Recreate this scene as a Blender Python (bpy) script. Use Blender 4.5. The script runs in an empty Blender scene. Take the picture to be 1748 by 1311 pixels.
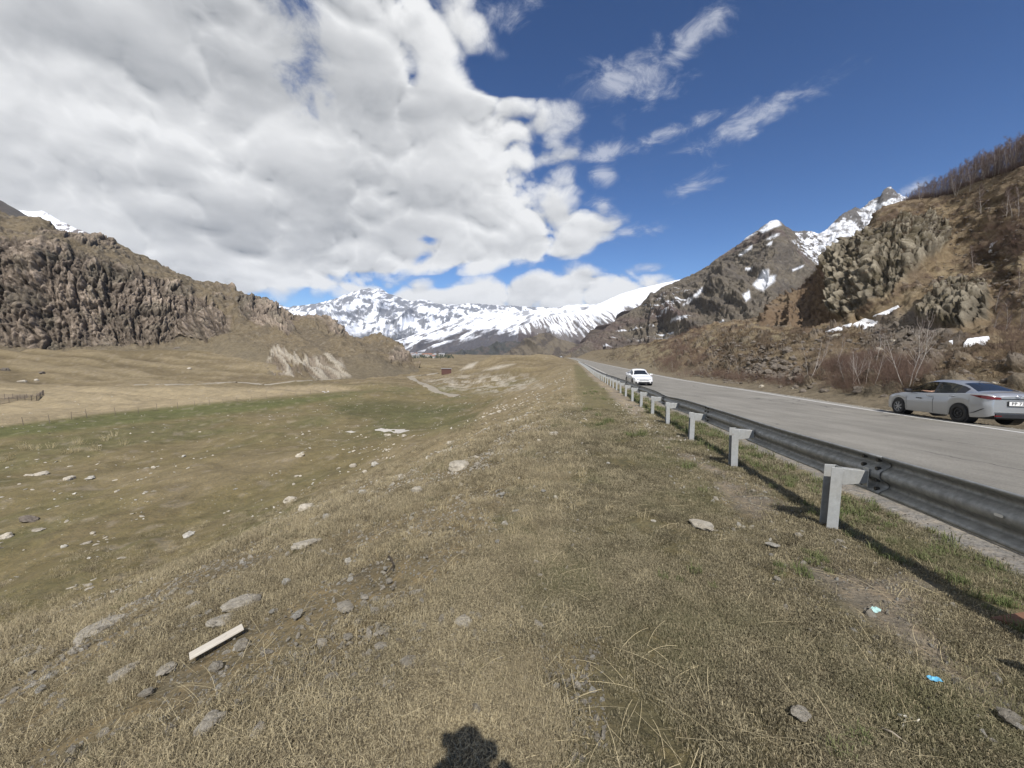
import bpy, bmesh, math, random
import numpy as np
from mathutils import Vector, Matrix

random.seed(7)
RNG = np.random.default_rng(7)
SC = bpy.context.scene
COL = SC.collection
R = math.radians

# ------------------------------------------------------------------ camera
FPX, CX, CY = 657.0, 874.0, 655.5          # focal length and centre in photograph pixels
PITCH = math.atan((655.5 - 604.6) / 657.0)
CP, SP = math.cos(PITCH), math.sin(PITCH)
CAMZ = 1.68
cam_data = bpy.data.cameras.new('camera')
cam_data.sensor_width = 36.0
cam_data.lens = 36.0 * FPX / 1748.0
cam_data.clip_start = 0.02
cam_data.clip_end = 60000.0
cam = bpy.data.objects.new('camera', cam_data)
COL.objects.link(cam)
cam.location = (0, 0, CAMZ)
cam.rotation_euler = (math.pi / 2 - PITCH, 0, 0)
SC.camera = cam

# ------------------------------------------------------------------ view + render settings
SC.view_settings.view_transform = 'Standard'
SC.view_settings.look = 'None'
SC.view_settings.exposure = 0.18
SC.view_settings.gamma = 1.0
SC.view_settings.use_curve_mapping = False
SC.cycles.max_bounces = 5
SC.cycles.diffuse_bounces = 2
SC.cycles.glossy_bounces = 3
SC.cycles.transmission_bounces = 4
SC.cycles.transparent_max_bounces = 8
SC.cycles.volume_bounces = 0
SC.cycles.volume_step_rate = 4.0
SC.cycles.caustics_reflective = False
SC.cycles.caustics_refractive = False

# ------------------------------------------------------------------ sun
SUN_EL, SUN_AZ = R(46.5), R(171.5)          # azimuth the sun stands at, clockwise from +Y
sd = Vector((math.sin(SUN_AZ) * math.cos(SUN_EL), math.cos(SUN_AZ) * math.cos(SUN_EL), math.sin(SUN_EL)))
sun_data = bpy.data.lights.new('sun', 'SUN')
sun_data.energy = 5.0
sun_data.angle = R(0.53)
sun_data.color = (1.0, 0.955, 0.89)
sun = bpy.data.objects.new('sun', sun_data)
COL.objects.link(sun)
sun.location = (0, 0, 50)
sun.rotation_euler = (-sd).to_track_quat('-Z', 'Y').to_euler()


class NT:
    """small helper for writing node trees"""
    def __init__(s, tree):
        s.t = tree; s.n = tree.nodes; s.l = tree.links
        s.n.clear()
    def node(s, typ, **kw):
        n = s.n.new(typ)
        for k, v in kw.items():
            setattr(n, k, v)
        return n
    def put(s, sock, v):
        if isinstance(v, bpy.types.NodeSocket):
            s.l.new(v, sock)
        elif v is not None:
            try:
                sock.default_value = v
            except Exception:
                if sock.type == 'RGBA' and len(v) == 3: sock.default_value = (*v, 1)
                elif isinstance(v, (int, float)): sock.default_value = (v, v, v)
                else: raise
    def m(s, op, a, b=None, c=None, clamp=False):
        n = s.node('ShaderNodeMath', operation=op, use_clamp=clamp)
        s.put(n.inputs[0], a); s.put(n.inputs[1], b)
        if c is not None: s.put(n.inputs[2], c)
        return n.outputs[0]
    def vm(s, op, a, b=None, sc=None):
        n = s.node('ShaderNodeVectorMath', operation=op)
        s.put(n.inputs[0], a)
        if b is not None: s.put(n.inputs[1], b)
        if sc is not None: s.put(n.inputs['Scale'], sc)
        return n.outputs['Value'] if op in ('DOT_PRODUCT', 'LENGTH', 'DISTANCE') else n.outputs[0]
    def noise(s, vec, scale, detail=4, rough=.5, dist=0.0, col=False, lac=2.0):
        n = s.node('ShaderNodeTexNoise', noise_dimensions='3D')
        s.put(n.inputs['Vector'], vec)
        n.inputs['Scale'].default_value = scale
        n.inputs['Detail'].default_value = detail
        n.inputs['Roughness'].default_value = rough
        n.inputs['Distortion'].default_value = dist
        n.inputs['Lacunarity'].default_value = lac
        return n.outputs['Color'] if col else n.outputs[0]
    def vor(s, vec, scale, feature='F1', out='Distance', rnd=1.0):
        n = s.node('ShaderNodeTexVoronoi', feature=feature)
        s.put(n.inputs['Vector'], vec)
        n.inputs['Scale'].default_value = scale
        n.inputs['Randomness'].default_value = rnd
        return n.outputs[out]
    def ramp(s, fac, a, b, lo=0.0, hi=1.0, smooth=True):
        n = s.node('ShaderNodeMapRange', interpolation_type='SMOOTHSTEP' if smooth else 'LINEAR')
        s.put(n.inputs[0], fac); s.put(n.inputs[1], a); s.put(n.inputs[2], b)
        s.put(n.inputs[3], lo); s.put(n.inputs[4], hi)
        return n.outputs[0]
    def mix(s, fac, a, b, blend='MIX'):
        n = s.node('ShaderNodeMix', data_type='RGBA', blend_type=blend)
        n.clamp_factor = True
        s.put(n.inputs[0], fac)
        for i, v in ((6, a), (7, b)):
            if isinstance(v, tuple) and len(v) == 3: v = (*v, 1)
            s.put(n.inputs[i], v)
        return n.outputs[2]
    def sep(s, v):
        n = s.node('ShaderNodeSeparateXYZ'); s.put(n.inputs[0], v); return n.outputs
    def comb(s, x, y, z):
        n = s.node('ShaderNodeCombineXYZ')
        s.put(n.inputs[0], x); s.put(n.inputs[1], y); s.put(n.inputs[2], z)
        return n.outputs[0]
    def curve(s, v, pts):
        n = s.node('ShaderNodeFloatCurve'); s.put(n.inputs['Value'], v)
        c = n.mapping.curves[0]
        c.points[0].location = pts[0]; c.points[1].location = pts[-1]
        for p in pts[1:-1]: c.points.new(*p)
        n.mapping.update()
        return n.outputs[0]


def azel(px, py):
    x, d = (px - CX) / FPX, (py - CY) / FPX
    fwd, up = CP - d * SP, -(d * CP + SP)
    return math.degrees(math.atan2(x, fwd)), math.degrees(math.atan2(up, math.hypot(x, fwd)))

# ------------------------------------------------------------------ sky: physical sky with a drifting cloud deck
world = bpy.data.worlds.new('World')
SC.world = world
world.use_nodes = True
world.cycles.sampling_method = 'MANUAL'
world.cycles.sample_map_resolution = 512
W = NT(world.node_tree)
SKY_STRENGTH = 0.1
geo = W.node('ShaderNodeTexCoord').outputs['Generated']
dirn = W.vm('NORMALIZE', geo)
sx, sy, sz = W.sep(dirn)
az = W.m('MULTIPLY', W.m('ARCTAN2', sx, sy), 180 / math.pi)
el = W.m('MULTIPLY', W.m('ARCSINE', sz), 180 / math.pi)
sky = W.node('ShaderNodeTexSky', sky_type='NISHITA')
sky.sun_disc = False
sky.sun_elevation = SUN_EL
sky.sun_rotation = SUN_AZ
sky.altitude = 1800.0
sky.air_density = 1.0
sky.dust_density = 0.3
sky.ozone_density = 2.5
hsv = W.node('ShaderNodeHueSaturation')
hsv.inputs['Saturation'].default_value = 1.19
hsv.inputs['Hue'].default_value = 0.502
hsv.inputs['Value'].default_value = 0.76
W.l.new(sky.outputs[0], hsv.inputs['Color'])
gm = W.node('ShaderNodeGamma'); gm.inputs[1].default_value = 1.24
W.l.new(hsv.outputs[0], gm.inputs[0])
skycol = gm.outputs[0]

zz = W.m('ADD', W.m('MAXIMUM', sz, 0.0), 0.16)
plane = W.comb(W.m('DIVIDE', sx, zz), W.m('DIVIDE', sy, zz), W.m('MULTIPLY', sz, 1.5))
warp = W.noise(dirn, 3.2, 4, .55, col=True)
wx, wy, wz = W.sep(warp)
fine = W.noise(W.vm('MULTIPLY', dirn, (1, 1, 1.5)), 6.5, 12, .68, .30)
_bd = W.vm('ADD', W.vm('MULTIPLY', dirn, (1, 1, 1.45)), W.vm('SCALE', warp, sc=.10))
def billow(v, scale, det=4.0, rough=.55):
    # rounded heads with sharp creases between them
    n = W.node('ShaderNodeTexNoise', noise_type='RIDGED_MULTIFRACTAL', normalize=True)
    W.put(n.inputs['Vector'], v); n.inputs['Scale'].default_value = scale; n.inputs['Detail'].default_value = det
    n.inputs['Roughness'].default_value = rough; n.inputs['Offset'].default_value = .9; n.inputs['Gain'].default_value = 1.4
    return W.m('SUBTRACT', 1.0, n.outputs[0])
bil = billow(_bd, 7.0)
bil2 = billow(W.vm('ADD', _bd, (.006, -.010, .022)), 7.0)
edge = W.m('ADD', W.m('MULTIPLY', W.m('SUBTRACT', fine, .5), .75), W.m('MULTIPLY', W.m('SUBTRACT', bil, .42), .42))
azw = W.m('ADD', az, W.m('MULTIPLY', W.m('SUBTRACT', wx, .5), 20))
elw = W.m('ADD', el, W.m('MULTIPLY', W.m('SUBTRACT', wy, .5), 7))

def curve_of(inp, lo, hi, pts, olo, ohi):
    """value read off a smooth curve; pts in real units"""
    f = W.m('DIVIDE', W.m('SUBTRACT', inp, lo), hi - lo, clamp=True)
    c = W.curve(f, [((p - lo) / (hi - lo), (q - olo) / (ohi - olo)) for p, q in pts])
    return W.m('ADD', W.m('MULTIPLY', c, ohi - olo), olo)

# right border of the big cloud as a function of elevation
bord = [(790, 0), (815, 50), (812, 85), (780, 115), (790, 145), (870, 165), (930, 172), (952, 214), (950, 238), (985, 280),
        (990, 325), (1030, 372), (1040, 398), (1000, 430), (890, 450), (790, 468), (700, 480)]
pts = sorted([(azel(*p)[1], azel(*p)[0] + 3.0) for p in bord])
pts = [(-2, 0)] + pts + [(50, -8), (70, -20), (90, -30)]
azb = curve_of(el, -2, 90, [(p, q) for p, q in pts], -40, 40)
m_main = W.m('DIVIDE', W.m('SUBTRACT', azb, W.m('ADD', az, W.m('MULTIPLY', W.m('SUBTRACT', wx, .5), 18))), 7.0)
back = W.m('DIVIDE', W.m('ADD', azw, 150), 25)
m_main = W.m('MINIMUM', m_main, back)
# lower rim of the deck (a strip of blue above the far snow)
rim = [(-60, -8), (-45, -6), (-38, 0), (azel(420, 500)[0], azel(420, 500)[1] - 3), (azel(500, 500)[0], azel(500, 500)[1] - 2.2),
       (azel(600, 493)[0], azel(600, 493)[1] - 1.8), (azel(680, 470)[0], azel(680, 470)[1] - 1.0), (azel(790, 463)[0], azel(790, 463)[1] - 1.0), (40, 10)]
elr = curve_of(az, -60, 40, rim, -10, 40)
m_rim = W.m('DIVIDE', W.m('SUBTRACT', W.m('ADD', el, W.m('MULTIPLY', W.m('SUBTRACT', wy, .5), 9)), elr), 1.6)
m_main = W.m('MINIMUM', W.m('MINIMUM', m_main, 2.5), W.m('MINIMUM', W.m('ADD', m_rim, W.m('MAXIMUM', W.m('SUBTRACT', m_rim, 1), 0)), 2.5))
# cumulus bank standing behind the far mountains
bank = [(-50, -8), (azel(560, 520)[0], azel(560, 520)[1] - 3), (azel(660, 505)[0], azel(660, 505)[1]), (azel(700, 478)[0], azel(700, 478)[1]),
        (azel(760, 472)[0], azel(760, 472)[1]), (azel(850, 466)[0], azel(850, 466)[1]), (azel(950, 457)[0], azel(950, 457)[1]), (azel(1050, 460)[0], azel(1050, 460)[1]),
        (azel(1130, 474)[0], azel(1130, 474)[1]), (azel(1220, 475)[0], azel(1220, 475)[1] - 3), (60, -8)]
elb = curve_of(az, -50, 60, bank, -10, 40)
m_bank = W.m('DIVIDE', W.m('SUBTRACT', elb, W.m('ADD', el, W.m('MULTIPLY', W.m('SUBTRACT', wz, .5), 6))), 2.0)
m_bank = W.m('MINIMUM', W.m('ADD', W.m('MULTIPLY', m_bank, 1.5), .15), 1.6)
dens = W.m('MAXIMUM', m_main, m_bank)

def ellipse(px, py, hx, hy, rot, val=1.0):
    """soft ellipse on the sky; half sizes in degrees, rot in degrees counter-clockwise"""
    a0, e0 = azel(px, py)
    c, s_ = math.cos(R(rot)), math.sin(R(rot))
    da = W.m('MULTIPLY', W.m('SUBTRACT', az, a0), math.cos(R(e0)))
    de = W.m('SUBTRACT', el, e0)
    u = W.m('DIVIDE', W.m('ADD', W.m('MULTIPLY', da, c), W.m('MULTIPLY', de, s_)), hx)
    v = W.m('DIVIDE', W.m('SUBTRACT', W.m('MULTIPLY', de, c), W.m('MULTIPLY', da, s_)), hy)
    d = W.m('SQRT', W.m('ADD', W.m('MULTIPLY', u, u), W.m('MULTIPLY', v, v)))
    return W.m('MULTIPLY', W.m('SUBTRACT', 1.0, d), val)

wisp = None
for w in ((1075, 135, 7.5, 3.2, 6), (1170, 78, 6.0, 2.0, 28), (1030, 262, 6.0, 1.5, 3), (1150, 225, 6, 1.3, 8), (1270, 212, 8.5, 1.7, 12),
          (1185, 315, 4.2, 1.4, 14), (1070, 398, 5.5, 1.2, 3), (850, 12, 4.0, 2.2, 20), (1030, 300, 2.5, 1.6, -30), (1030, 350, 3.0, 1.2, -10),
          (1565, 318, 3.0, .8, 25), (1110, 455, 3.0, .8, 0)):
    e = ellipse(*w)
    wisp = e if wisp is None else W.m('MAXIMUM', wisp, e)
hole = None
for w in ((525, 105, 5.0, 2.6, 80), (520, 5, 3.5, 4, 80), (532, 172, 1.8, .9, 100), (735, 410, 1.6, .6, 0), (722, 440, 2.0, .7, 30), (680, 470, 2.2, .8, 15),
          (880, 243, 1.6, .6, 0)):
    e = ellipse(*w)
    hole = e if hole is None else W.m('MAXIMUM', hole, e)
hole = W.ramp(W.m('ADD', hole, W.m('MULTIPLY', W.m('SUBTRACT', .5, fine), 5.0)), -.1, 1.3)
streak = W.m('SUBTRACT', W.noise(W.vm('MULTIPLY', dirn, (1, 1, 2.0)), 12.0, 10, .66, .6), .5)
wisp = W.m('ADD', W.m('MULTIPLY', wisp, 1.0), W.m('MULTIPLY', streak, 3.4))
c_wisp = W.m('MULTIPLY', W.ramp(wisp, .05, 1.25), .62)
dens2 = W.m('ADD', dens, W.m('MULTIPLY', edge, 3.0))
c_main = W.m('MULTIPLY', W.ramp(dens2, -.35, .95), W.m('SUBTRACT', 1.0, W.m('MULTIPLY', hole, .9)))
cover = W.m('MAXIMUM', c_main, c_wisp)
# light and grey inside the clouds: billows seen from below, lit from behind the camera
soft = W.m('SUBTRACT', 1.0, W.m('MULTIPLY', W.ramp(dens2, .4, 1.8), .45))
bands = W.m('SUBTRACT', W.noise(W.vm('MULTIPLY', dirn, (1.0, 1.0, 3.4)), 2.6, 4, .5), .5)
n_a = W.noise(plane, .72, 5, .46)
n_b = W.noise(W.vm('ADD', plane, (.10, -.22, .06)), .72, 5, .46)
relief = W.m('SUBTRACT', n_a, n_b)
puff_a = W.noise(W.vm('MULTIPLY', dirn, (1, 1, 1.6)), 4.2, 7, .55)
puff_b = W.noise(W.vm('ADD', W.vm('MULTIPLY', dirn, (1, 1, 1.6)), (.02, -.01, .055)), 4.2, 7, .55)
puff = W.m('SUBTRACT', puff_a, puff_b)
thick = W.ramp(dens2, .2, 2.8)
farleft = W.ramp(az, -12, -34)
g = W.m('ADD', W.m('MULTIPLY', W.m('SUBTRACT', n_a, .5), 1.9), W.m('MULTIPLY', thick, .30))
g = W.m('SUBTRACT', g, W.m('MULTIPLY', W.m('MULTIPLY', W.m('SUBTRACT', bil, bil2), 1.1), soft))
g = W.m('ADD', g, W.m('MULTIPLY', bands, 1.5))
g = W.m('SUBTRACT', g, W.m('MULTIPLY', relief, 1.6))
g = W.m('SUBTRACT', g, W.m('MULTIPLY', W.m('MULTIPLY', puff, 1.8), soft))
for e_ in ((600, 315, 15, 4.5, -4, .34), (400, 50, 22, 9, 0, .30), (420, 425, 22, 3.2, -5, .26), (250, 300, 10, 5, 0, .12), (560, 215, 9, 3, 0, -.25), (40, 210, 10, 6, 0, -.22), (900, 330, 7, 5, 0, -.12)):
    g = W.m('ADD', g, W.m('MULTIPLY', W.ramp(ellipse(*e_[:5]), -.1, .8), e_[5]))
g = W.m('ADD', g, W.m('MULTIPLY', farleft, .16))
g = W.m('ADD', g, .10)
cl = W.mix(W.m('DIVIDE', g, 1.45), (.80, .805, .81), (.25, .265, .288))
cl_w = W.mix(W.ramp(wisp, .2, 1.0), (.38, .42, .52), (.64, .66, .72))
cl = W.mix(W.m('SUBTRACT', 1.0, W.ramp(c_main, 0, .5)), cl, cl_w)
cl10 = W.vm('SCALE', cl, sc=1.0 / SKY_STRENGTH)
final = W.mix(cover, skycol, cl10)
bg = W.node('ShaderNodeBackground')
bg.inputs['Strength'].default_value = SKY_STRENGTH
W.l.new(final, bg.inputs['Color'])
wo = W.node('ShaderNodeOutputWorld')
W.l.new(bg.outputs[0], wo.inputs['Surface'])

# ------------------------------------------------------------------ numeric noise
_pr = np.random.default_rng(11)
_PERM = _pr.permutation(256).astype(np.int64); _PERM = np.concatenate([_PERM, _PERM, _PERM])
_G = _pr.normal(size=(256, 3)); _G /= np.linalg.norm(_G, axis=1)[:, None]
_FP = _pr.random((256, 3))

def perlin(x, y, z):
    x, y, z = np.broadcast_arrays(np.asarray(x, float), np.asarray(y, float), np.asarray(z, float))
    xi, yi, zi = np.floor(x), np.floor(y), np.floor(z)
    fx, fy, fz = x - xi, y - yi, z - zi
    X, Y, Z = xi.astype(np.int64) & 255, yi.astype(np.int64) & 255, zi.astype(np.int64) & 255
    u, v, w = (f * f * f * (f * (f * 6 - 15) + 10) for f in (fx, fy, fz))
    out = 0.0
    for i in (0, 1):
        a = _PERM[X + i]
        wu = u if i else 1 - u
        for j in (0, 1):
            b = _PERM[a + Y + j]
            wv = wu * (v if j else 1 - v)
            for k in (0, 1):
                g = _G[_PERM[b + Z + k]]
                d = g[..., 0] * (fx - i) + g[..., 1] * (fy - j) + g[..., 2] * (fz - k)
                out = out + d * wv * (w if k else 1 - w)
    return out * 1.5

def fbm(x, y, z=0.0, oct=4, gain=.5, lac=2.03):
    s, a = 0.0, 1.0
    for o in range(oct):
        s = s + a * perlin(x + o * 17.3, y - o * 9.1, z + o * 5.7)
        a *= gain; x = x * lac; y = y * lac; z = z * lac
    return s

def ridged(x, y, z=0.0, oct=4, gain=.5, lac=2.1):
    s, a, w = 0.0, 1.0, 1.0
    for o in range(oct):
        n = 1 - np.abs(perlin(x + o * 7.3, y + o * 3.1, z - o * 4.7)) * 1.6
        n = np.clip(n, 0, 1) ** 2
        s = s + a * n * w
        w = np.clip(n * 1.5, 0, 1)
        a *= gain; x = x * lac; y = y * lac; z = z * lac
    return s

def worley(x, y, z):
    """F1, F2 distances and a per-cell random number"""
    xi, yi, zi = np.floor(x).astype(np.int64), np.floor(y).astype(np.int64), np.floor(z).astype(np.int64)
    f1 = np.full(x.shape, 9.0); f2 = np.full(x.shape, 9.0); cid = np.zeros(x.shape)
    for i in (-1, 0, 1):
        for j in (-1, 0, 1):
            for k in (-1, 0, 1):
                h = _PERM[_PERM[_PERM[(xi + i) & 255] + ((yi + j) & 255)] + ((zi + k) & 255)]
                fp = _FP[h]
                d = np.sqrt((xi + i + fp[..., 0] - x) ** 2 + (yi + j + fp[..., 1] - y) ** 2 + (zi + k + fp[..., 2] - z) ** 2)
                m = d < f1
                f2 = np.where(m, f1, np.minimum(f2, d))
                cid = np.where(m, h / 255.0, cid)
                f1 = np.where(m, d, f1)
    return f1, f2, cid

def sstep(a, b, x):
    t = np.clip((x - a) / (b - a), 0, 1)
    return t * t * (3 - 2 * t)

def lerp(a, b, t): return a + (b - a) * t

# ------------------------------------------------------------------ picture <-> place
def rayab(px, py):
    """sideways and upward metres per metre of forward distance"""
    x, d = (px - CX) / FPX, (py - CY) / FPX
    fwd, down = CP - d * SP, d * CP + SP
    return x / fwd, -down / fwd

def P(px, py, D):
    a, b = rayab(px, py)
    return np.stack([a * D, D + 0 * a, CAMZ + b * D], -1)

def proj(x, y, z):
    """world to photograph pixel"""
    y = np.maximum(y, 1e-3); h = z - CAMZ
    f = y * CP - h * SP
    f = np.maximum(f, 1e-3)
    u = y * SP + h * CP
    return CX + FPX * x / f, CY - FPX * u / f

def polymask(px, py, poly, w):
    """1 inside the polygon, 0 outside, soft over w"""
    poly = np.array(poly, float); n = len(poly)
    inside = np.zeros(px.shape, bool); dmin = np.full(px.shape, 1e9)
    for i in range(n):
        x0, y0 = poly[i]; x1, y1 = poly[(i + 1) % n]
        if y0 != y1:
            c = ((y0 > py) != (y1 > py)) & (px < (x1 - x0) * (py - y0) / (y1 - y0) + x0)
            inside ^= c
        ex, ey = x1 - x0, y1 - y0
        t = np.clip(((px - x0) * ex + (py - y0) * ey) / (ex * ex + ey * ey + 1e-9), 0, 1)
        dmin = np.minimum(dmin, np.hypot(px - x0 - t * ex, py - y0 - t * ey))
    sdist = np.where(inside, dmin, -dmin)
    return sstep(-w, w, sdist)

# ------------------------------------------------------------------ mesh helpers
def grid_object(name, Pt, mat, attrs=None, smooth=True, parent=None, keep=None):
    """Pt [nv,nu,3] to a quad mesh"""
    nv, nu = Pt.shape[:2]
    idx = np.arange(nv * nu).reshape(nv, nu)
    q = np.stack([idx[:-1, :-1], idx[:-1, 1:], idx[1:, 1:], idx[1:, :-1]], -1).reshape(-1, 4)
    if keep is not None: q = q[keep.reshape(-1)]
    return quads_object(name, Pt.reshape(-1, 3), q, mat, attrs, smooth, parent)

def quads_object(name, V, q, mat, attrs=None, smooth=True, parent=None):
    me = bpy.data.meshes.new(name)
    k = q.shape[1]
    me.vertices.add(len(V)); me.vertices.foreach_set('co', np.ascontiguousarray(V, np.float32).ravel())
    me.loops.add(q.size); me.loops.foreach_set('vertex_index', q.astype(np.int32).ravel())
    me.polygons.add(len(q)); me.polygons.foreach_set('loop_start', np.arange(0, q.size, k, dtype=np.int32))
    me.polygons.foreach_set('use_smooth', np.full(len(q), smooth))
    me.update(calc_edges=True)
    for an, av in (attrs or {}).items():
        av = np.asarray(av)
        if av.size == 3 * len(V):
            at = me.attributes.new(an, 'FLOAT_COLOR', 'POINT')
            c = np.concatenate([av.reshape(-1, 3), np.ones((len(V), 1))], 1)
            at.data.foreach_set('color', c.astype(np.float32).ravel())
        else:
            at = me.attributes.new(an, 'FLOAT', 'POINT')
            at.data.foreach_set('value', av.astype(np.float32).ravel())
    if mat: me.materials.append(mat)
    o = bpy.data.objects.new(name, me); COL.objects.link(o)
    if parent: o.parent = parent
    return o

class MB:
    """collects polygons into one mesh"""
    def __init__(s): s.v = []; s.f = []; s.mi = []; s.cur = 0
    def add(s, vs, fs):
        b = len(s.v); s.v.extend([tuple(v) for v in vs])
        for f in fs: s.f.append(tuple(b + i for i in f)); s.mi.append(s.cur)
        return s
    def box(s, c, d, M=None):
        cx, cy, cz = c; hx, hy, hz = d[0] / 2, d[1] / 2, d[2] / 2
        vs = [Vector((cx + i * hx, cy + j * hy, cz + k * hz)) for i in (-1, 1) for j in (-1, 1) for k in (-1, 1)]
        if M: vs = [M @ v for v in vs]
        return s.add(vs, [(0, 1, 3, 2), (4, 6, 7, 5), (0, 4, 5, 1), (2, 3, 7, 6), (0, 2, 6, 4), (1, 5, 7, 3)])
    def tube(s, pts, rad, n=6, cap=True):
        pts = [Vector(p) for p in pts]
        rings = []
        for i, p in enumerate(pts):
            t = (pts[min(i + 1, len(pts) - 1)] - pts[max(i - 1, 0)]).normalized()
            a = t.orthogonal().normalized() if i == 0 else (a - t * a.dot(t)).normalized()
            b = t.cross(a)
            r = rad[i] if hasattr(rad, '__len__') else rad
            rings.append([p + (a * math.cos(2 * math.pi * k / n) + b * math.sin(2 * math.pi * k / n)) * r for k in range(n)])
        vs = [v for r in rings for v in r]
        fs = [(i * n + k, i * n + (k + 1) % n, (i + 1) * n + (k + 1) % n, (i + 1) * n + k) for i in range(len(pts) - 1) for k in range(n)]
        if cap: fs += [tuple(range(n))[::-1], tuple(len(vs) - n + k for k in range(n))]
        return s.add(vs, fs)
    def cyl(s, c, axis, r, h, n=16, r2=None):
        axis = Vector(axis).normalized(); c = Vector(c)
        return s.tube([c - axis * h / 2, c + axis * h / 2], [r, r if r2 is None else r2], n)
    def build(s, name, mats, parent=None, smooth=False, bevel=0):
        me = bpy.data.meshes.new(name)
        me.from_pydata([tuple(v) for v in s.v], [], s.f)
        if not isinstance(mats, (list, tuple)): mats = [mats]
        for m in mats: me.materials.append(m)
        if len(mats) > 1: me.polygons.foreach_set('material_index', s.mi)
        if smooth: me.polygons.foreach_set('use_smooth', [True] * len(me.polygons))
        me.update()
        o = bpy.data.objects.new(name, me); COL.objects.link(o)
        if parent: o.parent = parent
        if bevel:
            b = o.modifiers.new('bevel', 'BEVEL'); b.width = bevel; b.segments = 2; b.limit_method = 'ANGLE'
        return o

def tag(o, label=None, cat=None, group=None, kind=None):
    for k, v in (('label', label), ('category', cat), ('group', group), ('kind', kind)):
        if v: o[k] = v
    return o

def empty(name, loc=(0, 0, 0), rz=0.0, label=None, cat=None, group=None):
    o = bpy.data.objects.new(name, None); COL.objects.link(o)
    o.location = loc; o.rotation_euler = (0, 0, rz)
    o.empty_display_size = .2
    return tag(o, label, cat, group)

def copy_tree(o, parent=None):
    c = o.copy(); COL.objects.link(c); c.parent = parent
    for ch in list(o.children): copy_tree(ch, c)
    return c

# ------------------------------------------------------------------ materials
def mat_new(name):
    m = bpy.data.materials.new(name); m.use_nodes = True
    return m, NT(m.node_tree)

def principled(T, col, rough=.7, metal=0.0, spec=.5, normal=None, coat=0.0, **kw):
    b = T.node('ShaderNodeBsdfPrincipled')
    if isinstance(col, tuple) and len(col) == 3: col = (*col, 1)
    T.put(b.inputs['Base Color'], col); T.put(b.inputs['Roughness'], rough); T.put(b.inputs['Metallic'], metal)
    b.inputs['Specular IOR Level'].default_value = spec
    b.inputs['Coat Weight'].default_value = coat
    if normal is not None: T.put(b.inputs['Normal'], normal)
    for k, v in kw.items(): T.put(b.inputs[k.replace('_', ' ')], v)
    o = T.node('ShaderNodeOutputMaterial')
    T.l.new(b.outputs[0], o.inputs['Surface'])
    return b

def bump(T, h, dist, strength=1.0, normal=None):
    n = T.node('ShaderNodeBump')
    T.put(n.inputs['Height'], h); T.put(n.inputs['Distance'], dist); T.put(n.inputs['Strength'], strength)
    if normal is not None: T.put(n.inputs['Normal'], normal)
    return n.outputs[0]

def simple_mat(name, col, rough=.6, metal=0.0, spec=.4, var=.15, scale=8.0, bmp=0.0, coat=0.0):
    m, T = mat_new(name)
    oc = T.node('ShaderNodeTexCoord').outputs['Object']
    n = T.noise(oc, scale, 5, .6)
    c = T.mix(n, tuple(v * (1 - var) for v in col), tuple(min(1, v * (1 + var)) for v in col))
    nm = bump(T, T.noise(oc, scale * 3, 4, .6), bmp) if bmp else None
    principled(T, c, T.ramp(n, .3, .7, rough * .85, min(1, rough * 1.15)), metal, spec, nm, coat)
    return m

def terrain_mat(name, size, contrast=.45, relief=.5, grain=1.0, rough=.95, spec=.15):
    """albedo comes from what the ground is made of ('albedo'); nodes add grain and relief at the given feature size in metres"""
    m, T = mat_new(name)
    at = T.node('ShaderNodeAttribute', attribute_name='albedo').outputs['Color']
    pos = T.node('ShaderNodeNewGeometry').outputs['Position']
    n1 = T.noise(pos, 1 / size, 8, .68)
    n2 = T.noise(pos, 1 / (size * .22), 6, .7)
    k = T.m('ADD', T.m('MULTIPLY', T.m('SUBTRACT', n1, .5), contrast * 2.2), T.m('MULTIPLY', T.m('SUBTRACT', n2, .5), contrast * 2.2 * grain))
    k = T.m('ADD', k, 1.0)
    col = T.vm('SCALE', at, sc=T.m('MAXIMUM', k, .2))
    h = T.m('ADD', n1, T.m('MULTIPLY', n2, .35))
    principled(T, col, rough, 0, spec, bump(T, h, relief))
    return m

# ------------------------------------------------------------------ the lie of the land
_yt = np.arange(-120.0, 3000.0, .5)
def _table(pts, s):
    p = np.array(pts, float)
    v = np.interp(_yt, p[:, 0], p[:, 1])
    k = np.arange(-60, 61); 
    out = v.copy()
    wide = np.clip((_yt - 10) / 40, .15, 1.0)
    for sig, m in ((3, _yt < 40), (16, _yt >= 40)):
        kk = np.exp(-.5 * (k / sig) ** 2); kk /= kk.sum()
        c = np.convolve(np.pad(v, 60, mode='edge'), kk, 'valid')
        out = np.where(m, c, out)
    return out
_RX = _table([(-120, -19.8), (-40, -4.96), (0, 2.67), (4.05, 3.44), (9.35, 4.42), (15.4, 5.55), (25.4, 7.19), (33.4, 8.57), (50, 11.2), (100, 19.2),
              (200, 34.5), (327, 52.5), (450, 63), (600, 70), (900, 78), (3000, 90)], 3)
_RZ = _table([(-120, 1.2), (-40, .6), (0, 0), (4, -.2), (6.7, -.32), (9.35, -.43), (12.3, -.54), (15.4, -.66), (20, -.77), (25, -.87), (30, -1.0), (36, -1.17),
              (50, -1.47), (60, -1.62), (100, -1.97), (200, -2.8), (327, -3.2), (450, -2.4), (600, -3.6), (900, -7.4), (3000, -9)], 3)
def rail_x(y): return np.interp(y, _yt, _RX)
def road_z(y): return np.interp(y, _yt, _RZ)
COSR = .985
def q_of(x, y): return (x - rail_x(y)) * COSR
def road_top(x, y): return road_z(y) - .012 * np.clip(q_of(x, y), -1, 13)

_c = np.arange(0, 120, .1)
_sl = .40 * sstep(0, 1.8, _c) * (1 - sstep(9, 27, _c))
_DR = np.concatenate([[0], np.cumsum(_sl[:-1] * .1)])
def drop(c): return np.interp(c, _c, _DR)

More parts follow.
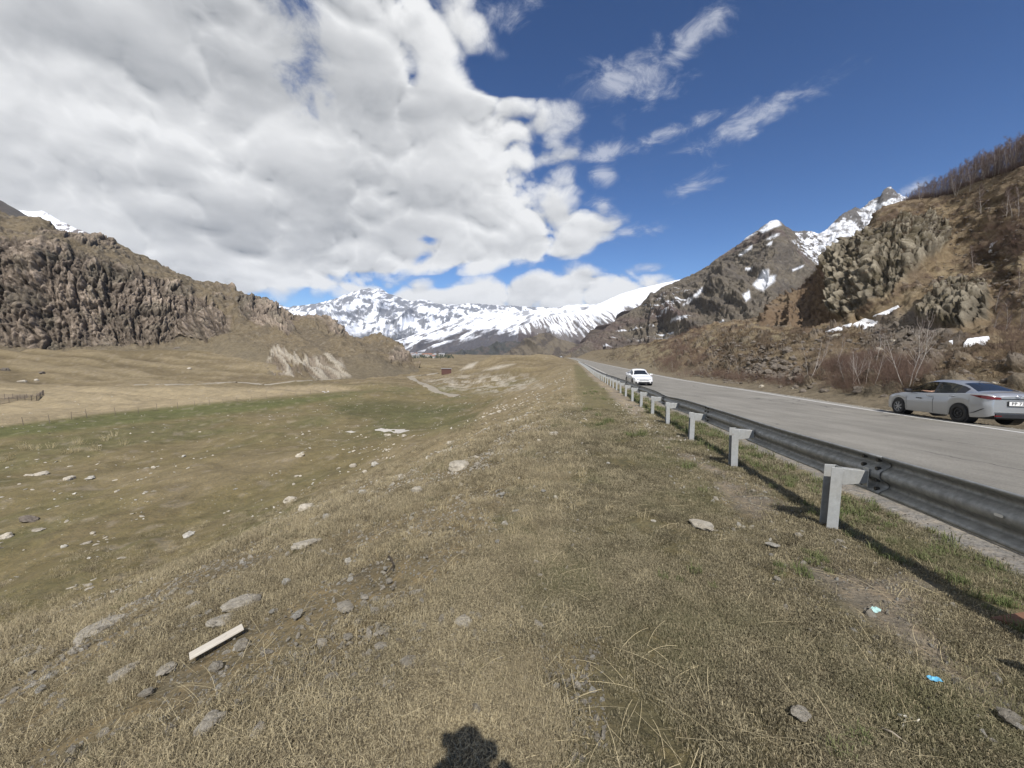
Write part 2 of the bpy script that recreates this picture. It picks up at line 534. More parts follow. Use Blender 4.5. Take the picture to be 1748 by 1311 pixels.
_anch = []
def _A(px, py, D): _anch.append(tuple(P(px, py, D)))
for (px, py, D) in [(0, 728, 56), (450, 680, 92), (610, 665, 115), (200, 700, 76), (0, 662, 118), (300, 655, 140), (500, 655, 150), (0, 640, 150), (300, 640, 175),
                    (0, 622, 180), (250, 622, 200), (400, 625, 200), (0, 597, 213), (200, 597, 238), (350, 597, 255), (450, 612, 235), (520, 648, 172), (600, 648, 178),
                    (690, 636, 250), (640, 645, 200), (700, 648, 190), (800, 640, 230), (750, 620, 480), (720, 612, 900), (800, 611.5, 900), (690, 607, 1250), (770, 606.5, 1300),
                    (850, 608, 1500), (-500, 660, 120), (-600, 610, 220), (-700, 590, 260)]:
    _A(px, py, D)
for (x, y, z) in [(-20, 10, -7.4), (-25, 25, -7.8), (-40, 5, -7.8), (-60, 20, -8.2), (-14, 45, -8.3), (-30, 40, -8.6), (-10, 75, -9.0), (-5, 110, -9.6), (-20, 150, -10.2), (0, 300, -12),
                  (20, 500, -12), (-60, -20, -7.6), (-25, -30, -7.0), (-120, 0, -7.5), (-100, -80, -7), (-400, -100, 0), (-300, 40, 0), (60, 900, -11), (0, 2500, 5), (-600, 2500, 10),
                  (600, 2500, 10), (-80, 400, -9)]:
    _anch.append((x, y, z))
_anch = np.array(_anch)
def _phi(r, s=25.0): return np.sqrt(r * r + s * s)
_Am = _phi(np.hypot(_anch[:, None, 0] - _anch[None, :, 0], _anch[:, None, 1] - _anch[None, :, 1]))
_wt = np.linalg.solve(_Am + np.eye(len(_anch)) * .3, _anch[:, 2])
def floor_z(x, y):
    out = 0.0
    for (ax, ay, _), w in zip(_anch, _wt):
        out = out + w * _phi(np.hypot(x - ax, y - ay))
    return out

def ground_z(x, y, micro=True):
    x = np.asarray(x, float); y = np.asarray(y, float)
    q = q_of(x, y); zr = road_z(y)
    c = np.maximum(0, -(q + 3.0))
    c = np.maximum(0, c + fbm(x * .12, y * .12, 3.1, 2) * 1.2 * sstep(0, 4, c))
    slope = zr - drop(c)
    fl = floor_z(x, y)
    w = sstep(15, 42, c)
    far = sstep(60, 160, y)
    base = lerp(slope, fl, w)
    # the spur of level ground that runs out from the road beyond the bank
    spur = np.exp(-((x - 6) / 26) ** 2) * np.exp(-((y - 215) / 55) ** 2)
    top = CAMZ - .0060 * y
    base = lerp(base, np.maximum(base, top), np.clip(spur * 1.55, 0, 1) * sstep(-1, 6, c))
    right = np.maximum(0, q - 11.3)
    base = base - .012 * np.clip(q, 0, 12) - .9 * (1 - np.exp(-right / 3.0)) - .012 * right
    # everything beyond the side slopes slips down under the hills
    base = np.where(right > 25, base - .02 * (right - 25), base)
    w_off = 1 - sstep(.3, 1.0, q) * (1 - sstep(11.2, 12.6, q))
    if micro:
        v = sstep(4, 14, c)
        w2 = w_off * sstep(0, 1, np.abs(q) + .4)
        dist = np.hypot(x, y)
        base = base + w2 * (.05 * fbm(x * .55, y * .55, 1.3, 3) + v * .75 * fbm(x * .10, y * .075, 7.7, 4) + v * sstep(40, 120, dist) * 1.3 * fbm(x * .03, y * .02, 2.2, 4))
        base = base + v * sstep(95, 140, dist) * 1.1 * fbm(x * .018 + 3, (y + .25 * x) * .11, 6.6, 3)
        terr = np.abs(perlin(q * .55 + 1.5 * perlin(x * .2, y * .2, 5), y * .09, 4.0))
        base = base + w_off * sstep(1, 5, c) * (1 - sstep(20, 32, c)) * .22 * terr
        base = base + w_off * np.clip(1.4 - dist / 25, 0, 1) * (.028 * fbm(x * 2.6, y * 2.6, 9.1, 3))
    base = base - (1 - w_off) * .055
    return base

def hit(px, py, d0=1.0, d1=900.0):
    """where the line of sight through a photograph pixel meets the ground"""
    a, b = rayab(px, py)
    D = d0 * (d1 / d0) ** np.linspace(0, 1, 700)
    dz = CAMZ + b * D - ground_z(a * D, D)
    i = int(np.argmax(dz < 0))
    if i == 0: return None
    t = dz[i - 1] / (dz[i - 1] - dz[i]); Dm = D[i - 1] + t * (D[i] - D[i - 1])
    return float(a * Dm), float(Dm), float(ground_z(a * Dm, Dm))

# albedos
A_DRY = np.array((.215, .178, .108)); A_TURF = np.array((.142, .127, .070)); A_GREEN = np.array((.094, .098, .045))
A_TAN = np.array((.275, .230, .150)); A_BROWN = np.array((.165, .134, .084)); A_GRAVEL = np.array((.225, .212, .188)); A_PALE = np.array((.42, .39, .33))
A_DUST = np.array((.225, .195, .155))

def ground_albedo(x, y, z):
    q = q_of(x, y); c = np.maximum(0, -(q + 3.0))
    px, py = proj(x, y, z)
    px = np.where(y > .5, px, -9999.0); py = np.where(y > .5, py, 9999.0)
    n1 = fbm(x * .22, y * .22, 11.0, 4); n2 = fbm(x * .035, y * .03, 5.0, 4); n3 = fbm(x * 1.7, y * 1.7, 8.0, 3)
    n4 = fbm(x * .07, y * .05, 31.0, 4)
    a = np.broadcast_to(A_DRY, x.shape + (3,)).copy()
    def put(mask, col): 
        nonlocal a
        a = a + (col - a) * np.clip(mask, 0, 1)[..., None]
    # trodden turf on the berm beside the rail
    put(sstep(-3.3, -2.5, q + .3 * n1) * (1 - sstep(-.9, -.3, q)) * .92, A_TURF)
    put(sstep(.15, .6, n1 + .5 * n3) * sstep(-3.2, -2.2, q) * .35, A_GREEN * 1.15)
    # foot of the bank and the meadow: greener
    gz = sstep(9, 17, c + 3.5 * n1 + 3 * n4)
    put(gz * .80, A_TURF * np.array((1.0, .95, .85)))
    put(gz * sstep(-.2, .5, n4 + .3 * n1) * .62, A_GREEN)
    put(gz * sstep(.15, .6, -n4 + .25 * n1) * .7, A_DRY * .88)
    put(sstep(0, .8, n3) * .18, A_DUST)
    # streaks of dry grass and soil following the slope
    st = fbm(q * 1.1 + n1, y * .12, 3.0, 3)
    put(sstep(.1, .6, st) * sstep(1, 5, c) * (1 - gz * .6) * .45, A_TAN * .95)
    put(sstep(.15, .6, -st) * sstep(2, 7, c) * .40, A_BROWN * .9)
    # beyond the meadow: brown pasture, the mown tan field, the green strip below its fence
    far = sstep(115, 170, np.hypot(x, y) + 14 * n2)
    put(far * .85, A_BROWN * 1.0)
    put(far * sstep(.05, .5, n2 + .4 * n1) * .5, A_DRY)
    st2 = fbm(x * .018 + 3, (y + .25 * x) * .11, 6.6, 4)
    put(far * sstep(.05, .4, st2) * .6, A_TAN * .9)
    put(far * sstep(.05, .4, -st2) * .6, A_BROWN * .72)
    put(polymask(px, py, [(-900, 800), (0, 728), (200, 703), (450, 679), (615, 665), (560, 657), (430, 662), (300, 660), (0, 661), (-900, 668)], 3) , A_TAN * (1 + .12 * n1[..., None]))
    put(polymask(px, py, [(-600, 840), (0, 748), (240, 722), (470, 697), (620, 672), (450, 682), (200, 705), (0, 730), (-600, 790)], 5) * .85, A_GREEN * np.array((1.05, 1.1, 1)))
    put(polymask(px, py, [(560, 690), (640, 683), (740, 690), (800, 700), (720, 712), (600, 712)], 10) * .75, A_GREEN * .8)
    put(polymask(px, py, [(640, 715), (760, 706), (820, 712), (800, 735), (640, 738)], 10) * .6, A_GREEN * .95)
    # scraped ground and pale gravel near the far spur
    put(polymask(px, py, [(720, 648), (790, 640), (900, 640), (930, 660), (850, 672), (760, 665)], 7) * sstep(-.3, .4, n1 + n3 * .6) * .8, A_PALE * .85)
    put(polymask(px, py, [(785, 632), (800, 622), (815, 618), (806, 628)], 2.5) * .9, A_PALE)
    put(polymask(px, py, [(820, 633), (852, 624), (880, 621), (850, 630)], 2) * .8, A_PALE)
    put(polymask(px, py, [(340, 650), (420, 641), (480, 640), (540, 648), (430, 655)], 3) * .8, A_BROWN * .85)
    # verge, shoulder
    g1 = sstep(-.15, .25, q + .18 * n3) * (1 - sstep(1.15, 1.5, q + .3 * n3))
    put(g1 * .75, A_TURF * 1.15)
    put(sstep(.95, 1.25, q + .3 * n3) * (1 - sstep(10, 11, q)), A_GRAVEL)
    put(sstep(-1.0, -.5, q + .35 * n1) * (1 - sstep(-.1, .2, q)) * .85, A_DUST * 1.15)
    put(sstep(9.5, 10.0, q) * (1 - sstep(11.6, 12.4, q + .5 * n1)) * .9, A_GRAVEL * .92)
    # pale chips and bare patches
    bare = sstep(.38, .62, fbm(x * .5, y * .5, 21.0, 4) + .25 * n3) * sstep(1, 4, c)
    put(bare * .35, A_DUST * 1.25)
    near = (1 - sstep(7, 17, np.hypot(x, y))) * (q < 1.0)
    a = a * (1 - .22 * near)[..., None]  # shade between grass blades put into the soil colour close by
    return np.clip(a, .02, .8)

def build_ground():
    r = np.concatenate([[.25], .7 * np.exp(np.arange(0, 750) * .0118)])
    r = np.concatenate([r, [6500, 9000, 14000, 22000, 34000]])
    azf = np.radians(np.arange(-66, 66.01, .21))
    azc = np.radians(np.arange(69, 292, 3.0))
    azs = np.concatenate([azf, azc, [azf[0] + 2 * math.pi]])
    X = r[:, None] * np.sin(azs)[None]; Y = r[:, None] * np.cos(azs)[None]
    Z = ground_z(X, Y)
    Z = np.where(r[:, None] > 6000, Z * 0 - 12, Z)
    far = sstep(2200, 4200, r)[:, None]
    Z = lerp(Z, -14.0, far)
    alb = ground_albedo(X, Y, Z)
    m, T = mat_new('dry_grassland')
    at = T.node('ShaderNodeAttribute', attribute_name='albedo').outputs['Color']
    pos = T.node('ShaderNodeNewGeometry').outputs['Position']
    nf = T.noise(pos, 34, 6, .72); nm = T.noise(pos, 6.5, 6, .7); nl = T.noise(pos, .75, 6, .62); nx = T.noise(pos, .09, 5, .6)
    blades = T.noise(T.vm('MULTIPLY', pos, (1, .35, 1)), 60, 4, .7, 1.2)
    camd = T.node('ShaderNodeVectorMath', operation='LENGTH'); T.l.new(pos, camd.inputs[0])
    k = T.m('ADD', T.m('MULTIPLY', T.m('SUBTRACT', nf, .5), 1.5), T.m('MULTIPLY', T.m('SUBTRACT', nm, .5), 1.1))
    k = T.m('ADD', k, T.m('MULTIPLY', T.m('SUBTRACT', nl, .5), .9))
    k = T.m('ADD', k, T.m('MULTIPLY', T.m('SUBTRACT', nx, .5), .5))
    k = T.m('MAXIMUM', T.m('ADD', k, .98), .25)
    col = T.vm('SCALE', at, sc=k)
    warm = T.mix(T.ramp(nm, .35, .75), col, T.vm('MULTIPLY', col, (1.10, 1.0, .86)))
    # small pale stones pressed into the turf
    vd = T.node('ShaderNodeTexVoronoi', feature='F1'); T.l.new(pos, vd.inputs['Vector']); vd.inputs['Scale'].default_value = 5.5
    rnd = T.sep(vd.outputs['Color'])[0]
    chip = T.m('MULTIPLY', T.ramp(vd.outputs['Distance'], .20, .14), T.ramp(T.m('MULTIPLY', rnd, T.ramp(nl, .40, .70)), .42, .5))
    warm = T.mix(T.m('MULTIPLY', chip, .85), warm, (.46, .43, .37))
    h = T.m('ADD', T.m('MULTIPLY', nf, .30), T.m('ADD', nm, T.m('MULTIPLY', blades, .22)))
    b1 = bump(T, h, .035)
    b2 = bump(T, nl, .30, .8, b1)
    principled(T, warm, .95, 0, .12, b2)
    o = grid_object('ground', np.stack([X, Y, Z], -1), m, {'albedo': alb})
    tag(o, kind='structure')
    return o
build_ground()

def ribbon(name, mat, path, q0, q1, nq, lift, kind='structure', skirt=0.0, ragged=0.0, attrs=True):
    y = np.asarray(path); qs = np.linspace(q0, q1, nq)
    Y, Q = np.meshgrid(y, qs, indexing='ij')
    if ragged:
        Q = Q.copy()
        Q[:, 0] += ragged * fbm(y * .9, 2.0, 1.0, 4); Q[:, -1] += ragged * fbm(y * .9, 7.0, 1.0, 4)
    X = rail_x(Y) + Q / COSR
    Z = road_top(X, Y) + lift
    if skirt:
        X = np.concatenate([X[:, :1], X, X[:, -1:]], 1); Y = np.concatenate([Y[:, :1], Y, Y[:, -1:]], 1)
        Q = np.concatenate([Q[:, :1], Q, Q[:, -1:]], 1)
        Z = np.concatenate([Z[:, :1] - skirt, Z, Z[:, -1:] - skirt], 1)
    o = grid_object(name, np.stack([X, Y, Z], -1), mat, {'across': Q})
    tag(o, kind=kind)
    return o

# asphalt
ra, T = mat_new('worn_asphalt')
pos = T.node('ShaderNodeNewGeometry').outputs['Position']
ac = T.node('ShaderNodeAttribute', attribute_name='across').outputs['Fac']
al = T.vm('MULTIPLY', pos, (1.0, .12, 1.0))
s1 = T.noise(al, 1.6, 6, .65); s2 = T.noise(pos, 26, 6, .8); s3 = T.noise(pos, .5, 5, .6)
base = T.mix(T.ramp(s1, .3, .7), (.205, .192, .165), (.255, .240, .208))
base = T.mix(T.ramp(s3, .35, .7), base, T.vm('SCALE', base, sc=.82))
edge_l = T.ramp(T.m('ADD', ac, T.m('MULTIPLY', T.m('SUBTRACT', s1, .5), 1.0)), 3.0, 2.0)
base = T.mix(T.m('MULTIPLY', edge_l, .75), base, (.33, .305, .265))
edge_r = T.ramp(T.m('ADD', ac, T.m('MULTIPLY', T.m('SUBTRACT', s1, .5), .8)), 9.6, 10.5)
base = T.mix(T.m('MULTIPLY', edge_r, .5), base, (.30, .285, .25))
base = T.vm('SCALE', base, sc=T.m('ADD', .35, T.m('MULTIPLY', s2, 1.3)))
ck = T.vor(T.vm('ADD', T.vm('MULTIPLY', pos, (1, .45, 1)), T.vm('SCALE', T.noise(pos, 1.3, 3, col=True), sc=.8)), .33, 'DISTANCE_TO_EDGE')
crack = T.m('MULTIPLY', T.ramp(ck, .012, .004), T.ramp(T.noise(pos, .22, 3), .48, .6))
base = T.mix(T.m('MULTIPLY', crack, .65), base, (.05, .048, .045))
principled(T, base, .9, 0, .25, bump(T, s2, .012))
ys = np.concatenate([np.arange(-60, 60, .5), np.arange(60, 260, 2), np.arange(260, 1000, 8)])
ribbon('road', ra, ys, 1.55, 10.75, 24, .0, skirt=.12, ragged=.14)
pm, T = mat_new('worn_road_paint')
pos = T.node('ShaderNodeNewGeometry').outputs['Position']
w = T.m('ADD', T.m('MULTIPLY', T.noise(T.vm('MULTIPLY', pos, (1, .3, 1)), 4, 6, .75), .7), T.m('MULTIPLY', T.noise(pos, 30, 4, .7), .3))
pc = T.mix(T.ramp(w, .50, .66), (.62, .61, .58), (.30, .29, .27))
principled(T, pc, .8, 0, .3)
ribbon('road_marking', pm, ys, 10.0, 10.14, 3, .004)
ribbon('road_marking', pm, ys, 2.35, 2.47, 3, .004)

# ------------------------------------------------------------------ hills and mountains
def smooth1(v, n):
    if n < 2: return v
    k = np.hanning(n + 2)[1:-1]; k /= k.sum()
    return np.convolve(np.pad(v, n // 2 + 1, mode='edge'), k, 'same')[n // 2 + 1: -(n // 2 + 1)]

def loft(rows, u0, u1, nu, segs, sm=5):
    """rows: lists of (px, py, D) from foot to back; returns surface points, row parameter, pixel columns"""
    aw0, aw1 = math.atan(rayab(u0, 600)[0]), math.atan(rayab(u1, 600)[0])
    ang = np.linspace(aw0, aw1, nu)
    a = np.tan(ang)
    pxh = CX + FPX * a * (CP + SP * SP / CP)
    R3 = []
    for i, row in enumerate(rows):
        p = np.array(sorted(row), float)
        # columns are planes of constant a = x/y, so find px for each at that row's height
        pa, pb = rayab(p[:, 0], p[:, 1])
        o = np.argsort(pa)
        b = np.interp(a, pa[o], pb[o]); D = np.interp(a, pa[o], p[o, 2])
        D = smooth1(D, max(sm * 4, 1)); b = smooth1(b, sm)
        R3.append(np.stack([a * D, D, CAMZ + b * D], -1))
    out, par = [], []
    for i, n in enumerate(segs):
        t = np.linspace(0, 1, n, endpoint=(i == len(segs) - 1))
        for tt in t:
            out.append(lerp(R3[i], R3[i + 1], tt)); par.append(i + tt)
    return np.array(out), np.array(par)[:, None] * np.ones((1, nu))

def soften(Pt, n=2):
    for _ in range(n):
        Q = Pt.copy(); Q[1:-1] = (Pt[:-2] + 2 * Pt[1:-1] + Pt[2:]) / 4; Pt = Q
    return Pt

def normals(Pt, up=True):
    du = np.gradient(Pt, axis=1); dv = np.gradient(Pt, axis=0)
    n = np.cross(du, dv)
    L = np.linalg.norm(n, axis=-1, keepdims=True); n = n / np.maximum(L, 1e-9)
    s = np.sign(n[..., 1:2] * -1 + n[..., 2:3] * .6); s[s == 0] = 1
    return n * s

def A3(c): return np.array(c, float)

def blend(alb, mask, col):
    return alb + (np.asarray(col) - alb) * np.clip(mask, 0, 1)[..., None]

# --- rocky hill on the left, cliff of broken columns below its crest
rows = [
 [(-900, 660, 80), (-500, 640, 130), (0, 606, 203), (200, 606, 230), (350, 604, 244), (420, 620, 218), (470, 652, 172), (540, 664, 160), (600, 660, 168), (660, 650, 205), (700, 640, 235), (716, 636, 262)],
 [(-900, 560, 85), (-500, 590, 138), (0, 593, 214), (78, 598, 222), (187, 593, 238), (241, 593, 246), (311, 580, 262), (355, 585, 262), (389, 566, 272), (410, 575, 268), (441, 585, 262), (500, 600, 245), (560, 612, 235), (620, 612, 240), (670, 614, 258), (700, 624, 275), (716, 630, 285)],
 [(-900, 120, 110), (-500, 250, 165), (0, 404, 240), (78, 414, 248), (130, 430, 256), (181, 445, 264), (259, 468, 278), (311, 480, 290), (337, 507, 287), (389, 535, 285), (405, 507, 300), (441, 522, 302), (480, 548, 298), (535, 560, 298), (589, 577, 300), (640, 586, 300), (680, 600, 296), (700, 617, 292), (716, 626, 292)],
 [(-900, 60, 160), (-500, 180, 220), (0, 362, 300), (60, 375, 306), (110, 392, 314), (150, 402, 322), (190, 412, 337), (230, 430, 340), (270, 449, 342), (320, 470, 343), (360, 478, 345), (400, 488, 345), (426, 502, 345), (457, 513, 345), (478, 525, 343), (504, 541, 342), (535, 539, 340), (556, 537, 338), (576, 551, 334), (589, 564, 330), (613, 572, 328), (646, 569, 325), (667, 576, 320), (685, 587, 312), (696, 605, 305), (701, 621, 298), (716, 628, 296)],
 [(-900, 120, 260), (-500, 250, 330), (0, 420, 400), (300, 500, 430), (500, 570, 420), (600, 600, 400), (700, 640, 360), (716, 645, 350)],
]
Pt, par = loft(rows, -700, 715, 860, [24, 190, 70, 14])
Pt = soften(Pt, 3)
px, py = proj(Pt[..., 0], Pt[..., 1], Pt[..., 2])
N = normals(Pt)
x, y, z = Pt[..., 0], Pt[..., 1], Pt[..., 2]
cliff = sstep(.85, 1.15, par) * (1 - sstep(1.75, 2.25, par)) * (1 - sstep(372, 410, px))
cliff2 = polymask(px, py, [(400, 505), (420, 500), (450, 512), (480, 530), (500, 548), (505, 560), (492, 572), (470, 562), (445, 556), (410, 535)], 6)
cliff3 = polymask(px, py, [(560, 540), (585, 556), (640, 572), (690, 592), (700, 620), (660, 612), (630, 606), (590, 585), (560, 565)], 9) * sstep(-.3, .3, fbm(x * .03, z * .06, 3.0, 3))
upper = sstep(1.9, 2.3, par) * sstep(-.1, .4, fbm(x * .02, z * .05, y * .02, 4))
rock = np.clip(np.maximum.reduce([cliff, cliff2 * .9, cliff3 * .8, upper * .55]), 0, 1)
hx = x * .80 + y * .6           # distance measured along the face
wrp = 5 * fbm(x * .03, z * .03, y * .03, 3)
lean = z * .18
f1, f2, cid = worley((hx + wrp + lean) / 7.0, z / 24.0 + .3 * perlin(hx * .04, z * .05, 1.0), y / 40.0)
g1, g2, cid2 = worley((hx + wrp * .6 + lean) / 3.2, z / 9.0, y / 20.0)
crk = sstep(.0, .20, f2 - f1); crk2 = sstep(.0, .22, g2 - g1)
big = fbm(hx * .018, z * .012, 2.0, 4)
rid = ridged((hx + wrp) / 22, z / 60, 1.0, 4)
e1, e2, cid4 = worley((hx + wrp) / 1.7, z / 3.4, y / 8.0)
crk3 = sstep(0, .25, e2 - e1)
disp = rock * (10.0 * big + 2.8 * crk + 3.2 * (cid - .5) + 1.9 * crk2 + 2.2 * (cid2 - .5) + 1.6 * (cid4 - .5) + 1.2 * crk3 - 3.4 + 3.6 * (rid - .8))
disp = disp + rock * 2.2 * fbm(x * .16, y * .16, z * .13, 4)
fall = sstep(.3, 1, par)
gully = ridged(hx / 30 + z * .02, z / 160, 7.0, 3)
disp = disp + (1 - rock) * fall * (3.2 * fbm(x * .035, y * .035, z * .035, 4) + 1.0 * fbm(x * .2, y * .2, z * .2, 3) - 1.8 * (gully - .8))
keepc = sstep(3.0, 2.85, par)
f3, f4, cid3 = worley(x / 5.5, z / 5.0, y / 5.5)
boul = sstep(.42, .12, f3) * (cid3 > .55) * sstep(1.8, 2.2, par)
disp = disp + boul * 1.6
Pt2 = Pt + N * disp[..., None] * np.where(par < 3.05, 1.0, .35)[..., None]
# eroded pale scar at the foot of the hill
scar = polymask(px, py, [(462, 598), (468, 590), (480, 590), (492, 602), (500, 598), (520, 606), (545, 612), (560, 606), (582, 616), (590, 632), (600, 643), (560, 648), (500, 646), (470, 640), (455, 622)], 4)
sf = ridged(hx / 4.5 + .5 * perlin(hx * .15, z * .2, 0), z / 22, 3.0, 4, .6)
Pt2 = Pt2 + N * (scar * (sf - .9) * 1.6)[..., None]
n1 = fbm(x * .05, y * .05, z * .05, 5); n2 = fbm(x * .35, y * .35, z * .35, 3)
alb = np.broadcast_to(A3((.170, .135, .086)), x.shape + (3,)).copy()
alb = blend(alb, sstep(-.1, .5, n1) * .6, (.125, .103, .075))
alb = blend(alb, sstep(.1, .5, n2) * .35, (.24, .205, .15))
rc = A3((.275, .222, .172)) * (1 + .5 * (cid[..., None] - .5)) * (1 + .4 * (cid2[..., None] - .5)) * (1 + .6 * (cid4[..., None] - .5))
rc = blend(rc, sstep(.0, .5, n1) * .5, (.155, .145, .105))
rc = blend(rc, (1 - crk3) * .35, (.12, .10, .08))  # from here: crevice shade and dirt painted into the rock colour
rc = blend(rc, (1 - crk) * .6, (.075, .062, .052))
rc = blend(rc, (1 - crk2) * .35, (.09, .075, .06))
alb = lerp(alb, rc, sstep(.25, .7, rock)[..., None])
alb = blend(alb, boul * .6, (.20, .175, .14))
alb = blend(alb, sstep(.0, 1.1, 1.4 - par) * .5 * (1 - scar), (.190, .160, .105))
alb = blend(alb, scar * sstep(-.12, .12, fbm(hx / 5, z / 12, 2.0, 5, .65) + .14), (.40, .355, .28))
alb = blend(alb, scar * sstep(.72, 1.15, sf) * 0 + scar * (1 - sstep(.55, .8, sf)) * .7, (.19, .15, .11))
left_mat = terrain_mat('weathered_volcanic_rock', 2.4, .62, 1.3)
o = grid_object('rocky_hill', Pt2, left_mat, {'albedo': np.clip(alb, .02, .8)})
tag(o, 'brown rocky hill with a long cliff of broken columns left of the valley', kind='structure')

def mountain(name, rows, u0, u1, nu, segs, dispf, albf, mat, sm=3, label=None, soft=2):
    Pt, par = loft(rows, u0, u1, nu, segs, sm)
    Pt = soften(Pt, soft)
    N = normals(Pt)
    px, py = proj(Pt[..., 0], Pt[..., 1], Pt[..., 2])
    d = dispf(Pt, par, px, py)
    Pt2 = Pt + N * d[..., None]
    N2 = normals(Pt2)
    px, py = proj(Pt2[..., 0], Pt2[..., 1], Pt2[..., 2])
    alb = albf(Pt2, par, px, py, N2, d)
    o = grid_object(name, Pt2, mat, {'albedo': np.clip(alb, .02, .86)})
    tag(o, label, kind='structure')
    return Pt2, par, px, py, N2

SNOW = A3((.80, .82, .86))
# --- dark ridge and snow slope far left, above the cliff
def d_a(Pt, par, px, py): return 6 * fbm(Pt[..., 0] * .01, Pt[..., 1] * .01, Pt[..., 2] * .01, 5)
def a_dark(Pt, par, px, py, N, d):
    n = fbm(Pt[..., 0] * .02, Pt[..., 1] * .02, Pt[..., 2] * .02, 4)
    return blend(np.broadcast_to(A3((.105, .095, .085)), px.shape + (3,)), sstep(0, .5, n) * .5, (.14, .12, .10))
m_far1 = terrain_mat('dark_scree', 6, .3, 1.5)
mountain('mountain_ridge', [
 [(-900, 560, 480), (0, 480, 480), (300, 520, 480)],
 [(-900, -60, 760), (-300, 170, 760), (0, 339, 760), (25, 353, 760), (39, 361, 760), (60, 372, 760), (91, 386, 760), (130, 396, 760), (166, 404, 760), (207, 420, 760), (240, 440, 760), (300, 470, 760)],
 [(-900, 0, 900), (0, 400, 900), (300, 520, 900)]], -700, 298, 220, [50, 8], d_a, a_dark, m_far1, label='dark bare ridge rising behind the left cliff')
def a_snowl(Pt, par, px, py, N, d):
    n = fbm(px * .06 + py * .02, py * .22, 1.0, 4)
    return blend(np.broadcast_to(SNOW, px.shape + (3,)), sstep(.12, .3, n + .010 * (px - 110)), (.16, .14, .13))
m_snow = terrain_mat('old_snow', 14, .06, 2.0, rough=.7)
mountain('snow_slope', [
 [(-60, 470, 1250), (250, 500, 1250)],
 [(-60, 352, 1500), (0, 352, 1500), (47, 356, 1500), (67, 356, 1500), (91, 368, 1500), (117, 382, 1500), (156, 398, 1500), (180, 408, 1500), (210, 430, 1500), (250, 470, 1500)],
 [(-60, 420, 1800), (250, 520, 1800)]], -60, 249, 200, [70, 6], d_a, a_snowl, m_snow, label='snow slope showing above the dark ridge at the far left')

# --- great snow massif at the head of the valley
def d_massif(Pt, par, px, py):
    x, y, z = Pt[..., 0], Pt[..., 1], Pt[..., 2]
    k = sstep(0, .25, par) * (1 - .95 * sstep(.62, .97, par))
    r = ridged(x / 820 + .4 * perlin(x / 500, z / 500, 1), z / 1500 + y / 2600, 3.0, 6, .55)
    s = ridged(x / 260, z / 420, 9.0, 4, .55)
    return k * (210 * (r - .9) + 75 * (s - .8)) + (1 - k) * 12 * fbm(x / 90, z / 90, 0, 3)
def a_massif(Pt, par, px, py, N, d):
    x, y, z = Pt[..., 0], Pt[..., 1], Pt[..., 2]
    n = fbm(x / 160, z / 130, 4.0, 6, .62); n2 = fbm(x / 55, z / 75, 8.0, 4, .6)
    rid = ridged(x / 300 + z / 420, z / 300, 5.0, 5, .6)
    expo = sstep(.05, .32, n * .55 + n2 * .35 + (rid - .85) * .45 + .20)
    snowline = 575 + 10 * n
    low = sstep(-12, 10, py - snowline)
    alb = blend(np.broadcast_to(SNOW, px.shape + (3,)), expo * .92, (.13, .135, .15))
    forest = blend(np.broadcast_to(A3((.075, .078, .085)), px.shape + (3,)), sstep(.0, .4, n2) * .4, (.11, .105, .10))
    alb = lerp(alb, forest, (low * sstep(-.5, .25, -n * .4 + low - .3))[..., None])
    return alb
m_mass = terrain_mat('alpine_snow_and_rock', 60, .10, 16, rough=.75)
mountain('snow_mountain', [
 [(380, 640, 4300), (1000, 640, 4300)],
 [(380, 530, 7200), (430, 520, 7200), (475, 519, 7200), (491, 524, 7200), (519, 520, 7200), (545, 517, 7200), (568, 510, 7200), (587, 502, 7200), (607, 496, 7200), (626, 492, 7200), (635, 494, 7200), (646, 491, 7200), (658, 497, 7200), (672, 504, 7200), (685, 509, 7200), (706, 514, 7200), (716, 510, 7200), (727, 511, 7200), (748, 518, 7200), (776, 520, 7200), (802, 518, 7200), (850, 520, 7200), (930, 524, 7200), (1000, 522, 7200)],
 [(380, 560, 7900), (1000, 560, 7900)]], 385, 995, 560, [250, 8], d_massif, a_massif, m_mass, sm=2, label='jagged snow covered massif closing the far end of the valley')

# --- snowy range in front of it, forest on its lower slopes
def d_range(Pt, par, px, py):
    x, y, z = Pt[..., 0], Pt[..., 1], Pt[..., 2]
    k = sstep(0, .3, par) * (1 - .95 * sstep(.62, .97, par))
    r = ridged((x * .55 - z * .83) / 330, (x * .83 + z * .55) / 900, 13.0, 5, .55)
    return k * 80 * (r - .9) + 8 * fbm(x / 60, z / 60, 0, 3)
def a_range(Pt, par, px, py, N, d):
    x, y, z = Pt[..., 0], Pt[..., 1], Pt[..., 2]
    n = fbm(x / 110, z / 120, 14.0, 5, .6)
    ca, cb = x * .45 - z * .9, x * .9 + z * .45
    chute = fbm(ca / 55, cb / 260, 6.0, 5, .6)
    line = np.interp(px, [660, 700, 760, 850, 900, 960, 1010], [588, 588, 574, 562, 566, 560, 545])
    low = sstep(-10, 10, py - line + 22 * chute + 10 * n)
    expo = sstep(.10, .42, .7 * n + .8 * chute)
    alb = blend(np.broadcast_to(SNOW, px.shape + (3,)), expo * .75, (.16, .16, .17))
    forest = blend(np.broadcast_to(A3((.080, .076, .080)), px.shape + (3,)), sstep(0, .5, n) * .5, (.115, .10, .095))
    return lerp(alb, forest, low[..., None])
m_range = terrain_mat('snow_over_forest', 26, .16, 7, rough=.8)
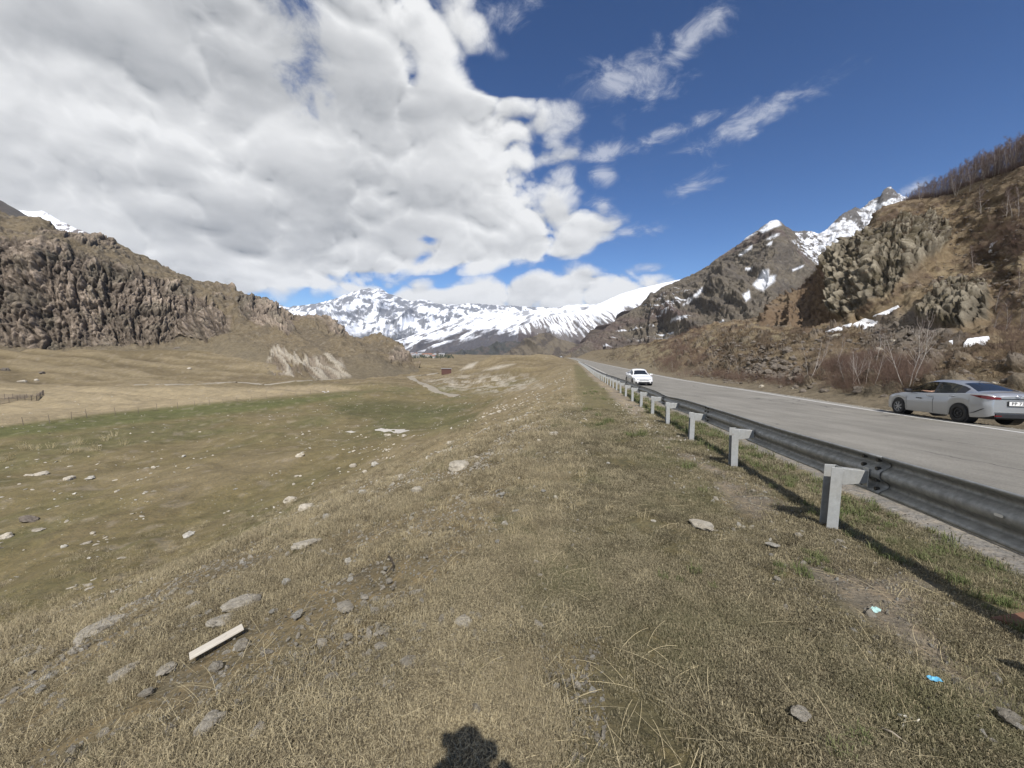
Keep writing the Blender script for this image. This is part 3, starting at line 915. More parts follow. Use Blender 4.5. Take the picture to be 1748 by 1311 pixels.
mountain('snow_mountain', [
 [(640, 640, 2700), (1080, 640, 2700)],
 [(640, 612, 3600), (672, 582, 4000), (700, 574, 4200), (740, 558, 4400), (789, 540, 4600), (820, 530, 4700), (850, 526, 4700), (880, 532, 4700), (905, 530, 4600), (930, 526, 4600), (970, 520, 4600), (1010, 519, 4600), (1080, 510, 4600)],
 [(640, 630, 5200), (1080, 560, 5200)]], 645, 1075, 380, [170, 6], d_range, a_range, m_range, sm=3, label='snowy range with purple brown forest on its lower slopes')

# --- smooth white shoulder running down from the right
def d_dome(Pt, par, px, py):
    x, y, z = Pt[..., 0], Pt[..., 1], Pt[..., 2]
    k = sstep(.1, .4, par) * (1 - sstep(.70, .86, par))
    return k * 38 * (ridged(x / 150 + z / 300, z / 600, 3.0, 4, .5) - .9) + 2 * fbm(x / 60, z / 60, 0, 3)
def a_dome(Pt, par, px, py, N, d):
    x, y, z = Pt[..., 0], Pt[..., 1], Pt[..., 2]
    n = fbm(x / 60, z / 60, 24.0, 5, .6)
    ch = 1.3 * fbm(x / 17 + z / 45, z / 110, 6.0, 5, .65)
    up = np.interp(px, [930, 980, 1020, 1059, 1124, 1173, 1240], [538, 536, 534, 524, 508, 492, 470])
    lo = np.interp(px, [930, 960, 1010, 1060, 1130, 1240], [560, 572, 566, 556, 530, 500])
    t = (py - up) / np.maximum(lo - up, 1)
    m = sstep(-.05, .35, (t - .5) * 1.0 + 1.5 * ch + .2) * sstep(-.15, .2, t)
    m = np.maximum(m, sstep(.85, 1.15, t + .6 * ch))
    alb = blend(np.broadcast_to(SNOW, px.shape + (3,)), m * .95, (.115, .098, .088))
    alb = blend(alb, sstep(1.2, 1.6, t + .4 * n), (.085, .070, .068))
    return alb
mountain('snow_mountain', [
 [(880, 640, 1900), (1300, 620, 1900)],
 [(880, 560, 2500), (905, 550, 2550), (930, 540, 2600), (968, 533, 2650), (1000, 528, 2700), (1020, 519, 2700), (1059, 501, 2750), (1090, 492, 2750), (1124, 484, 2750), (1150, 478, 2750), (1174, 473, 2750), (1200, 464, 2750), (1300, 430, 2750)],
 [(880, 570, 3200), (1300, 500, 3200)]], 885, 1280, 380, [190, 6], d_dome, a_dome, m_range, sm=5, label='smooth white snow shoulder descending behind the right hand peak')

# --- low wooded hills in the valley mouth
def d_low(Pt, par, px, py):
    x, y, z = Pt[..., 0], Pt[..., 1], Pt[..., 2]
    return sstep(.1, .4, par) * (26 * (ridged(x / 120 + z / 200, z / 300, 3.0, 4, .5) - .9) * (1 - .6 * sstep(.85, 1, par)) + 3 * fbm(x / 18, z / 18, 0, 3))
def a_low(col1, col2):
    def f(Pt, par, px, py, N, d):
        x, y, z = Pt[..., 0], Pt[..., 1], Pt[..., 2]
        n = fbm(x / 35, z / 25, 24.0, 5, .6)
        a = blend(np.broadcast_to(A3(col1), px.shape + (3,)), sstep(-.1, .35, n + .4 * fbm(x / 150, z / 50, 2.0, 3)), col2)
        return a
    return f
m_low = terrain_mat('wooded_slope', 10, .40, 3.5)
mountain('hill', [
 [(690, 625, 1650), (1000, 640, 1650)],
 [(690, 608, 1900), (735, 604, 1900), (770, 601, 1900), (800, 596, 1950), (825, 590, 1950), (852, 583, 1950), (880, 583, 1950), (900, 588, 1950), (950, 600, 1950), (1000, 610, 1950)],
 [(690, 620, 2200), (1000, 625, 2200)]], 692, 998, 220, [70, 6], d_low, a_low((.060, .062, .058), (.085, .075, .068)), m_low, label='low dark wooded hill behind the village')
mountain('hill', [
 [(780, 640, 1050), (1020, 640, 900)],
 [(780, 622, 1350), (830, 616, 1400), (847, 611, 1400), (862, 603, 1400), (878, 592, 1400), (898, 579, 1400), (917, 568, 1400), (932, 562, 1400), (950, 571, 1400), (966, 579, 1380), (990, 592, 1350), (1020, 604, 1300)],
 [(780, 640, 1700), (1020, 620, 1700)]], 782, 1018, 260, [120, 6], d_low, a_low((.145, .122, .090), (.085, .072, .060)), m_low, label='cone shaped brown hill in the middle of the valley mouth')
mountain('hill', [
 [(910, 640, 700), (1120, 620, 600)],
 [(910, 618, 1000), (940, 612, 1050), (960, 604, 1100), (985, 588, 1150), (1000, 577, 1200), (1041, 551, 1250), (1059, 537, 1280), (1080, 524, 1300), (1120, 500, 1300)],
 [(910, 640, 1500), (1120, 560, 1500)]], 912, 1118, 220, [100, 6], d_low, a_low((.092, .072, .066), (.13, .105, .085)), m_low, label='dark scrub slope below the white shoulder')

# --- snow bowl and crag behind the right hand peak
def d_r2(amp, s):
    def f(Pt, par, px, py):
        x, y, z = Pt[..., 0], Pt[..., 1], Pt[..., 2]
        k = sstep(0, .2, par) * (1 - .92 * sstep(.50, .93, par))
        h = x * .8 - y * .3
        r = ridged(h / s + z / (2.4 * s), z / (2.2 * s), 3.0 + y / 900, 5, .55)
        f1, f2, c = worley(h / (s * .22) + z / (s * .5), z / (s * .3), y / s)
        k2 = sstep(0, .1, par) * (1 - .55 * sstep(.9, 1.0, par))
        e1, e2, c2 = worley(h / (s * .085) + z / (s * .25), z / (s * .13), y / (s * .2))
        return k * amp * (r - .9) + k2 * amp * (.17 * (c - .5) + .10 * sstep(0, .25, f2 - f1) + .11 * (c2 - .5) + .07 * sstep(0, .25, e2 - e1) + .12 * fbm(x / (s * .1), z / (s * .1), y / (s * .1), 3))
    return f
def a_bowl(Pt, par, px, py, N, d):
    x, y, z = Pt[..., 0], Pt[..., 1], Pt[..., 2]
    n = fbm(x / 22, z / 22, 4.0, 5, .65); n3 = fbm(x / 7, z / 10, 4.0, 4, .6)
    alb = blend(np.broadcast_to(SNOW, px.shape + (3,)), sstep(-.12, .30, n3 + .5 * n) * .66, (.20, .18, .17))
    crag = np.maximum.reduce([polymask(px, py, [(1424, 372), (1461, 350), (1466, 362), (1476, 385), (1470, 392), (1458, 378), (1440, 372), (1430, 382)], 3),
                              polymask(px, py, [(1495, 345), (1510, 318), (1530, 322), (1536, 334), (1515, 342), (1500, 352)], 3),
                              polymask(px, py, [(1352, 390), (1392, 396), (1420, 440), (1400, 470), (1370, 430)], 4) * sstep(-.15, .2, n)])
    crag = sstep(.30, .62, crag + .75 * n3 + .3 * n)
    ridge = sstep(.93, 1.0, par) * sstep(-.1, .2, n)
    alb = blend(alb, np.maximum(crag * .95, ridge), (.11, .10, .09))
    return alb
m_rock2 = terrain_mat('mountain_rock', 7, .50, 4.5, rough=.9)
mountain('snow_mountain', [
 [(1300, 640, 900), (1700, 640, 900)],
 [(1300, 420, 1250), (1352, 392, 1250), (1388, 394, 1250), (1397, 398, 1250), (1413, 389, 1250), (1433, 367, 1250), (1447, 358, 1250), (1461, 350, 1250), (1468, 355, 1250), (1485, 343, 1240), (1500, 334, 1230), (1508, 322, 1220), (1519, 316, 1220), (1529, 326, 1220), (1543, 333, 1210), (1580, 345, 1200), (1700, 380, 1200)],
 [(1300, 480, 1500), (1700, 460, 1500)]], 1305, 1690, 330, [190, 6], d_r2(26, 120), a_bowl, m_rock2, sm=2, label='steep snow filled bowl below a rocky crest')

# --- the right hand peak
def a_peak(Pt, par, px, py, N, d):
    x, y, z = Pt[..., 0], Pt[..., 1], Pt[..., 2]
    n = fbm(x / 40, z / 32, y / 60, 5, .6); n3 = fbm(x / 9 + z / 14, z / 12, 4.0, 4, .6); n4 = fbm(x / 120, z / 90, 7.0, 4)
    alb = np.broadcast_to(A3((.150, .128, .098)), px.shape + (3,))
    alb = blend(alb, sstep(-.1, .4, n) * .65, (.100, .088, .078))
    alb = blend(alb, sstep(-.05, .4, n4) * .55, (.115, .080, .075))
    alb = blend(alb, sstep(.15, .5, n3) * .35, (.24, .215, .175))
    alb = blend(alb, sstep(.15, .5, -n3) * .30, (.055, .05, .045))
    def pm(poly, w=2.5): return polymask(px, py, poly, w)
    s = np.maximum.reduce([
        pm([(1296, 394), (1312, 378), (1328, 374), (1334, 384), (1318, 390), (1302, 398)], 2),
        pm([(1260, 436), (1284, 418), (1284, 423), (1264, 437)], 1.5),
        pm([(1301, 462), (1312, 460), (1313, 472), (1324, 470), (1322, 480), (1303, 496), (1292, 492), (1285, 486), (1296, 474)], 3) ,
        pm([(1268, 503), (1279, 496), (1281, 508), (1274, 514), (1270, 510)], 2),
        pm([(1272, 458), (1285, 456), (1284, 460), (1272, 461)], 1),
        pm([(1311, 415), (1319, 411), (1317, 418), (1309, 419)], 1.5),
        pm([(1308, 408), (1330, 396), (1330, 402), (1312, 412)], 2) * sstep(.0, .2, n3),
        pm([(1183, 505), (1199, 490), (1199, 497), (1188, 508)], 2),
        pm([(1165, 520), (1184, 508), (1180, 514), (1166, 522)], 1.5) * .8,
        pm([(1352, 412), (1372, 408), (1404, 448), (1402, 456), (1372, 434)], 4) * sstep(.05, .25, n3 + .2 * n),
        pm([(1352, 460), (1372, 452), (1370, 456), (1354, 463)], 1),
        pm([(1168, 452), (1300, 390), (1296, 394), (1176, 470), (1120, 492), (1120, 486)], 3) * sstep(-.1, .15, n3),
        pm([(1100, 520), (1160, 488), (1190, 500), (1120, 545)], 5) * sstep(.3, .42, n3 + .4 * n) * .9,
        pm([(1060, 560), (1180, 535), (1150, 575), (1030, 592)], 4) * sstep(.28, .4, fbm(x / 22 + z / 12, z / 14, 9.0, 3)) * .9,
        pm([(1218, 555), (1236, 546), (1236, 549), (1222, 558)], 1)])
    return blend(alb, s * sstep(-.45, -.2, n3 + .5 * s), SNOW)
PK = mountain('mountain_peak', [
 [(930, 650, 420), (1060, 650, 340), (1221, 660, 250), (1420, 670, 240), (1560, 670, 240)],
 [(930, 622, 800), (966, 602, 900), (1000, 582, 900), (1041, 556, 900), (1059, 541, 900), (1080, 530, 900), (1095, 520, 900), (1105, 508, 890), (1111, 499, 880), (1116, 502, 880), (1130, 491, 880), (1150, 482, 880), (1176, 471, 880), (1211, 454, 880), (1220, 444, 880), (1231, 437, 880), (1247, 426, 880), (1263, 415, 880), (1280, 402, 880), (1296, 392, 880), (1312, 379, 880), (1326, 374, 880), (1338, 385, 880), (1352, 394, 870), (1364, 408, 850), (1380, 424, 840), (1395, 440, 820), (1412, 462, 800), (1440, 490, 780), (1560, 540, 760)],
 [(930, 640, 1200), (1326, 460, 1200), (1560, 600, 1200)]], 935, 1550, 560, [330, 6], d_r2(20, 85), a_peak, m_rock2, sm=2, label='pointed rocky peak with scattered snow patches right of the road')

# --- the near hillside on the right, with its two rock faces
def qpt(q, D, dz):
    X = rail_x(D) + q / COSR
    Z = road_z(D) + dz
    u, v = proj(np.array(X), np.array(float(D)), np.array(Z))
    return (float(u), float(v), float(D))
Ds = [5, 6, 7, 8.5, 10, 12, 14.4, 18, 22, 28, 36, 50, 70, 100, 140, 200, 300, 380, 470, 600, 760, 900]
rows = [
 [qpt(11.6, d, -.5) for d in Ds],
 [qpt(14.2, d, .05) for d in Ds],
 [qpt(19 if d < 60 else 19, d, 2.4 if d < 60 else 2.0) for d in Ds],
 [(940, 607, 1300), (966, 603, 950), (985, 600, 760), (1020, 598, 500), (1050, 596, 360), (1080, 591, 280), (1130, 587, 190), (1180, 570, 160), (1221, 557, 145), (1292, 551, 125), (1340, 556, 108), (1420, 550, 98), (1450, 547, 92), (1500, 560, 78), (1560, 572, 66), (1650, 575, 56), (1748, 560, 48), (2000, 540, 38), (2600, 500, 27), (3400, 480, 22)],
 [(940, 606.5, 1330), (966, 602.5, 980), (985, 599.5, 790), (1020, 597.5, 520), (1050, 595, 380), (1080, 590, 300), (1130, 586, 210), (1180, 568, 180), (1221, 556, 160), (1292, 547, 135), (1320, 522, 131), (1345, 500, 130), (1373, 488, 130), (1400, 466, 130), (1412, 452, 129), (1446, 424, 127), (1500, 396, 120), (1560, 396, 112), (1600, 410, 104), (1650, 440, 90), (1700, 460, 78), (1748, 470, 66), (2000, 440, 52), (2600, 380, 40), (3400, 330, 32)],
 [(940, 607, 1400), (966, 604, 1020), (985, 601, 820), (1020, 599, 550), (1050, 596.5, 410), (1080, 591, 330), (1130, 587, 240), (1180, 570, 215), (1221, 558, 190), (1292, 549, 155), (1320, 524, 146), (1345, 501, 142), (1373, 487, 141), (1400, 461, 141), (1412, 447, 142), (1430, 434, 142), (1446, 416, 142), (1462, 404, 142), (1480, 386, 142), (1497, 358, 142), (1510, 350, 142), (1527, 345, 142), (1543, 340, 141), (1579, 338, 138), (1605, 334, 133), (1629, 330, 128), (1659, 314, 121), (1698, 300, 113), (1748, 281, 104), (2000, 190, 80), (2600, 60, 58), (3400, -40, 46)],
 [(940, 625, 1600), (1050, 618, 600), (1130, 610, 320), (1292, 580, 240), (1420, 470, 190), (1543, 365, 185), (1748, 310, 160), (2000, 220, 130), (2600, 90, 90), (3400, 0, 70)],
]
HL, HLpar = loft(rows, 958, 2900, 900, [10, 22, 130, 130, 80, 10], sm=3)
HL = soften(HL, 4)
Nn = normals(HL)
hpx, hpy = proj(HL[..., 0], HL[..., 1], HL[..., 2])
x, y, z = HL[..., 0], HL[..., 1], HL[..., 2]
R_MAIN = [(1410, 452), (1446, 420), (1480, 400), (1530, 383), (1575, 380), (1612, 392), (1628, 408), (1600, 440), (1565, 470), (1530, 505), (1480, 532), (1452, 549), (1424, 544), (1408, 505)]
R_SMALL = [(1568, 548), (1580, 520), (1616, 494), (1650, 488), (1690, 498), (1700, 520), (1688, 545), (1650, 568), (1618, 566), (1590, 560)]
R_WEDGE = [(1296, 552), (1330, 512), (1373, 486), (1408, 458), (1424, 500), (1424, 540), (1398, 556), (1345, 557)]
rm = polymask(hpx, hpy, R_MAIN, 7); rs = polymask(hpx, hpy, R_SMALL, 5); rw = polymask(hpx, hpy, R_WEDGE, 5)
hh = x * .55 - y * .83
lean = z * .32
f1, f2, cid = worley((hh + lean + 1.2 * fbm(x * .1, y * .1, z * .1, 3)) / 2.1, z / 10.0, (x + y) / 12.0)
g1, g2, cid2 = worley((hh + lean) / .9, z / 3.6, (x + y) / 4.0)
crk = sstep(0, .22, f2 - f1); crk2 = sstep(0, .25, g2 - g1)
blk1, blk2, blkc = worley(x / 1.1, y / 1.1, z / .9)
rock = np.clip(rm + rs, 0, 1)
disp = rm * (3.4 + 3.4 * fbm(hh * .06, z * .05, 1.0, 4)) + rs * (1.6 + 1.4 * fbm(hh * .12, z * .1, 5.0, 3))
disp = disp + rm * (1.6 * (cid - .5) + 1.0 * crk - 1.0 + .95 * (cid2 - .5) + .6 * crk2 + .65 * (blkc - .5) + 1.3 * fbm(x * .35, y * .35, z * .35, 3))
disp = disp + rs * (1.15 * (cid - .5) + .9 * crk - .5 + .8 * (cid2 - .5) + .5 * crk2 + .5 * (blkc - .5))
disp = disp + rw * (3.8 * (ridged(hh / 9 + z / 16, z / 30, 2.0, 4) - .8) + .8 * (cid2 - .5))
up = sstep(1.1, 2.2, HLpar) * (1 - .7 * sstep(4.7, 5.0, HLpar)) * lerp(.15, 1.0, sstep(1000, 1110, hpx))
rough = (1 - rock)
disp = disp + rough * up * (1.7 * fbm(x * .06, y * .06, z * .06, 4) + .75 * fbm(x * .3, y * .3, z * .3, 4))
# tumbled blocks through the grass
t1, t2, tc = worley(x / 1.25, y / 1.25, z / 1.25)
rub = sstep(-.1, .35, fbm(x * .05, y * .05, z * .08, 3) + .45 * polymask(hpx, hpy, [(1130, 600), (1250, 560), (1340, 580), (1500, 600), (1900, 590), (1900, 700), (1250, 660)], 20))
talus = polymask(hpx, hpy, [(1462, 560), (1560, 528), (1600, 560), (1650, 590), (1560, 600), (1480, 598)], 12)
rub = np.clip(rub + talus, 0, 1) * rough * sstep(.8, 1.4, HLpar) * (1 - sstep(4.3, 4.9, HLpar))
stone = sstep(.52, .20, t1) * (tc > .42)
disp = disp + rub * stone * (.45 + .45 * tc)
scrubn = fbm(x * .22, y * .22, z * .28, 4)
scrub = sstep(.12, .40, scrubn) * rough * sstep(1.2, 2, HLpar) * lerp(.25, 1.0, sstep(1000, 1110, hpx))
disp = disp + scrub * .35 * (1 + perlin(x * 2.2, y * 2.2, z * 2.2))
# shelf of heather and ledges above the main face
ledge = sstep(.25, .5, perlin(x * .08, y * .08, z * .55))
disp = disp + rough * up * .8 * ledge * sstep(3.2, 4, HLpar)
HL2 = HL + Nn * disp[..., None]
hpx, hpy = proj(HL2[..., 0], HL2[..., 1], HL2[..., 2])
n1 = fbm(x * .08, y * .08, z * .08, 4); n2 = fbm(x * .6, y * .6, z * .6, 3)
alb = np.broadcast_to(A3((.180, .136, .082)), x.shape + (3,)).copy()
alb = blend(alb, sstep(-.1, .45, n1) * .6, (.130, .098, .068))
alb = blend(alb, sstep(.05, .5, n2) * .45, (.25, .205, .135))
yel = polymask(hpx, hpy, [(1600, 470), (1748, 410), (2300, 380), (2300, 520), (1748, 480), (1690, 480), (1640, 480)], 18) * sstep(-.3, .3, n2)
alb = blend(alb, yel * .7, (.26, .21, .13))
grassy = polymask(hpx, hpy, [(955, 606), (1080, 588), (1130, 586), (1180, 610), (1130, 636), (1000, 612)], 6)
alb = blend(alb, grassy * .65, (.20, .168, .108))
alb = blend(alb, polymask(hpx, hpy, [(1180, 575), (1290, 552), (1420, 556), (1460, 575), (1330, 590), (1230, 600)], 14) * sstep(-.2, .3, n1 + n2) * .6, (.185, .160, .10))
alb = blend(alb, scrub * .75, (.080, .055, .040))
alb = blend(alb, rub * stone * .85, A3((.195, .165, .135)) )
alb = blend(alb, talus * .7, (.150, .135, .118))
rc = A3((.185, .162, .120)) * (1 + .75 * (cid2[..., None] - .5)) * (1 + .45 * (cid[..., None] - .5))
rc = blend(rc, (1 - crk) * .6, (.07, .058, .042)); rc = blend(rc, (1 - crk2) * .35, (.10, .08, .055))  # cracks darkened in the albedo, shade as well as dirt
rc = blend(rc, sstep(.08, .35, fbm(x * .3, y * .3, z * .45, 4)) * .75, (.085, .070, .042))
alb = lerp(alb, rc, sstep(.3, .8, rock)[..., None])
alb = blend(alb, rw * .75, (.140, .100, .068))
alb = blend(alb, rw * sstep(.1, .5, n2) * .5, (.12, .08, .05))
gull = polymask(hpx, hpy, [(1640, 455), (1700, 415), (1748, 375), (2200, 300), (2200, 400), (1748, 425), (1690, 452)], 10)
alb = blend(alb, gull * .8, (.060, .045, .035))
alb = blend(alb, sstep(1.9, .8, HLpar) * .75, (.195, .165, .115))
rhill_mat = terrain_mat('heath_and_rock', .8, .55, .35, 1.1)
o = grid_object('hillside', HL2, rhill_mat, {'albedo': np.clip(alb, .02, .8)})
tag(o, kind='structure')

def hill_point(px, py):
    """the visible point of the near hillside at a photograph pixel"""
    d = np.hypot(hpx - px, hpy - py)
    d = np.where(HLpar > 5.02, 999, d) + np.where(d < 2.5, HL2[..., 1] * .02, 50)
    j = np.unravel_index(int(np.argmin(d)), d.shape)
    return Vector(HL2[j]), Vector(Nn[j]), j

# ------------------------------------------------------------------ shared materials for built things
def galvanised(name, base, dark, streak=1.0):
    m, T = mat_new(name)
    pos = T.node('ShaderNodeNewGeometry').outputs['Position']
    n = T.noise(pos, 14, 6, .65); n2 = T.noise(T.vm('MULTIPLY', pos, (1, 1, .12)), 22, 5, .7)
    c = T.mix(T.ramp(n, .3, .7), base, dark)
    c = T.mix(T.m('MULTIPLY', T.ramp(T.noise(pos, 70, 3, .6), .5, .8), .3), c, dark)
    c = T.mix(T.m('MULTIPLY', T.ramp(n2, .52, .75), .45 * streak), c, (.13, .115, .10))
    rust = T.ramp(T.noise(pos, 5, 6, .7), .64, .74)
    c = T.mix(T.m('MULTIPLY', rust, .5), c, (.16, .085, .045))
    principled(T, c, T.ramp(n, .3, .8, .42, .68), .35, .5, bump(T, n, .002))
    return m
M_RAIL = galvanised('weathered_galvanised_rail', (.31, .315, .305), (.19, .195, .19))
M_POST = galvanised('galvanised_post', (.46, .465, .45), (.35, .355, .34), .6)
M_BOLT = simple_mat('bolt_steel', (.09, .085, .08), .5, .7)

# ------------------------------------------------------------------ guard rail along the bank
def rail_point(s_y, off=0.0):
    """point and axes on the post line at forward distance s_y"""
    x0 = float(rail_x(s_y)); dx = float(rail_x(s_y + .5) - rail_x(s_y - .5))
    t = Vector((dx, 1.0, float(road_z(s_y + .5) - road_z(s_y - .5)))).normalized()
    th = Vector((t.x, t.y, 0)).normalized()
    n = Vector((th.y, -th.x, 0))
    return Vector((x0, s_y, float(road_z(s_y)))) + n * off, t, n

SLOT = simple_mat('pale_slot', (.55, .54, .50), .6)
guard = empty('guard_rail', tuple(rail_point(4.05)[0]), 0, 'galvanised steel crash barrier on posts along the near edge of the road', 'guard rail')
def local(o):
    """parent to the barrier while keeping its place"""
    o.parent = guard
    o.matrix_parent_inverse = Matrix.Translation(-guard.location)
    return o

STEP = 2.672
def wobble(y):
    return (.05 * math.sin(y * .9) * math.exp(-((y - 14.5) / 3.0) ** 2) + .012 * math.sin(y * 1.7 + 1), -.06 * math.exp(-((y - 14.3) / 1.5) ** 2) + .008 * math.sin(y * .8))
post_me = spacer_me = None
def c_post():
    b = MB()
    # channel section, open towards the approaching traffic
    o_ = [(-.055, -.065), (.056, -.065), (.056, .065), (-.055, .065), (-.055, .059), (.050, .059), (.050, -.059), (-.055, -.059)]
    n = len(o_)
    vs = [(x, y, -.35) for x, y in o_] + [(x, y, .70) for x, y in o_]
    fs = [(i, (i + 1) % n, n + (i + 1) % n, n + i) for i in range(n)]
    fs += [(n, n + 1, n + 6, n + 7), (n + 1, n + 2, n + 5, n + 6), (n + 2, n + 3, n + 4, n + 5)]
    b.add(vs, fs)
    return b
def spacer():
    b = MB()
    # folded bracket that tapers from the post to the rail
    w0, w1 = .038, .034
    z0a, z0b, z1a, z1b = .505, .69, .545, .675
    x0, x1 = .056, .30
    vs = [(x0, -w0, z0a), (x0, w0, z0a), (x0, w0, z0b), (x0, -w0, z0b), (x1, -w1, z1a), (x1, w1, z1a), (x1, w1, z1b), (x1, -w1, z1b)]
    b.add(vs, [(0, 1, 2, 3), (4, 7, 6, 5), (0, 4, 5, 1), (1, 5, 6, 2), (2, 6, 7, 3), (3, 7, 4, 0)])
    b.box((x0 + .012, 0, .592), (.02, w0 * 2.5, .15))
    b.box((x1 + .003, 0, .61), (.008, w1 * 2.6, .20))
    return b
proto_post = proto_sp = None
k0 = -3
posts = []
for k in range(k0, 74):
    yk = 4.05 + STEP * k
    c, t, n = rail_point(yk)
    gz = float(ground_z(c.x, c.y))
    ang = math.atan2(n.y, n.x)
    if proto_post is None:
        po = c_post().build('post', M_POST, None, bevel=.003)
        sp = spacer().build('spacer_block', M_POST, po, bevel=.004)
        bb = MB()
        for z_ in (.62, .56): bb.cyl((.315, 0, z_), (1, 0, 0), .011, .03, 6)
        bb.cyl((0, -.036, .60), (0, 1, 0), .012, .02, 6)
        bt = tag(bb.build('bolts', M_BOLT, po), kind='stuff')
        proto_post = po
    else:
        po = copy_tree(proto_post)
    local(po)
    po.location = (c.x, c.y, c.z - .015 + .012 * math.sin(k * 2.3))
    po.rotation_euler = (R(1.2 * math.sin(k * 1.7)), R(1.5 * math.sin(k * 2.9 + 1)), ang)
    posts.append(po)

PROF = [(1.28 * a, 1.15 * b) for a, b in [(.155, .012), (.146, .0), (.128, .022), (.108, .066), (.094, .080), (.076, .080), (.062, .066), (.036, .018), (.022, .004), (.0, 0.0),
        (-.022, .004), (-.036, .018), (-.062, .066), (-.076, .080), (-.094, .080), (-.108, .066), (-.128, .022), (-.146, .0), (-.155, .012)]]
for k in range(k0 - 1, 72, 2):
    ya, yb = 4.05 + STEP * k - .16, 4.05 + STEP * (k + 2) + .16
    n_ = 14 if k < 20 else 4
    ring = []
    lap = .011 if (k // 2) % 2 else 0.0
    for i in range(n_ + 1):
        yy = ya + (yb - ya) * i / n_
        wx, wz = wobble(yy)
        c, t, n = rail_point(yy, .322 + wx + lap)
        ring.append([(c + n * d + Vector((0, 0, .64 + wz + z))) for z, d in PROF])
    m = len(PROF)
    vs = [v for r in ring for v in r]
    fs = [(i * m + j, i * m + j + 1, (i + 1) * m + j + 1, (i + 1) * m + j) for i in range(n_) for j in range(m - 1)]
    b = MB().add(vs, fs)
    o = b.build('rail_section', M_RAIL, None, smooth=True)
    local(o)
    sd_ = o.modifiers.new('sheet', 'SOLIDIFY'); sd_.thickness = .0035; sd_.offset = 0
    if k < 16:
        # bolts of the lap joint and the slotted hole half way
        b = MB()
        for dy in (-.10, .10):
            for z, d in ((.150, .052), (.062, .050), (-.062, .050), (-.150, .052)):
                yy = 4.05 + STEP * k + dy
                wx, wz = wobble(yy)
                c, t, n = rail_point(yy, .322 + wx - .004)
                b.cyl(c + n * (d - .022) + Vector((0, 0, .64 + wz + z)), n, .019, .036, 8)
        yy = 4.05 + STEP * (k + 1)
        jb = tag(b.build('joint_bolts', M_BOLT, None), kind='stuff')
        jb.parent = o
        jb.matrix_parent_inverse = Matrix.Translation(-guard.location) if False else Matrix.Identity(4)
        if k >= -1 or True:
            hb = MB()
            c, t, n = rail_point(4.05 + STEP * k + STEP * .5 if k != -2 else 2.75, .322)
            r_, h_ = .011, .022
            pts = [(h_ + r_ * math.cos(a), r_ * math.sin(a)) for a in np.linspace(-math.pi / 2, math.pi / 2, 6)] + [(-h_ + r_ * math.cos(a), r_ * math.sin(a)) for a in np.linspace(math.pi / 2, 3 * math.pi / 2, 6)]
            vs = [c - n * .0045 + t * u + Vector((0, 0, .66 + v)) for u, v in pts]
            hb.add(vs, [tuple(range(len(vs)))])
            ho = hb.build('slot', SLOT, None)
            ho.parent = o

# ------------------------------------------------------------------ stones
def rock_mesh(seed, flat=.6, rough=.28, sub=3, ang=1.0):
    bm = bmesh.new(); bmesh.ops.create_icosphere(bm, subdivisions=sub, radius=1.0)
    r = random.Random(seed)
    sx, sy_ = r.uniform(.75, 1.25), r.uniform(.65, 1.0)
    planes = []
    for _ in range(9):
        v = Vector((r.gauss(0, 1), r.gauss(0, 1), r.gauss(0, 1))).normalized()
        planes.append((v, r.uniform(.58, .9)))
    for v in bm.verts:
        p = v.co.copy()
        for n, d in planes:                      # chop flat faces
            e = p.dot(n) - d
            if e > 0: p -= n * e * ang
        c = np.array(p) * 1.7 + seed * 3.1
        p *= 1 + rough * float(fbm(c[0], c[1], c[2], 3))
        v.co = Vector((p.x * sx, p.y * sy_, p.z * flat))
    me = bpy.data.meshes.new('rock'); bm.to_mesh(me); bm.free()
    me.polygons.foreach_set('use_smooth', [False] * len(me.polygons))
    return me

def rock_mat(name, c1, c2, c3=None, scale=6.0):
    m, T = mat_new(name)
    oc = T.node('ShaderNodeTexCoord').outputs['Object']
    oi = T.node('ShaderNodeObjectInfo').outputs['Random']
    v = T.vm('ADD', oc, T.comb(T.m('MULTIPLY', oi, 31), 0, 0))
    n = T.noise(v, scale * .3, 7, .65); n2 = T.noise(v, scale * 1.6, 5, .7)
    c = T.mix(T.ramp(n, .35, .65), c1, c2)
    c = T.mix(T.m('MULTIPLY', T.ramp(n2, .55, .7), .7), c, c3 or c2)
    c = T.vm('SCALE', c, sc=T.m('ADD', .8, T.m('MULTIPLY', oi, .4)))
    principled(T, c, .92, 0, .2, bump(T, T.m('ADD', n, T.m('MULTIPLY', n2, .5)), .06))
    return m
M_LIME = rock_mat('lichened_limestone', (.50, .455, .37), (.35, .31, .245), (.60, .56, .47))
M_PALE = rock_mat('pale_limestone', (.52, .495, .43), (.38, .35, .29), (.64, .62, .56))
M_DARK = rock_mat('dark_basalt', (.125, .105, .085), (.175, .150, .122), (.08, .066, .053))
LIME = [rock_mesh(i + 1, .62, .25) for i in range(6)]
SLAB = [rock_mesh(i + 21, .24, .22) for i in range(4)]
for me in LIME + SLAB: me.materials.append(M_LIME)
PALE = [m.copy() for m in LIME[:3] + SLAB[:2]]
for me in PALE: me.materials.clear(); me.materials.append(M_PALE)
DARK = [rock_mesh(i + 41, .8, .22, 3) for i in range(7)]
for me in DARK: me.materials.append(M_DARK)

def put_rock(name, me, loc, size, label, cat='rock', group=None, rz=None, tilt=(0, 0), sink=.25, squash=1.0):
    o = bpy.data.objects.new(name, me); COL.objects.link(o)
    o.scale = (size, size * squash, size)
    o.rotation_euler = (tilt[0], tilt[1], random.uniform(0, 6.28) if rz is None else rz)
    o.location = (loc[0], loc[1], loc[2] + size * .5 * (.5 - sink))
    return tag(o, label, cat, group)

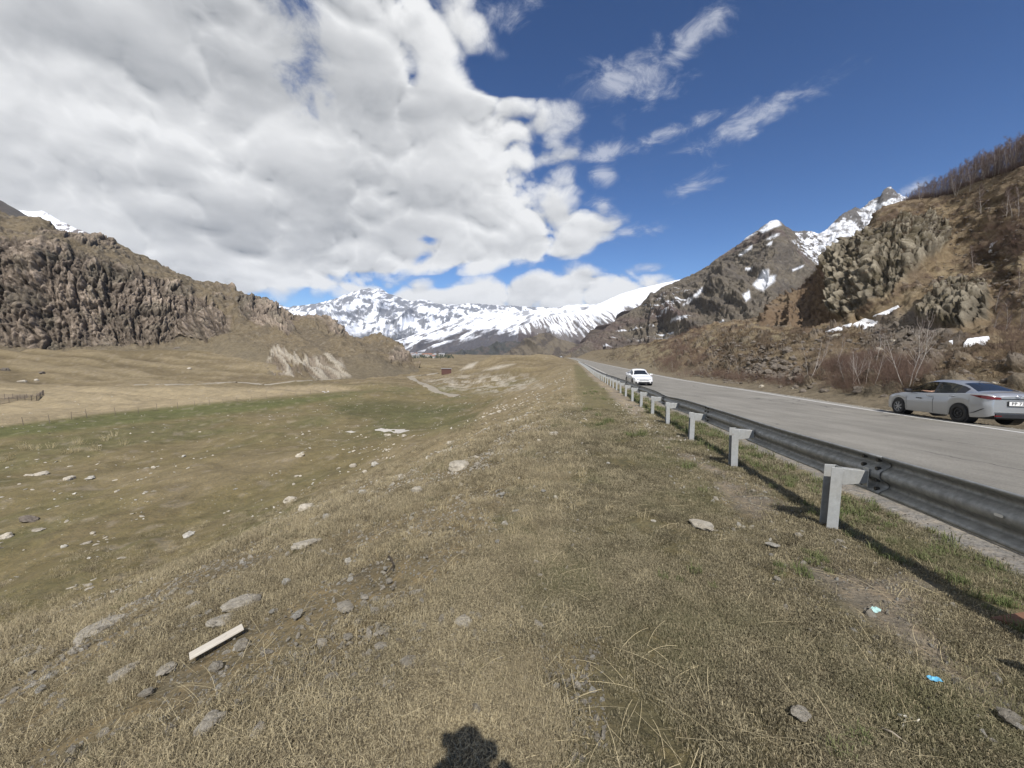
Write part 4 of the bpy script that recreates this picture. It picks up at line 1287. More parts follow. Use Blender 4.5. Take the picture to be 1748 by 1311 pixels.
def px_rock(px, py, wpx, me, label, sink=.3, rz=None, name='rock', group=None, tilt=(0, 0)):
    h = hit(px, py)
    if h is None: return
    D = math.hypot(h[1], 0)
    size = wpx / FPX * D / 2 * 1.05
    h = (h[0], h[1], h[2] + (.035 if h[1] < 14 else .02))
    return put_rock(name, me, h, size, label, 'rock', group, rz, tilt, sink)

G_M = 'rocks lying in the meadow'
G_S = 'rocks half sunk in the bank'
for a in [
 (497, 855, 25, LIME[0], 'rounded grey boulder at the foot of the bank, the biggest and roundest of the meadow', G_M),
 (521, 869, 22, LIME[1], 'brown rounded rock just right of the round grey boulder', G_M),
 (549, 868, 16, PALE[1], 'small pale jagged rock right of the brown rounded rock', G_M),
 (558, 886, 18, PALE[0], 'pale broken rocks in front of the brown rounded rock', G_M),
 (541, 899, 12, PALE[2], 'small white lump below the pale broken rocks', G_M),
 (603, 797, 15, LIME[2], 'left one of two neighbouring round stones in the middle of the meadow', G_M),
 (640, 794, 16, PALE[0], 'right one of two neighbouring round stones in the middle of the meadow', G_M),
 (623, 807, 12, LIME[3], 'smaller stone below the two neighbouring round stones', G_M),
 (512, 779, 15, LIME[4], 'grey stone alone on the hummock above the neighbouring round stones', G_M),
 (662, 744, 12, LIME[5], 'pale stone beneath the silt patch, left of its twin', G_M),
 (690, 745, 11, LIME[0], 'pale stone beneath the silt patch, right of its twin', G_M),
 (70, 810, 26, SLAB[0], 'long flat grey slab lying low in the left meadow', G_M),
 (50, 812, 14, SLAB[1], 'short flat stone touching the left end of the grey slab', G_M),
 (119, 818, 16, LIME[1], 'flattened stone between the grey slab and the white rock cluster', G_M),
 (155, 817, 18, PALE[3], 'white flat rock beside the little green rise in the left meadow', G_M),
 (155, 815, 8, PALE[1], 'white lump sitting on the end of the white flat rock', G_M),
 (314, 780, 9, PALE[2], 'upper pale stone on the dark earthy mound', G_M),
 (262, 799, 9, LIME[3], 'pale stone below the dark earthy mound', G_M),
 (51, 889, 26, DARK[0], 'pyramid shaped brown rock standing on the meadow at the far left', G_M),
 (12, 917, 20, LIME[4], 'tilted brownish rock cut by the left edge of the photo', G_M),
 (65, 905, 14, SLAB[2], 'flat stone below the pyramid shaped brown rock', G_M),
 (110, 934, 11, PALE[0], 'white stone on the green slope left of the specks of white gravel', G_M),
 (158, 911, 9, LIME[2], 'small stone right of the pyramid shaped brown rock', G_M),
 (322, 914, 24, PALE[4], 'white broken ledge low on the green slope', G_M),
 (783, 800, 34, LIME[1], 'lichen covered outcrop breaking through the grass high on the bank', G_S),
 (815, 797, 16, LIME[3], 'stone at the right end of the lichen covered outcrop', G_S),
 (712, 842, 24, LIME[2], 'small heap of stones lower left of the lichen covered outcrop', G_S),
 (770, 758, 16, LIME[5], 'grey stone at the top of the stony strip on the bank', G_S),
 (686, 816, 16, LIME[0], 'grey blocky stone on the left end of the stony strip', G_S),
 (520, 934, 38, SLAB[1], 'broad buff rock flush with the grass half way down the bank', G_S),
 (410, 1038, 46, SLAB[3], 'long ridge of whitish rock above the cut board', G_S),
 (378, 1064, 42, SLAB[0], 'second whitish ledge between the ridge and the cut board', G_S),
 (440, 1028, 20, LIME[3], 'lumpy stone at the upper right end of the whitish ridge', G_S),
 (489, 999, 18, PALE[0], 'bright white stone right of the whitish ridge', G_S),
 (465, 1050, 14, PALE[3], 'white chip lying below the bright white stone', G_S),
 (172, 1078, 50, SLAB[2], 'long grey slab with a dark overhang on the left slope', G_S),
 (210, 1156, 38, SLAB[1], 'pale grey flat slab lying left of the board', G_S),
 (85, 1160, 26, PALE[3], 'elongated white rock split in two near the lower left', G_S),
 (70, 1183, 20, PALE[4], 'long thin white rock below the split rock', G_S),
 (45, 1113, 28, SLAB[0], 'grey ledge poking out of the grass at the left edge', G_S),
 (415, 1108, 26, LIME[4], 'grey knobbly rock under the right end of the board', G_S),
 (370, 1145, 26, LIME[0], 'knobbly grey rock below the board', G_S),
 (285, 1150, 26, SLAB[3], 'brown flat stone between the pale slab and the board', G_S),
 (360, 1245, 44, LIME[5], 'big cracked grey rock near the lower edge of the photo', G_S),
 (405, 1208, 12, LIME[2], 'small grey stone behind the big cracked rock', G_S),
 (252, 1190, 18, LIME[1], 'small grey stone left of the big cracked rock', G_S),
 (125, 1290, 22, LIME[3], 'stone at the bottom left of the bank', G_S),
 (590, 1045, 30, SLAB[1], 'upright leaning grey rock with a white edge in the middle of the bank', G_S),
 (508, 1057, 24, PALE[4], 'flat white rock between the ridge and the leaning grey rock', G_S),
 (595, 1095, 18, LIME[0], 'half buried stone under the leaning grey rock', G_S),
 (670, 1146, 8, PALE[2], 'small round white pebble in long dry grass', G_S),
 (658, 976, 10, PALE[0], 'small white stone beside the dark dead stem', G_S),
 (665, 998, 12, LIME[4], 'brown stone below the dark dead stem', G_S),
 (849, 930, 9, PALE[1], 'lone white stone on the crest of the bank', G_S),
 (734, 916, 12, LIME[2], 'buff stone above the crest of the bank', G_S),
 (927, 842, 13, PALE[3], 'white flat stone on the turf by the crest', 'stones on the turf berm'),
 (881, 877, 12, PALE[4], 'white oblong stone below the white flat stone', 'stones on the turf berm'),
 (857, 848, 9, PALE[1], 'small white stone left of the white flat stone', 'stones on the turf berm'),
 (1038, 794, 7, PALE[0], 'tiny white stone alone on the far turf', 'stones on the turf berm'),
 (1197, 901, 44, SLAB[0], 'flat greyish rock lying in turf left of the nearest post', 'stones on the turf berm'),
 (1320, 937, 20, PALE[4], 'crumbling white rock below the nearest post', 'stones on the turf berm'),
 (1316, 953, 8, PALE[0], 'little white stone under the crumbling rock', 'stones on the turf berm'),
 (1327, 995, 12, SLAB[1], 'small grey stone above the green tuft', 'stones on the turf berm'),
 (1366, 1228, 26, SLAB[2], 'pointed grey green stone in the lower turf', 'stones on the turf berm'),
 (1722, 1235, 30, LIME[1], 'whitish cracked stone near the bottom right corner', 'stones on the turf berm'),
 (1735, 1250, 22, PALE[3], 'white chip lying against the whitish cracked stone', 'stones on the turf berm'),
 (945, 744, 16, LIME[5], 'brown rock beside the dark hole on the crest', 'stones on the turf berm'),
 (10, 633, 15, DARK[1], 'dark boulder at the left edge on the terrace below the cliff', 'boulders below the cliff'),
 (72, 638, 9, DARK[2], 'dark boulder on the terrace right of the first', 'boulders below the cliff'),
 (40, 652, 10, LIME[1], 'grey boulder on the lower terrace', 'boulders below the cliff'),
 (62, 650, 8, LIME[3], 'grey boulder beside the lower terrace boulder', 'boulders below the cliff'),
 (302, 598, 16, DARK[3], 'dark flat boulder just under the foot of the cliff', 'boulders below the cliff'),
 (323, 630, 8, LIME[0], 'pale boulder in the stony field below the cliff', 'boulders below the cliff'),
]:
    px_rock(a[0], a[1], a[2] * (1.1 if a[3] in SLAB else .95), a[3], a[4], group=a[5], sink=.42 if a[3] in SLAB else .3)

# ------------------------------------------------------------------ scattering of uncountable small stuff
PROTO = bpy.data.collections.new('scatter_sources')
def scatter(name, meshes, pts, rots, scales, extra=None):
    """one object whose points carry copies of the meshes"""
    me = bpy.data.meshes.new(name)
    me.vertices.add(len(pts)); me.vertices.foreach_set('co', np.asarray(pts, np.float32).ravel())
    a = me.attributes.new('rot', 'FLOAT_VECTOR', 'POINT'); a.data.foreach_set('vector', np.asarray(rots, np.float32).ravel())
    a = me.attributes.new('scl', 'FLOAT_VECTOR', 'POINT')
    sc = np.asarray(scales, np.float32); sc = np.repeat(sc[:, None], 3, 1) if sc.ndim == 1 else sc
    a.data.foreach_set('vector', sc.ravel())
    if extra is not None:
        a = me.attributes.new('tone', 'FLOAT', 'POINT'); a.data.foreach_set('value', np.asarray(extra, np.float32))
    o = bpy.data.objects.new(name, me); COL.objects.link(o)
    c = bpy.data.collections.new(name + '_source')
    for i, m in enumerate(meshes):
        so = bpy.data.objects.new(name + '_piece', m); c.objects.link(so)
    g = bpy.data.node_groups.new(name + '_scatter', 'GeometryNodeTree')
    g.interface.new_socket('Geometry', in_out='INPUT', socket_type='NodeSocketGeometry')
    g.interface.new_socket('Geometry', in_out='OUTPUT', socket_type='NodeSocketGeometry')
    n = g.nodes; L = g.links
    gi, go = n.new('NodeGroupInput'), n.new('NodeGroupOutput')
    ci = n.new('GeometryNodeCollectionInfo'); ci.inputs['Collection'].default_value = c
    ci.inputs['Separate Children'].default_value = True; ci.inputs['Reset Children'].default_value = True
    ip = n.new('GeometryNodeInstanceOnPoints'); ip.inputs['Pick Instance'].default_value = True
    ri = n.new('FunctionNodeRandomValue'); ri.data_type = 'INT'
    ri.inputs['Min'].default_value = 0 if not hasattr(ri.inputs['Min'], 'default_value') else ri.inputs['Min'].default_value
    for s_ in ri.inputs:
        if s_.type == 'INT' and s_.name == 'Min': s_.default_value = 0
        if s_.type == 'INT' and s_.name == 'Max': s_.default_value = len(meshes) - 1
    ar = n.new('GeometryNodeInputNamedAttribute'); ar.data_type = 'FLOAT_VECTOR'; ar.inputs['Name'].default_value = 'rot'
    as_ = n.new('GeometryNodeInputNamedAttribute'); as_.data_type = 'FLOAT_VECTOR'; as_.inputs['Name'].default_value = 'scl'
    L.new(gi.outputs[0], ip.inputs['Points']); L.new(ci.outputs[0], ip.inputs['Instance'])
    L.new([q for q in ri.outputs if q.type == 'INT'][0], ip.inputs['Instance Index'])
    e2r = n.new('FunctionNodeEulerToRotation')
    L.new(ar.outputs['Attribute'], e2r.inputs[0]); L.new(e2r.outputs[0], ip.inputs['Rotation'])
    L.new(as_.outputs['Attribute'], ip.inputs['Scale'])
    L.new(ip.outputs[0], go.inputs[0])
    md = o.modifiers.new('scatter', 'NODES'); md.node_group = g
    return o

def gnorm(x, y, e=.25):
    zx = (ground_z(x + e, y) - ground_z(x - e, y)) / (2 * e); zy = (ground_z(x, y + e) - ground_z(x, y - e)) / (2 * e)
    return zx, zy
def slope_rot(zx, zy, rz):
    """euler that lays z on the ground normal (small angle) after turning by rz"""
    return np.stack([np.arctan(zy), -np.arctan(zx), rz], -1)

def fan(n, r0, r1, a0, a1, power=2.0):
    """points in a fan around the camera foot, thinning with distance"""
    u = RNG.random(n)
    r = r0 * (r1 / r0) ** u if power == 2 else (r0 ** (2 - power) + u * (r1 ** (2 - power) - r0 ** (2 - power))) ** (1 / (2 - power))
    a = np.radians(RNG.uniform(a0, a1, n))
    return r * np.sin(a), r * np.cos(a), r

def bank_grass(x, y):
    return fbm(x * .55, y * .55, 17.0, 4) + .25 * fbm(x * 1.9, y * 1.9, 3.0, 2)
BARE = .06
CHIP = [rock_mesh(i + 61, .45, .3, 1) for i in range(5)]
for me in CHIP: me.materials.append(M_PALE)
CHIP2 = [rock_mesh(i + 71, .5, .3, 1) for i in range(5)]
for me in CHIP2: me.materials.append(M_LIME)

def stones(n, meshes, name, label, r0, r1, lo, hi, thr, seed):
    x, y, r = fan(n, r0, r1, -60, 60)
    q = q_of(x, y)
    d = fbm(x * .35, y * .35, seed, 4) + .7 * fbm(x * .06, y * .06, seed + 3, 3)
    strip = np.exp(-((q + 7.5 + 2 * np.sin(y * .2)) / 2.0) ** 2) * .45 * sstep(2, 6, y)
    keep = (d + strip + RNG.normal(0, .12, n) > thr) & (q < -3.1)
    x, y, r = x[keep], y[keep], r[keep]
    z = ground_z(x, y)
    s = RNG.lognormal(math.log(lo), .5, len(x)) * np.clip(r / 9, .6, 4)
    s = np.minimum(s, hi)
    zx, zy = gnorm(x, y)
    rot = slope_rot(zx, zy, RNG.uniform(0, 6.28, len(x))) + RNG.normal(0, .25, (len(x), 3)) * np.array((1, 1, 0))
    sc = np.stack([s * RNG.uniform(.7, 1.7, len(x)), s * RNG.uniform(.6, 1.1, len(x)), s * RNG.uniform(.5, 1, len(x))], -1)
    o = scatter(name, meshes, np.stack([x, y, z + s * .05 + .02 * (r < 20)], -1), rot, sc)
    return tag(o, label, 'stones', kind='stuff')
stones(16000, CHIP, 'pale_gravel', 'small pale stones strewn over the bank and meadow', 2.0, 110, .022, .16, .40, 3.0)
stones(18000, CHIP2, 'grey_gravel', 'small grey brown stones strewn over the bank and meadow', 2.0, 140, .028, .20, .32, 9.0)

# pebbles and clods where the turf is worn through
x, y, r = fan(60000, 1.2, 20, -60, 60)
q = q_of(x, y)
k = ((bank_grass(x, y) + RNG.normal(0, .10, len(x)) < BARE) & (q < -2.5)) | ((q > -1.3) & (q < 0) & (RNG.random(len(x)) < .8))
x, y, r = x[k], y[k], r[k]; z = ground_z(x, y)
s = RNG.lognormal(math.log(.010), .6, len(x)) * np.clip(r / 5, .7, 2.5)
o = scatter('soil_crumbs', CHIP2 + CHIP[:3], np.stack([x, y, z], -1), RNG.uniform(0, 6.28, (len(x), 3)), np.minimum(s, .06))
tag(o, 'pebbles and earth crumbs on the worn patches of the bank', 'pebbles', kind='stuff')

# clinker and grit by the road edge
n = 5000
y = RNG.uniform(1.5, 26, n) ** 1.0; q = np.concatenate([RNG.normal(.95, .22, n // 2), RNG.normal(11.3, .5, n // 2)])
x = rail_x(y) + q / COSR
z = ground_z(x, y)
s = RNG.uniform(.006, .022, n) * np.where(q > 5, 1.6, 1)
o = scatter('road_grit', CHIP2, np.stack([x, y, z + .004], -1), RNG.uniform(0, 6.28, (n, 3)), s)
tag(o, 'loose grit along both edges of the asphalt', 'grit', kind='stuff')

# ------------------------------------------------------------------ grass
def blade_mat(name, c1, c2, c3, rough=.8):
    m, T = mat_new(name)
    oi = T.node('ShaderNodeObjectInfo').outputs['Random']
    pos = T.node('ShaderNodeNewGeometry').outputs['Position']
    n = T.noise(pos, .45, 4, .6); n2 = T.noise(pos, 90, 2, .5)
    c = T.mix(T.ramp(T.m('ADD', n2, T.m('MULTIPLY', T.m('SUBTRACT', oi, .5), .35)), .38, .62), c1, c2)
    c = T.mix(T.m('MULTIPLY', T.ramp(n, .45, .65), .75), c, c3)
    b = principled(T, c, rough, 0, .25)
    return m
M_TURF = blade_mat('turf_blades', (.33, .285, .180), (.066, .056, .032), (.135, .130, .064))
M_DRYG = blade_mat('dry_blades', (.42, .355, .220), (.115, .092, .056), (.33, .275, .170))
M_FRESH = blade_mat('green_blades', (.105, .130, .045), (.16, .16, .075), (.115, .135, .05))
M_STRAW = blade_mat('straw', (.52, .44, .27), (.36, .29, .16), (.46, .38, .22))

def tuft(seed, n, rad, h0, h1, w, lean, mat, curl=.5):
    r = random.Random(seed); vs, fs = [], []
    for _ in range(n):
        a, d = r.uniform(0, 6.28), rad * math.sqrt(r.random())
        bx, by = d * math.cos(a), d * math.sin(a)
        h = r.uniform(h0, h1); la = r.uniform(0, 6.28); le = r.uniform(.3, 1) * lean
        dx, dy = math.cos(la), math.sin(la)
        wx, wy = -dy * w / 2, dx * w / 2
        k = len(vs); t2 = la + r.uniform(-curl, curl) * 2
        m_ = (bx + dx * h * le * .5, by + dy * h * le * .5, h * .62)
        e = (m_[0] + math.cos(t2) * h * le * .9, m_[1] + math.sin(t2) * h * le * .9, h * r.uniform(.55, 1.0) * (1.15 - .5 * le))
        vs += [(bx - wx, by - wy, -.01), (bx + wx, by + wy, -.01), (m_[0] + wx * .8, m_[1] + wy * .8, m_[2]), (m_[0] - wx * .8, m_[1] - wy * .8, m_[2]), e]
        fs += [(k, k + 1, k + 2, k + 3), (k + 3, k + 2, k + 4)]
    me = bpy.data.meshes.new('tuft'); me.from_pydata(vs, [], fs); me.materials.append(mat); me.update()
    return me
TURF = [tuft(i, 80, .10, .010, .030, .0028, 1.4, M_TURF, 1.2) for i in range(4)] + [tuft(50, 60, .10, .010, .034, .0026, 1.4, M_DRYG, 1.2)]
DRY = [tuft(10 + i, 66, .10, .012, .042, .0024, 1.5, M_DRYG, .8) for i in range(3)] + [tuft(15, 50, .10, .02, .075, .0022, 1.4, M_DRYG, .5)] + [tuft(60, 60, .10, .012, .036, .0028, 1.4, M_TURF, 1.0)]
FRESH = [tuft(20 + i, 45, .05, .03, .09, .0038, .8, M_FRESH, .4) for i in range(3)]
LONG = [tuft(30 + i, 22, .06, .07, .17, .0022, 1.3, M_STRAW, .2) for i in range(4)]

def sow(name, meshes, n, r0, r1, keepf, smin, smax, label, grow=4.5, cap=2.2, a0=-60, a1=60, power=2.0):
    x, y, r = fan(n, r0, r1, a0, a1, power)
    k = keepf(x, y, q_of(x, y)); x, y, r = x[k], y[k], r[k]
    z = ground_z(x, y); zx, zy = gnorm(x, y)
    s = RNG.uniform(smin, smax, len(x)) * np.clip(r / grow, 1, cap)
    o = scatter(name, meshes, np.stack([x, y, z], -1), slope_rot(zx, zy, RNG.uniform(0, 6.28, len(x))), s)
    return tag(o, label, 'grass', kind='stuff')
def off_road(q): return (q < .95) | (q > 11.3)
sow('turf', TURF, 60000, 1.0, 17, lambda x, y, q: (q > -3.6 + .5 * fbm(x * .5, y * .5, 2, 2)) & (q < 1.1) & (fbm(x * .9, y * .9, 27.0, 3) - .38 * np.exp(-((q + .65) / .5) ** 2) + RNG.normal(0, .15, len(q)) > -.30), .7, 1.25, 'short trodden turf on the level berm beside the barrier')
sow('dry_grass', DRY, 66000, 1.0, 26, lambda x, y, q: (q < -2.7 + .6 * fbm(x * .5, y * .5, 2, 2)) & (bank_grass(x, y) + RNG.normal(0, .16, len(q)) > BARE), .7, 1.3, 'dry winter grass on the slope of the bank')
sow('green_grass', FRESH, 9000, 1.5, 30, lambda x, y, q: ((q > .05) & (q < 1.15) & (RNG.random(len(q)) < .9)) | ((q > -3) & (q < 0) & (fbm(x * .8, y * .8, 6.0, 3) > .5)), .6, 1.3, 'fresh green grass growing under the barrier', power=1.0)
def longmask(x, y, q):
    edge_ = np.exp(-((q + 3.3) / .9) ** 2) * .5 + np.exp(-((q + .55) / .35) ** 2) * .6 * sstep(3.5, 5, y) - .5 * (1 - sstep(2.0, 3.2, y)) + np.exp(-((q + 5.5) / 2.5) ** 2) * .25
    return (fbm(x * .45, y * .45, 12.0, 3) + edge_ + RNG.normal(0, .1, len(q)) > .52) & (q < .6)
sow('straw_tufts', LONG, 5500, 3.6, 40, longmask, .45, 1.05, 'tufts of long bleached straw along the crest and by the posts', grow=9, cap=1.6, power=1.4)

# long single stalks, bent and fallen
b_v, b_f = [], []
rs = random.Random(5)
for i in range(4200):
    u = rs.random(); r_ = 1.3 * (16 / 1.3) ** u; a = R(rs.uniform(-58, 58))
    x_, y_ = r_ * math.sin(a), r_ * math.cos(a)
    q_ = float(q_of(x_, y_))
    if q_ > .4 or (q_ > -2.6 and rs.random() < .55): continue
    z_ = float(ground_z(x_, y_, True))
    L_ = rs.uniform(.08, .34); d = rs.uniform(0, 6.28); up_ = rs.choice([rs.uniform(.03, .2), rs.uniform(.03, .25), rs.uniform(.1, .35)])
    w_ = rs.uniform(.0007, .0013) * max(1, r_ / 4)
    p = Vector((x_, y_, z_)); k = len(b_v); bend = rs.gauss(0, .28); n_ = 5
    for j in range(n_ + 1):
        t = j / n_
        dd = d + bend * t
        sx_, sy_ = -math.sin(dd) * w_, math.cos(dd) * w_
        b_v += [(p.x - sx_, p.y - sy_, p.z), (p.x + sx_, p.y + sy_, p.z + w_ * .5)]
        stp = L_ / n_
        p = p + Vector((math.cos(dd) * stp, math.sin(dd) * stp, stp * (up_ * (1 - 1.7 * t))))
        gz_ = float(road_z(p.y)) if False else z_ - .02 - .3 * max(0, -(q_ + 3)) * 0
        if j < n_: b_f.append((k + 2 * j, k + 2 * j + 1, k + 2 * j + 3, k + 2 * j + 2))
o = quads_object('dry_stalks', np.array(b_v), np.array(b_f), M_STRAW, smooth=False)
tag(o, 'single long bleached grass stalks fallen across the turf', 'grass', kind='stuff')

# ------------------------------------------------------------------ bare trees and bushes
def bark_mat(name, c1, c2, mark=.0):
    m, T = mat_new(name)
    pos = T.node('ShaderNodeNewGeometry').outputs['Position']
    n = T.noise(T.vm('MULTIPLY', pos, (1, 1, 2.5)), 6, 5, .7)
    c = T.mix(T.ramp(n, .35, .65), c1, c2)
    if mark: c = T.mix(T.m('MULTIPLY', T.ramp(n, .60, .66), mark), c, (.05, .045, .04))
    principled(T, c, .85, 0, .2)
    return m
M_BIRCH = bark_mat('birch_bark', (.50, .46, .41), (.36, .32, .28), .6)
M_TWIG = bark_mat('birch_twigs', (.125, .085, .075), (.19, .145, .125))
M_RED = bark_mat('willow_twigs', (.120, .078, .060), (.165, .115, .088))
M_HEATH = bark_mat('dry_heath', (.10, .07, .048), (.16, .12, .075))

def strip(vs, fs, p, q, w, rnd):
    """a thin three sided twig"""
    d = (q - p)
    a = d.orthogonal().normalized() * w; b = d.cross(a).normalized() * w
    k = len(vs)
    vs += [p + a, p - a * .5 + b * .87, p - a * .5 - b * .87, q]
    fs += [(k, k + 1, k + 3), (k + 1, k + 2, k + 3), (k + 2, k, k + 3)]

def make_tree(seed, h, stems=1, lean=.08, tw=.012, ntw=420, spread=.20, low=.30):
    r = random.Random(seed)
    tb = MB(); vs, fs = [], []
    for s_ in range(stems):
        la = r.uniform(0, 6.28) if stems == 1 else (s_ * 6.28 / stems + r.uniform(-.4, .4))
        ln = lean * r.uniform(.5, 1.3) * (1 if stems == 1 else 3)
        hh = h * (1 if s_ == 0 else r.uniform(.72, .97))
        pts, rad = [], []
        p = Vector((.12 * math.cos(la) * (stems > 1), .12 * math.sin(la) * (stems > 1), -.3)); n = 7
        d = Vector((math.cos(la) * ln, math.sin(la) * ln, 1)).normalized()
        for i in range(n + 1):
            pts.append(p.copy()); rad.append(.0085 * h * (1 - .86 * i / n) / (1 if stems == 1 else 1.25))
            d = (d + Vector((r.gauss(0, .07), r.gauss(0, .07), .06))).normalized()
            p = p + d * (hh + .3) / n
        tb.tube(pts, rad, 5)
        for b in range(int(15 / (1 if stems == 1 else 1.5))):
            t = low + (1 - low) * (b + r.random()) / 15 * (1 if stems == 1 else 1.5)
            t = min(t, .97)
            f = t * n; i = int(f); q = pts[i].lerp(pts[min(i + 1, n)], f - i)
            a = r.uniform(0, 6.28); L_ = hh * spread * (1.15 - .75 * t) * r.uniform(.7, 1.2) + .25
            bd = Vector((math.cos(a), math.sin(a), r.uniform(1.0, 1.9))).normalized()
            bp = [q]
            for j in range(3):
                bp.append(bp[-1] + bd * L_ / 3); bd = (bd + Vector((r.gauss(0, .15), r.gauss(0, .15), .22))).normalized()
            tb.tube(bp, [.0032 * h * (1 - t * .5), .0025 * h * (1 - t * .5), .0018 * h * (1 - t * .5), .0008 * h], 3, cap=False)
            for k in range(max(3, int(ntw / 15 / stems))):
                u = r.random() * 3; i2 = min(int(u), 2); o_ = bp[i2].lerp(bp[i2 + 1], u - i2)
                e = Vector((r.gauss(0, 1), r.gauss(0, 1), r.gauss(.8, .8))).normalized()
                l2 = r.uniform(.25, .75) * h * .085
                m_ = o_ + e * l2
                strip(vs, fs, o_, m_, tw, r)
                for _ in range(2):
                    e2 = (e + Vector((r.gauss(0, .5), r.gauss(0, .5), r.gauss(.1, .5)))).normalized()
                    strip(vs, fs, o_.lerp(m_, r.uniform(.3, 1)), m_ + e2 * l2 * .7, tw * .7, r)
    me1 = bpy.data.meshes.new('trunk'); me1.from_pydata([tuple(v) for v in tb.v], [], tb.f); me1.materials.append(M_BIRCH)
    me1.polygons.foreach_set('use_smooth', [True] * len(me1.polygons))
    me2 = bpy.data.meshes.new('crown'); me2.from_pydata([tuple(v) for v in vs], [], fs); me2.materials.append(M_TWIG)
    return me1, me2

def make_bush(seed, h, w, n, mat, tw=.010, up=1.2):
    r = random.Random(seed); vs, fs = [], []
    for i in range(n):
        a = r.uniform(0, 6.28); d = w * .35 * math.sqrt(r.random())
        p = Vector((d * math.cos(a), d * math.sin(a), -.1))
        e = Vector((math.cos(a) * r.uniform(.1, .8), math.sin(a) * r.uniform(.1, .8), up)).normalized()
        L_ = h * r.uniform(.55, 1.05)
        q = p + e * L_ * .5; e = (e + Vector((r.gauss(0, .15), r.gauss(0, .15), .1))).normalized(); t = q + e * L_ * .5
        strip(vs, fs, p, t, tw, r)
        for _ in range(6):
            o_ = p.lerp(t, r.uniform(.25, .95)); e2 = (e + Vector((r.gauss(0, .55), r.gauss(0, .55), r.gauss(0, .3)))).normalized()
            strip(vs, fs, o_, o_ + e2 * L_ * r.uniform(.12, .32), tw * .6, r)
    me = bpy.data.meshes.new('bush'); me.from_pydata([tuple(v) for v in vs], [], fs); me.materials.append(mat)
    return me

TREES = [make_tree(s, 7.2, 1, .07, .0085, 760, .30, .05) for s in range(5)] + [make_tree(9, 7.0, 3, .07, .0085, 700, .26, .2)]
SMALL = [make_tree(20 + s, 3.0, 1 if s < 2 else 2, .22, .005, 90, .28, .35) for s in range(4)]
_tree_n = 0
def plant_tree(meshes, loc, scale, label, group, rz=None, tilt=(0, 0), name='birch_tree'):
    root = empty(name, tuple(loc), random.uniform(0, 6.28) if rz is None else rz, label, 'tree', group)
    root.rotation_euler = (tilt[0], tilt[1], root.rotation_euler[2])
    root.scale = (scale, scale, scale)
    for nm, me in zip(('trunk', 'crown'), meshes):
        o = bpy.data.objects.new(nm, me); COL.objects.link(o); o.parent = root
    return root

# the wood along the skyline: front row, then the trees behind it
def ridge_loc(px, back, lift=0):
    py = np.interp(px, [1543, 1579, 1605, 1629, 1659, 1698, 1748, 2000], [340, 338, 334, 330, 314, 300, 281, 190])
    col = int(np.argmin(np.abs(hpx[int(np.argmax(HLpar[:, 0] >= 4.98)), :] - px)))
    i = int(np.argmax(HLpar[:, 0] >= 4.98))
    p = Vector(HL2[i, col]); d = Vector((p.x, p.y, 0)).normalized()
    nxt = Vector(HL2[-1, col]); L_ = (Vector((nxt.x, nxt.y, 0)) - Vector((p.x, p.y, 0))).length
    t = min(back / L_, 1)
    q = p.lerp(nxt, t) if back > 0 else p
    return q
rs = random.Random(31)
SKY_GROUP = 'bare trees of the wood on the skyline'
k = 0
for px in np.arange(1549, 1800, 3.6):
    big = float(np.interp(px, [1545, 1575, 1600, 1640, 1748], [.42, .68, .85, 1.0, 1.12]))
    for row in range(3):
        if row and rs.random() < .15: continue
        p = ridge_loc(px + rs.uniform(-2, 2), (0.2, 5, 11)[row] + rs.uniform(0, 3))
        plant_tree(TREES[rs.randrange(5)], p, big * rs.uniform(.78, 1.08) * (1.12 if row else .95), 'bare pale trunked tree in the wood standing along the skyline at the upper right', SKY_GROUP)
for (px, py, s, mm, lab) in [
    (1569, 341, .8, TREES[0], 'pale birch at the left end of the skyline wood, in front of it'),
    (1573, 340, .75, TREES[1], 'thinner pale birch touching the first one of the skyline wood'),
    (1631, 336, .95, TREES[5], 'many stemmed white birch standing proud of the skyline wood'),
    (1655, 327, .85, TREES[2], 'leaning birch just right of the many stemmed one'),
    (1678, 308, .95, TREES[3], 'straight bright birch in the middle of the skyline wood'),
    (1674, 366, 1.0, TREES[4], 'lone white birch on the open slope below the wood'),
    (1718, 371, .85, TREES[0], 'left birch of the trio above the dark gully'),
    (1727, 373, .9, TREES[2], 'middle birch of the trio above the dark gully'),
    (1737, 372, .9, TREES[1], 'right birch of the trio above the dark gully'),
    (1662, 458, .62, TREES[3], 'bare dull tree beside the main rock face'),
    (1737, 500, .55, TREES[4], 'white birch at the right edge above the small rock face'),
    (1700, 532, .48, TREES[1], 'slim birch behind the small rock face'),
    (1693, 580, .42, TREES[0], 'slim birch rising through the snow by the small rock face'),
    (1716, 565, .42, TREES[2], 'birch with white bark in the thicket at the right edge'),
    (1735, 580, .42, TREES[3], 'rightmost thin birch in the thicket'),
]:
    p, n_, _ = hill_point(px, py)
    plant_tree(mm, p, s, lab, 'birches on the open hillside')

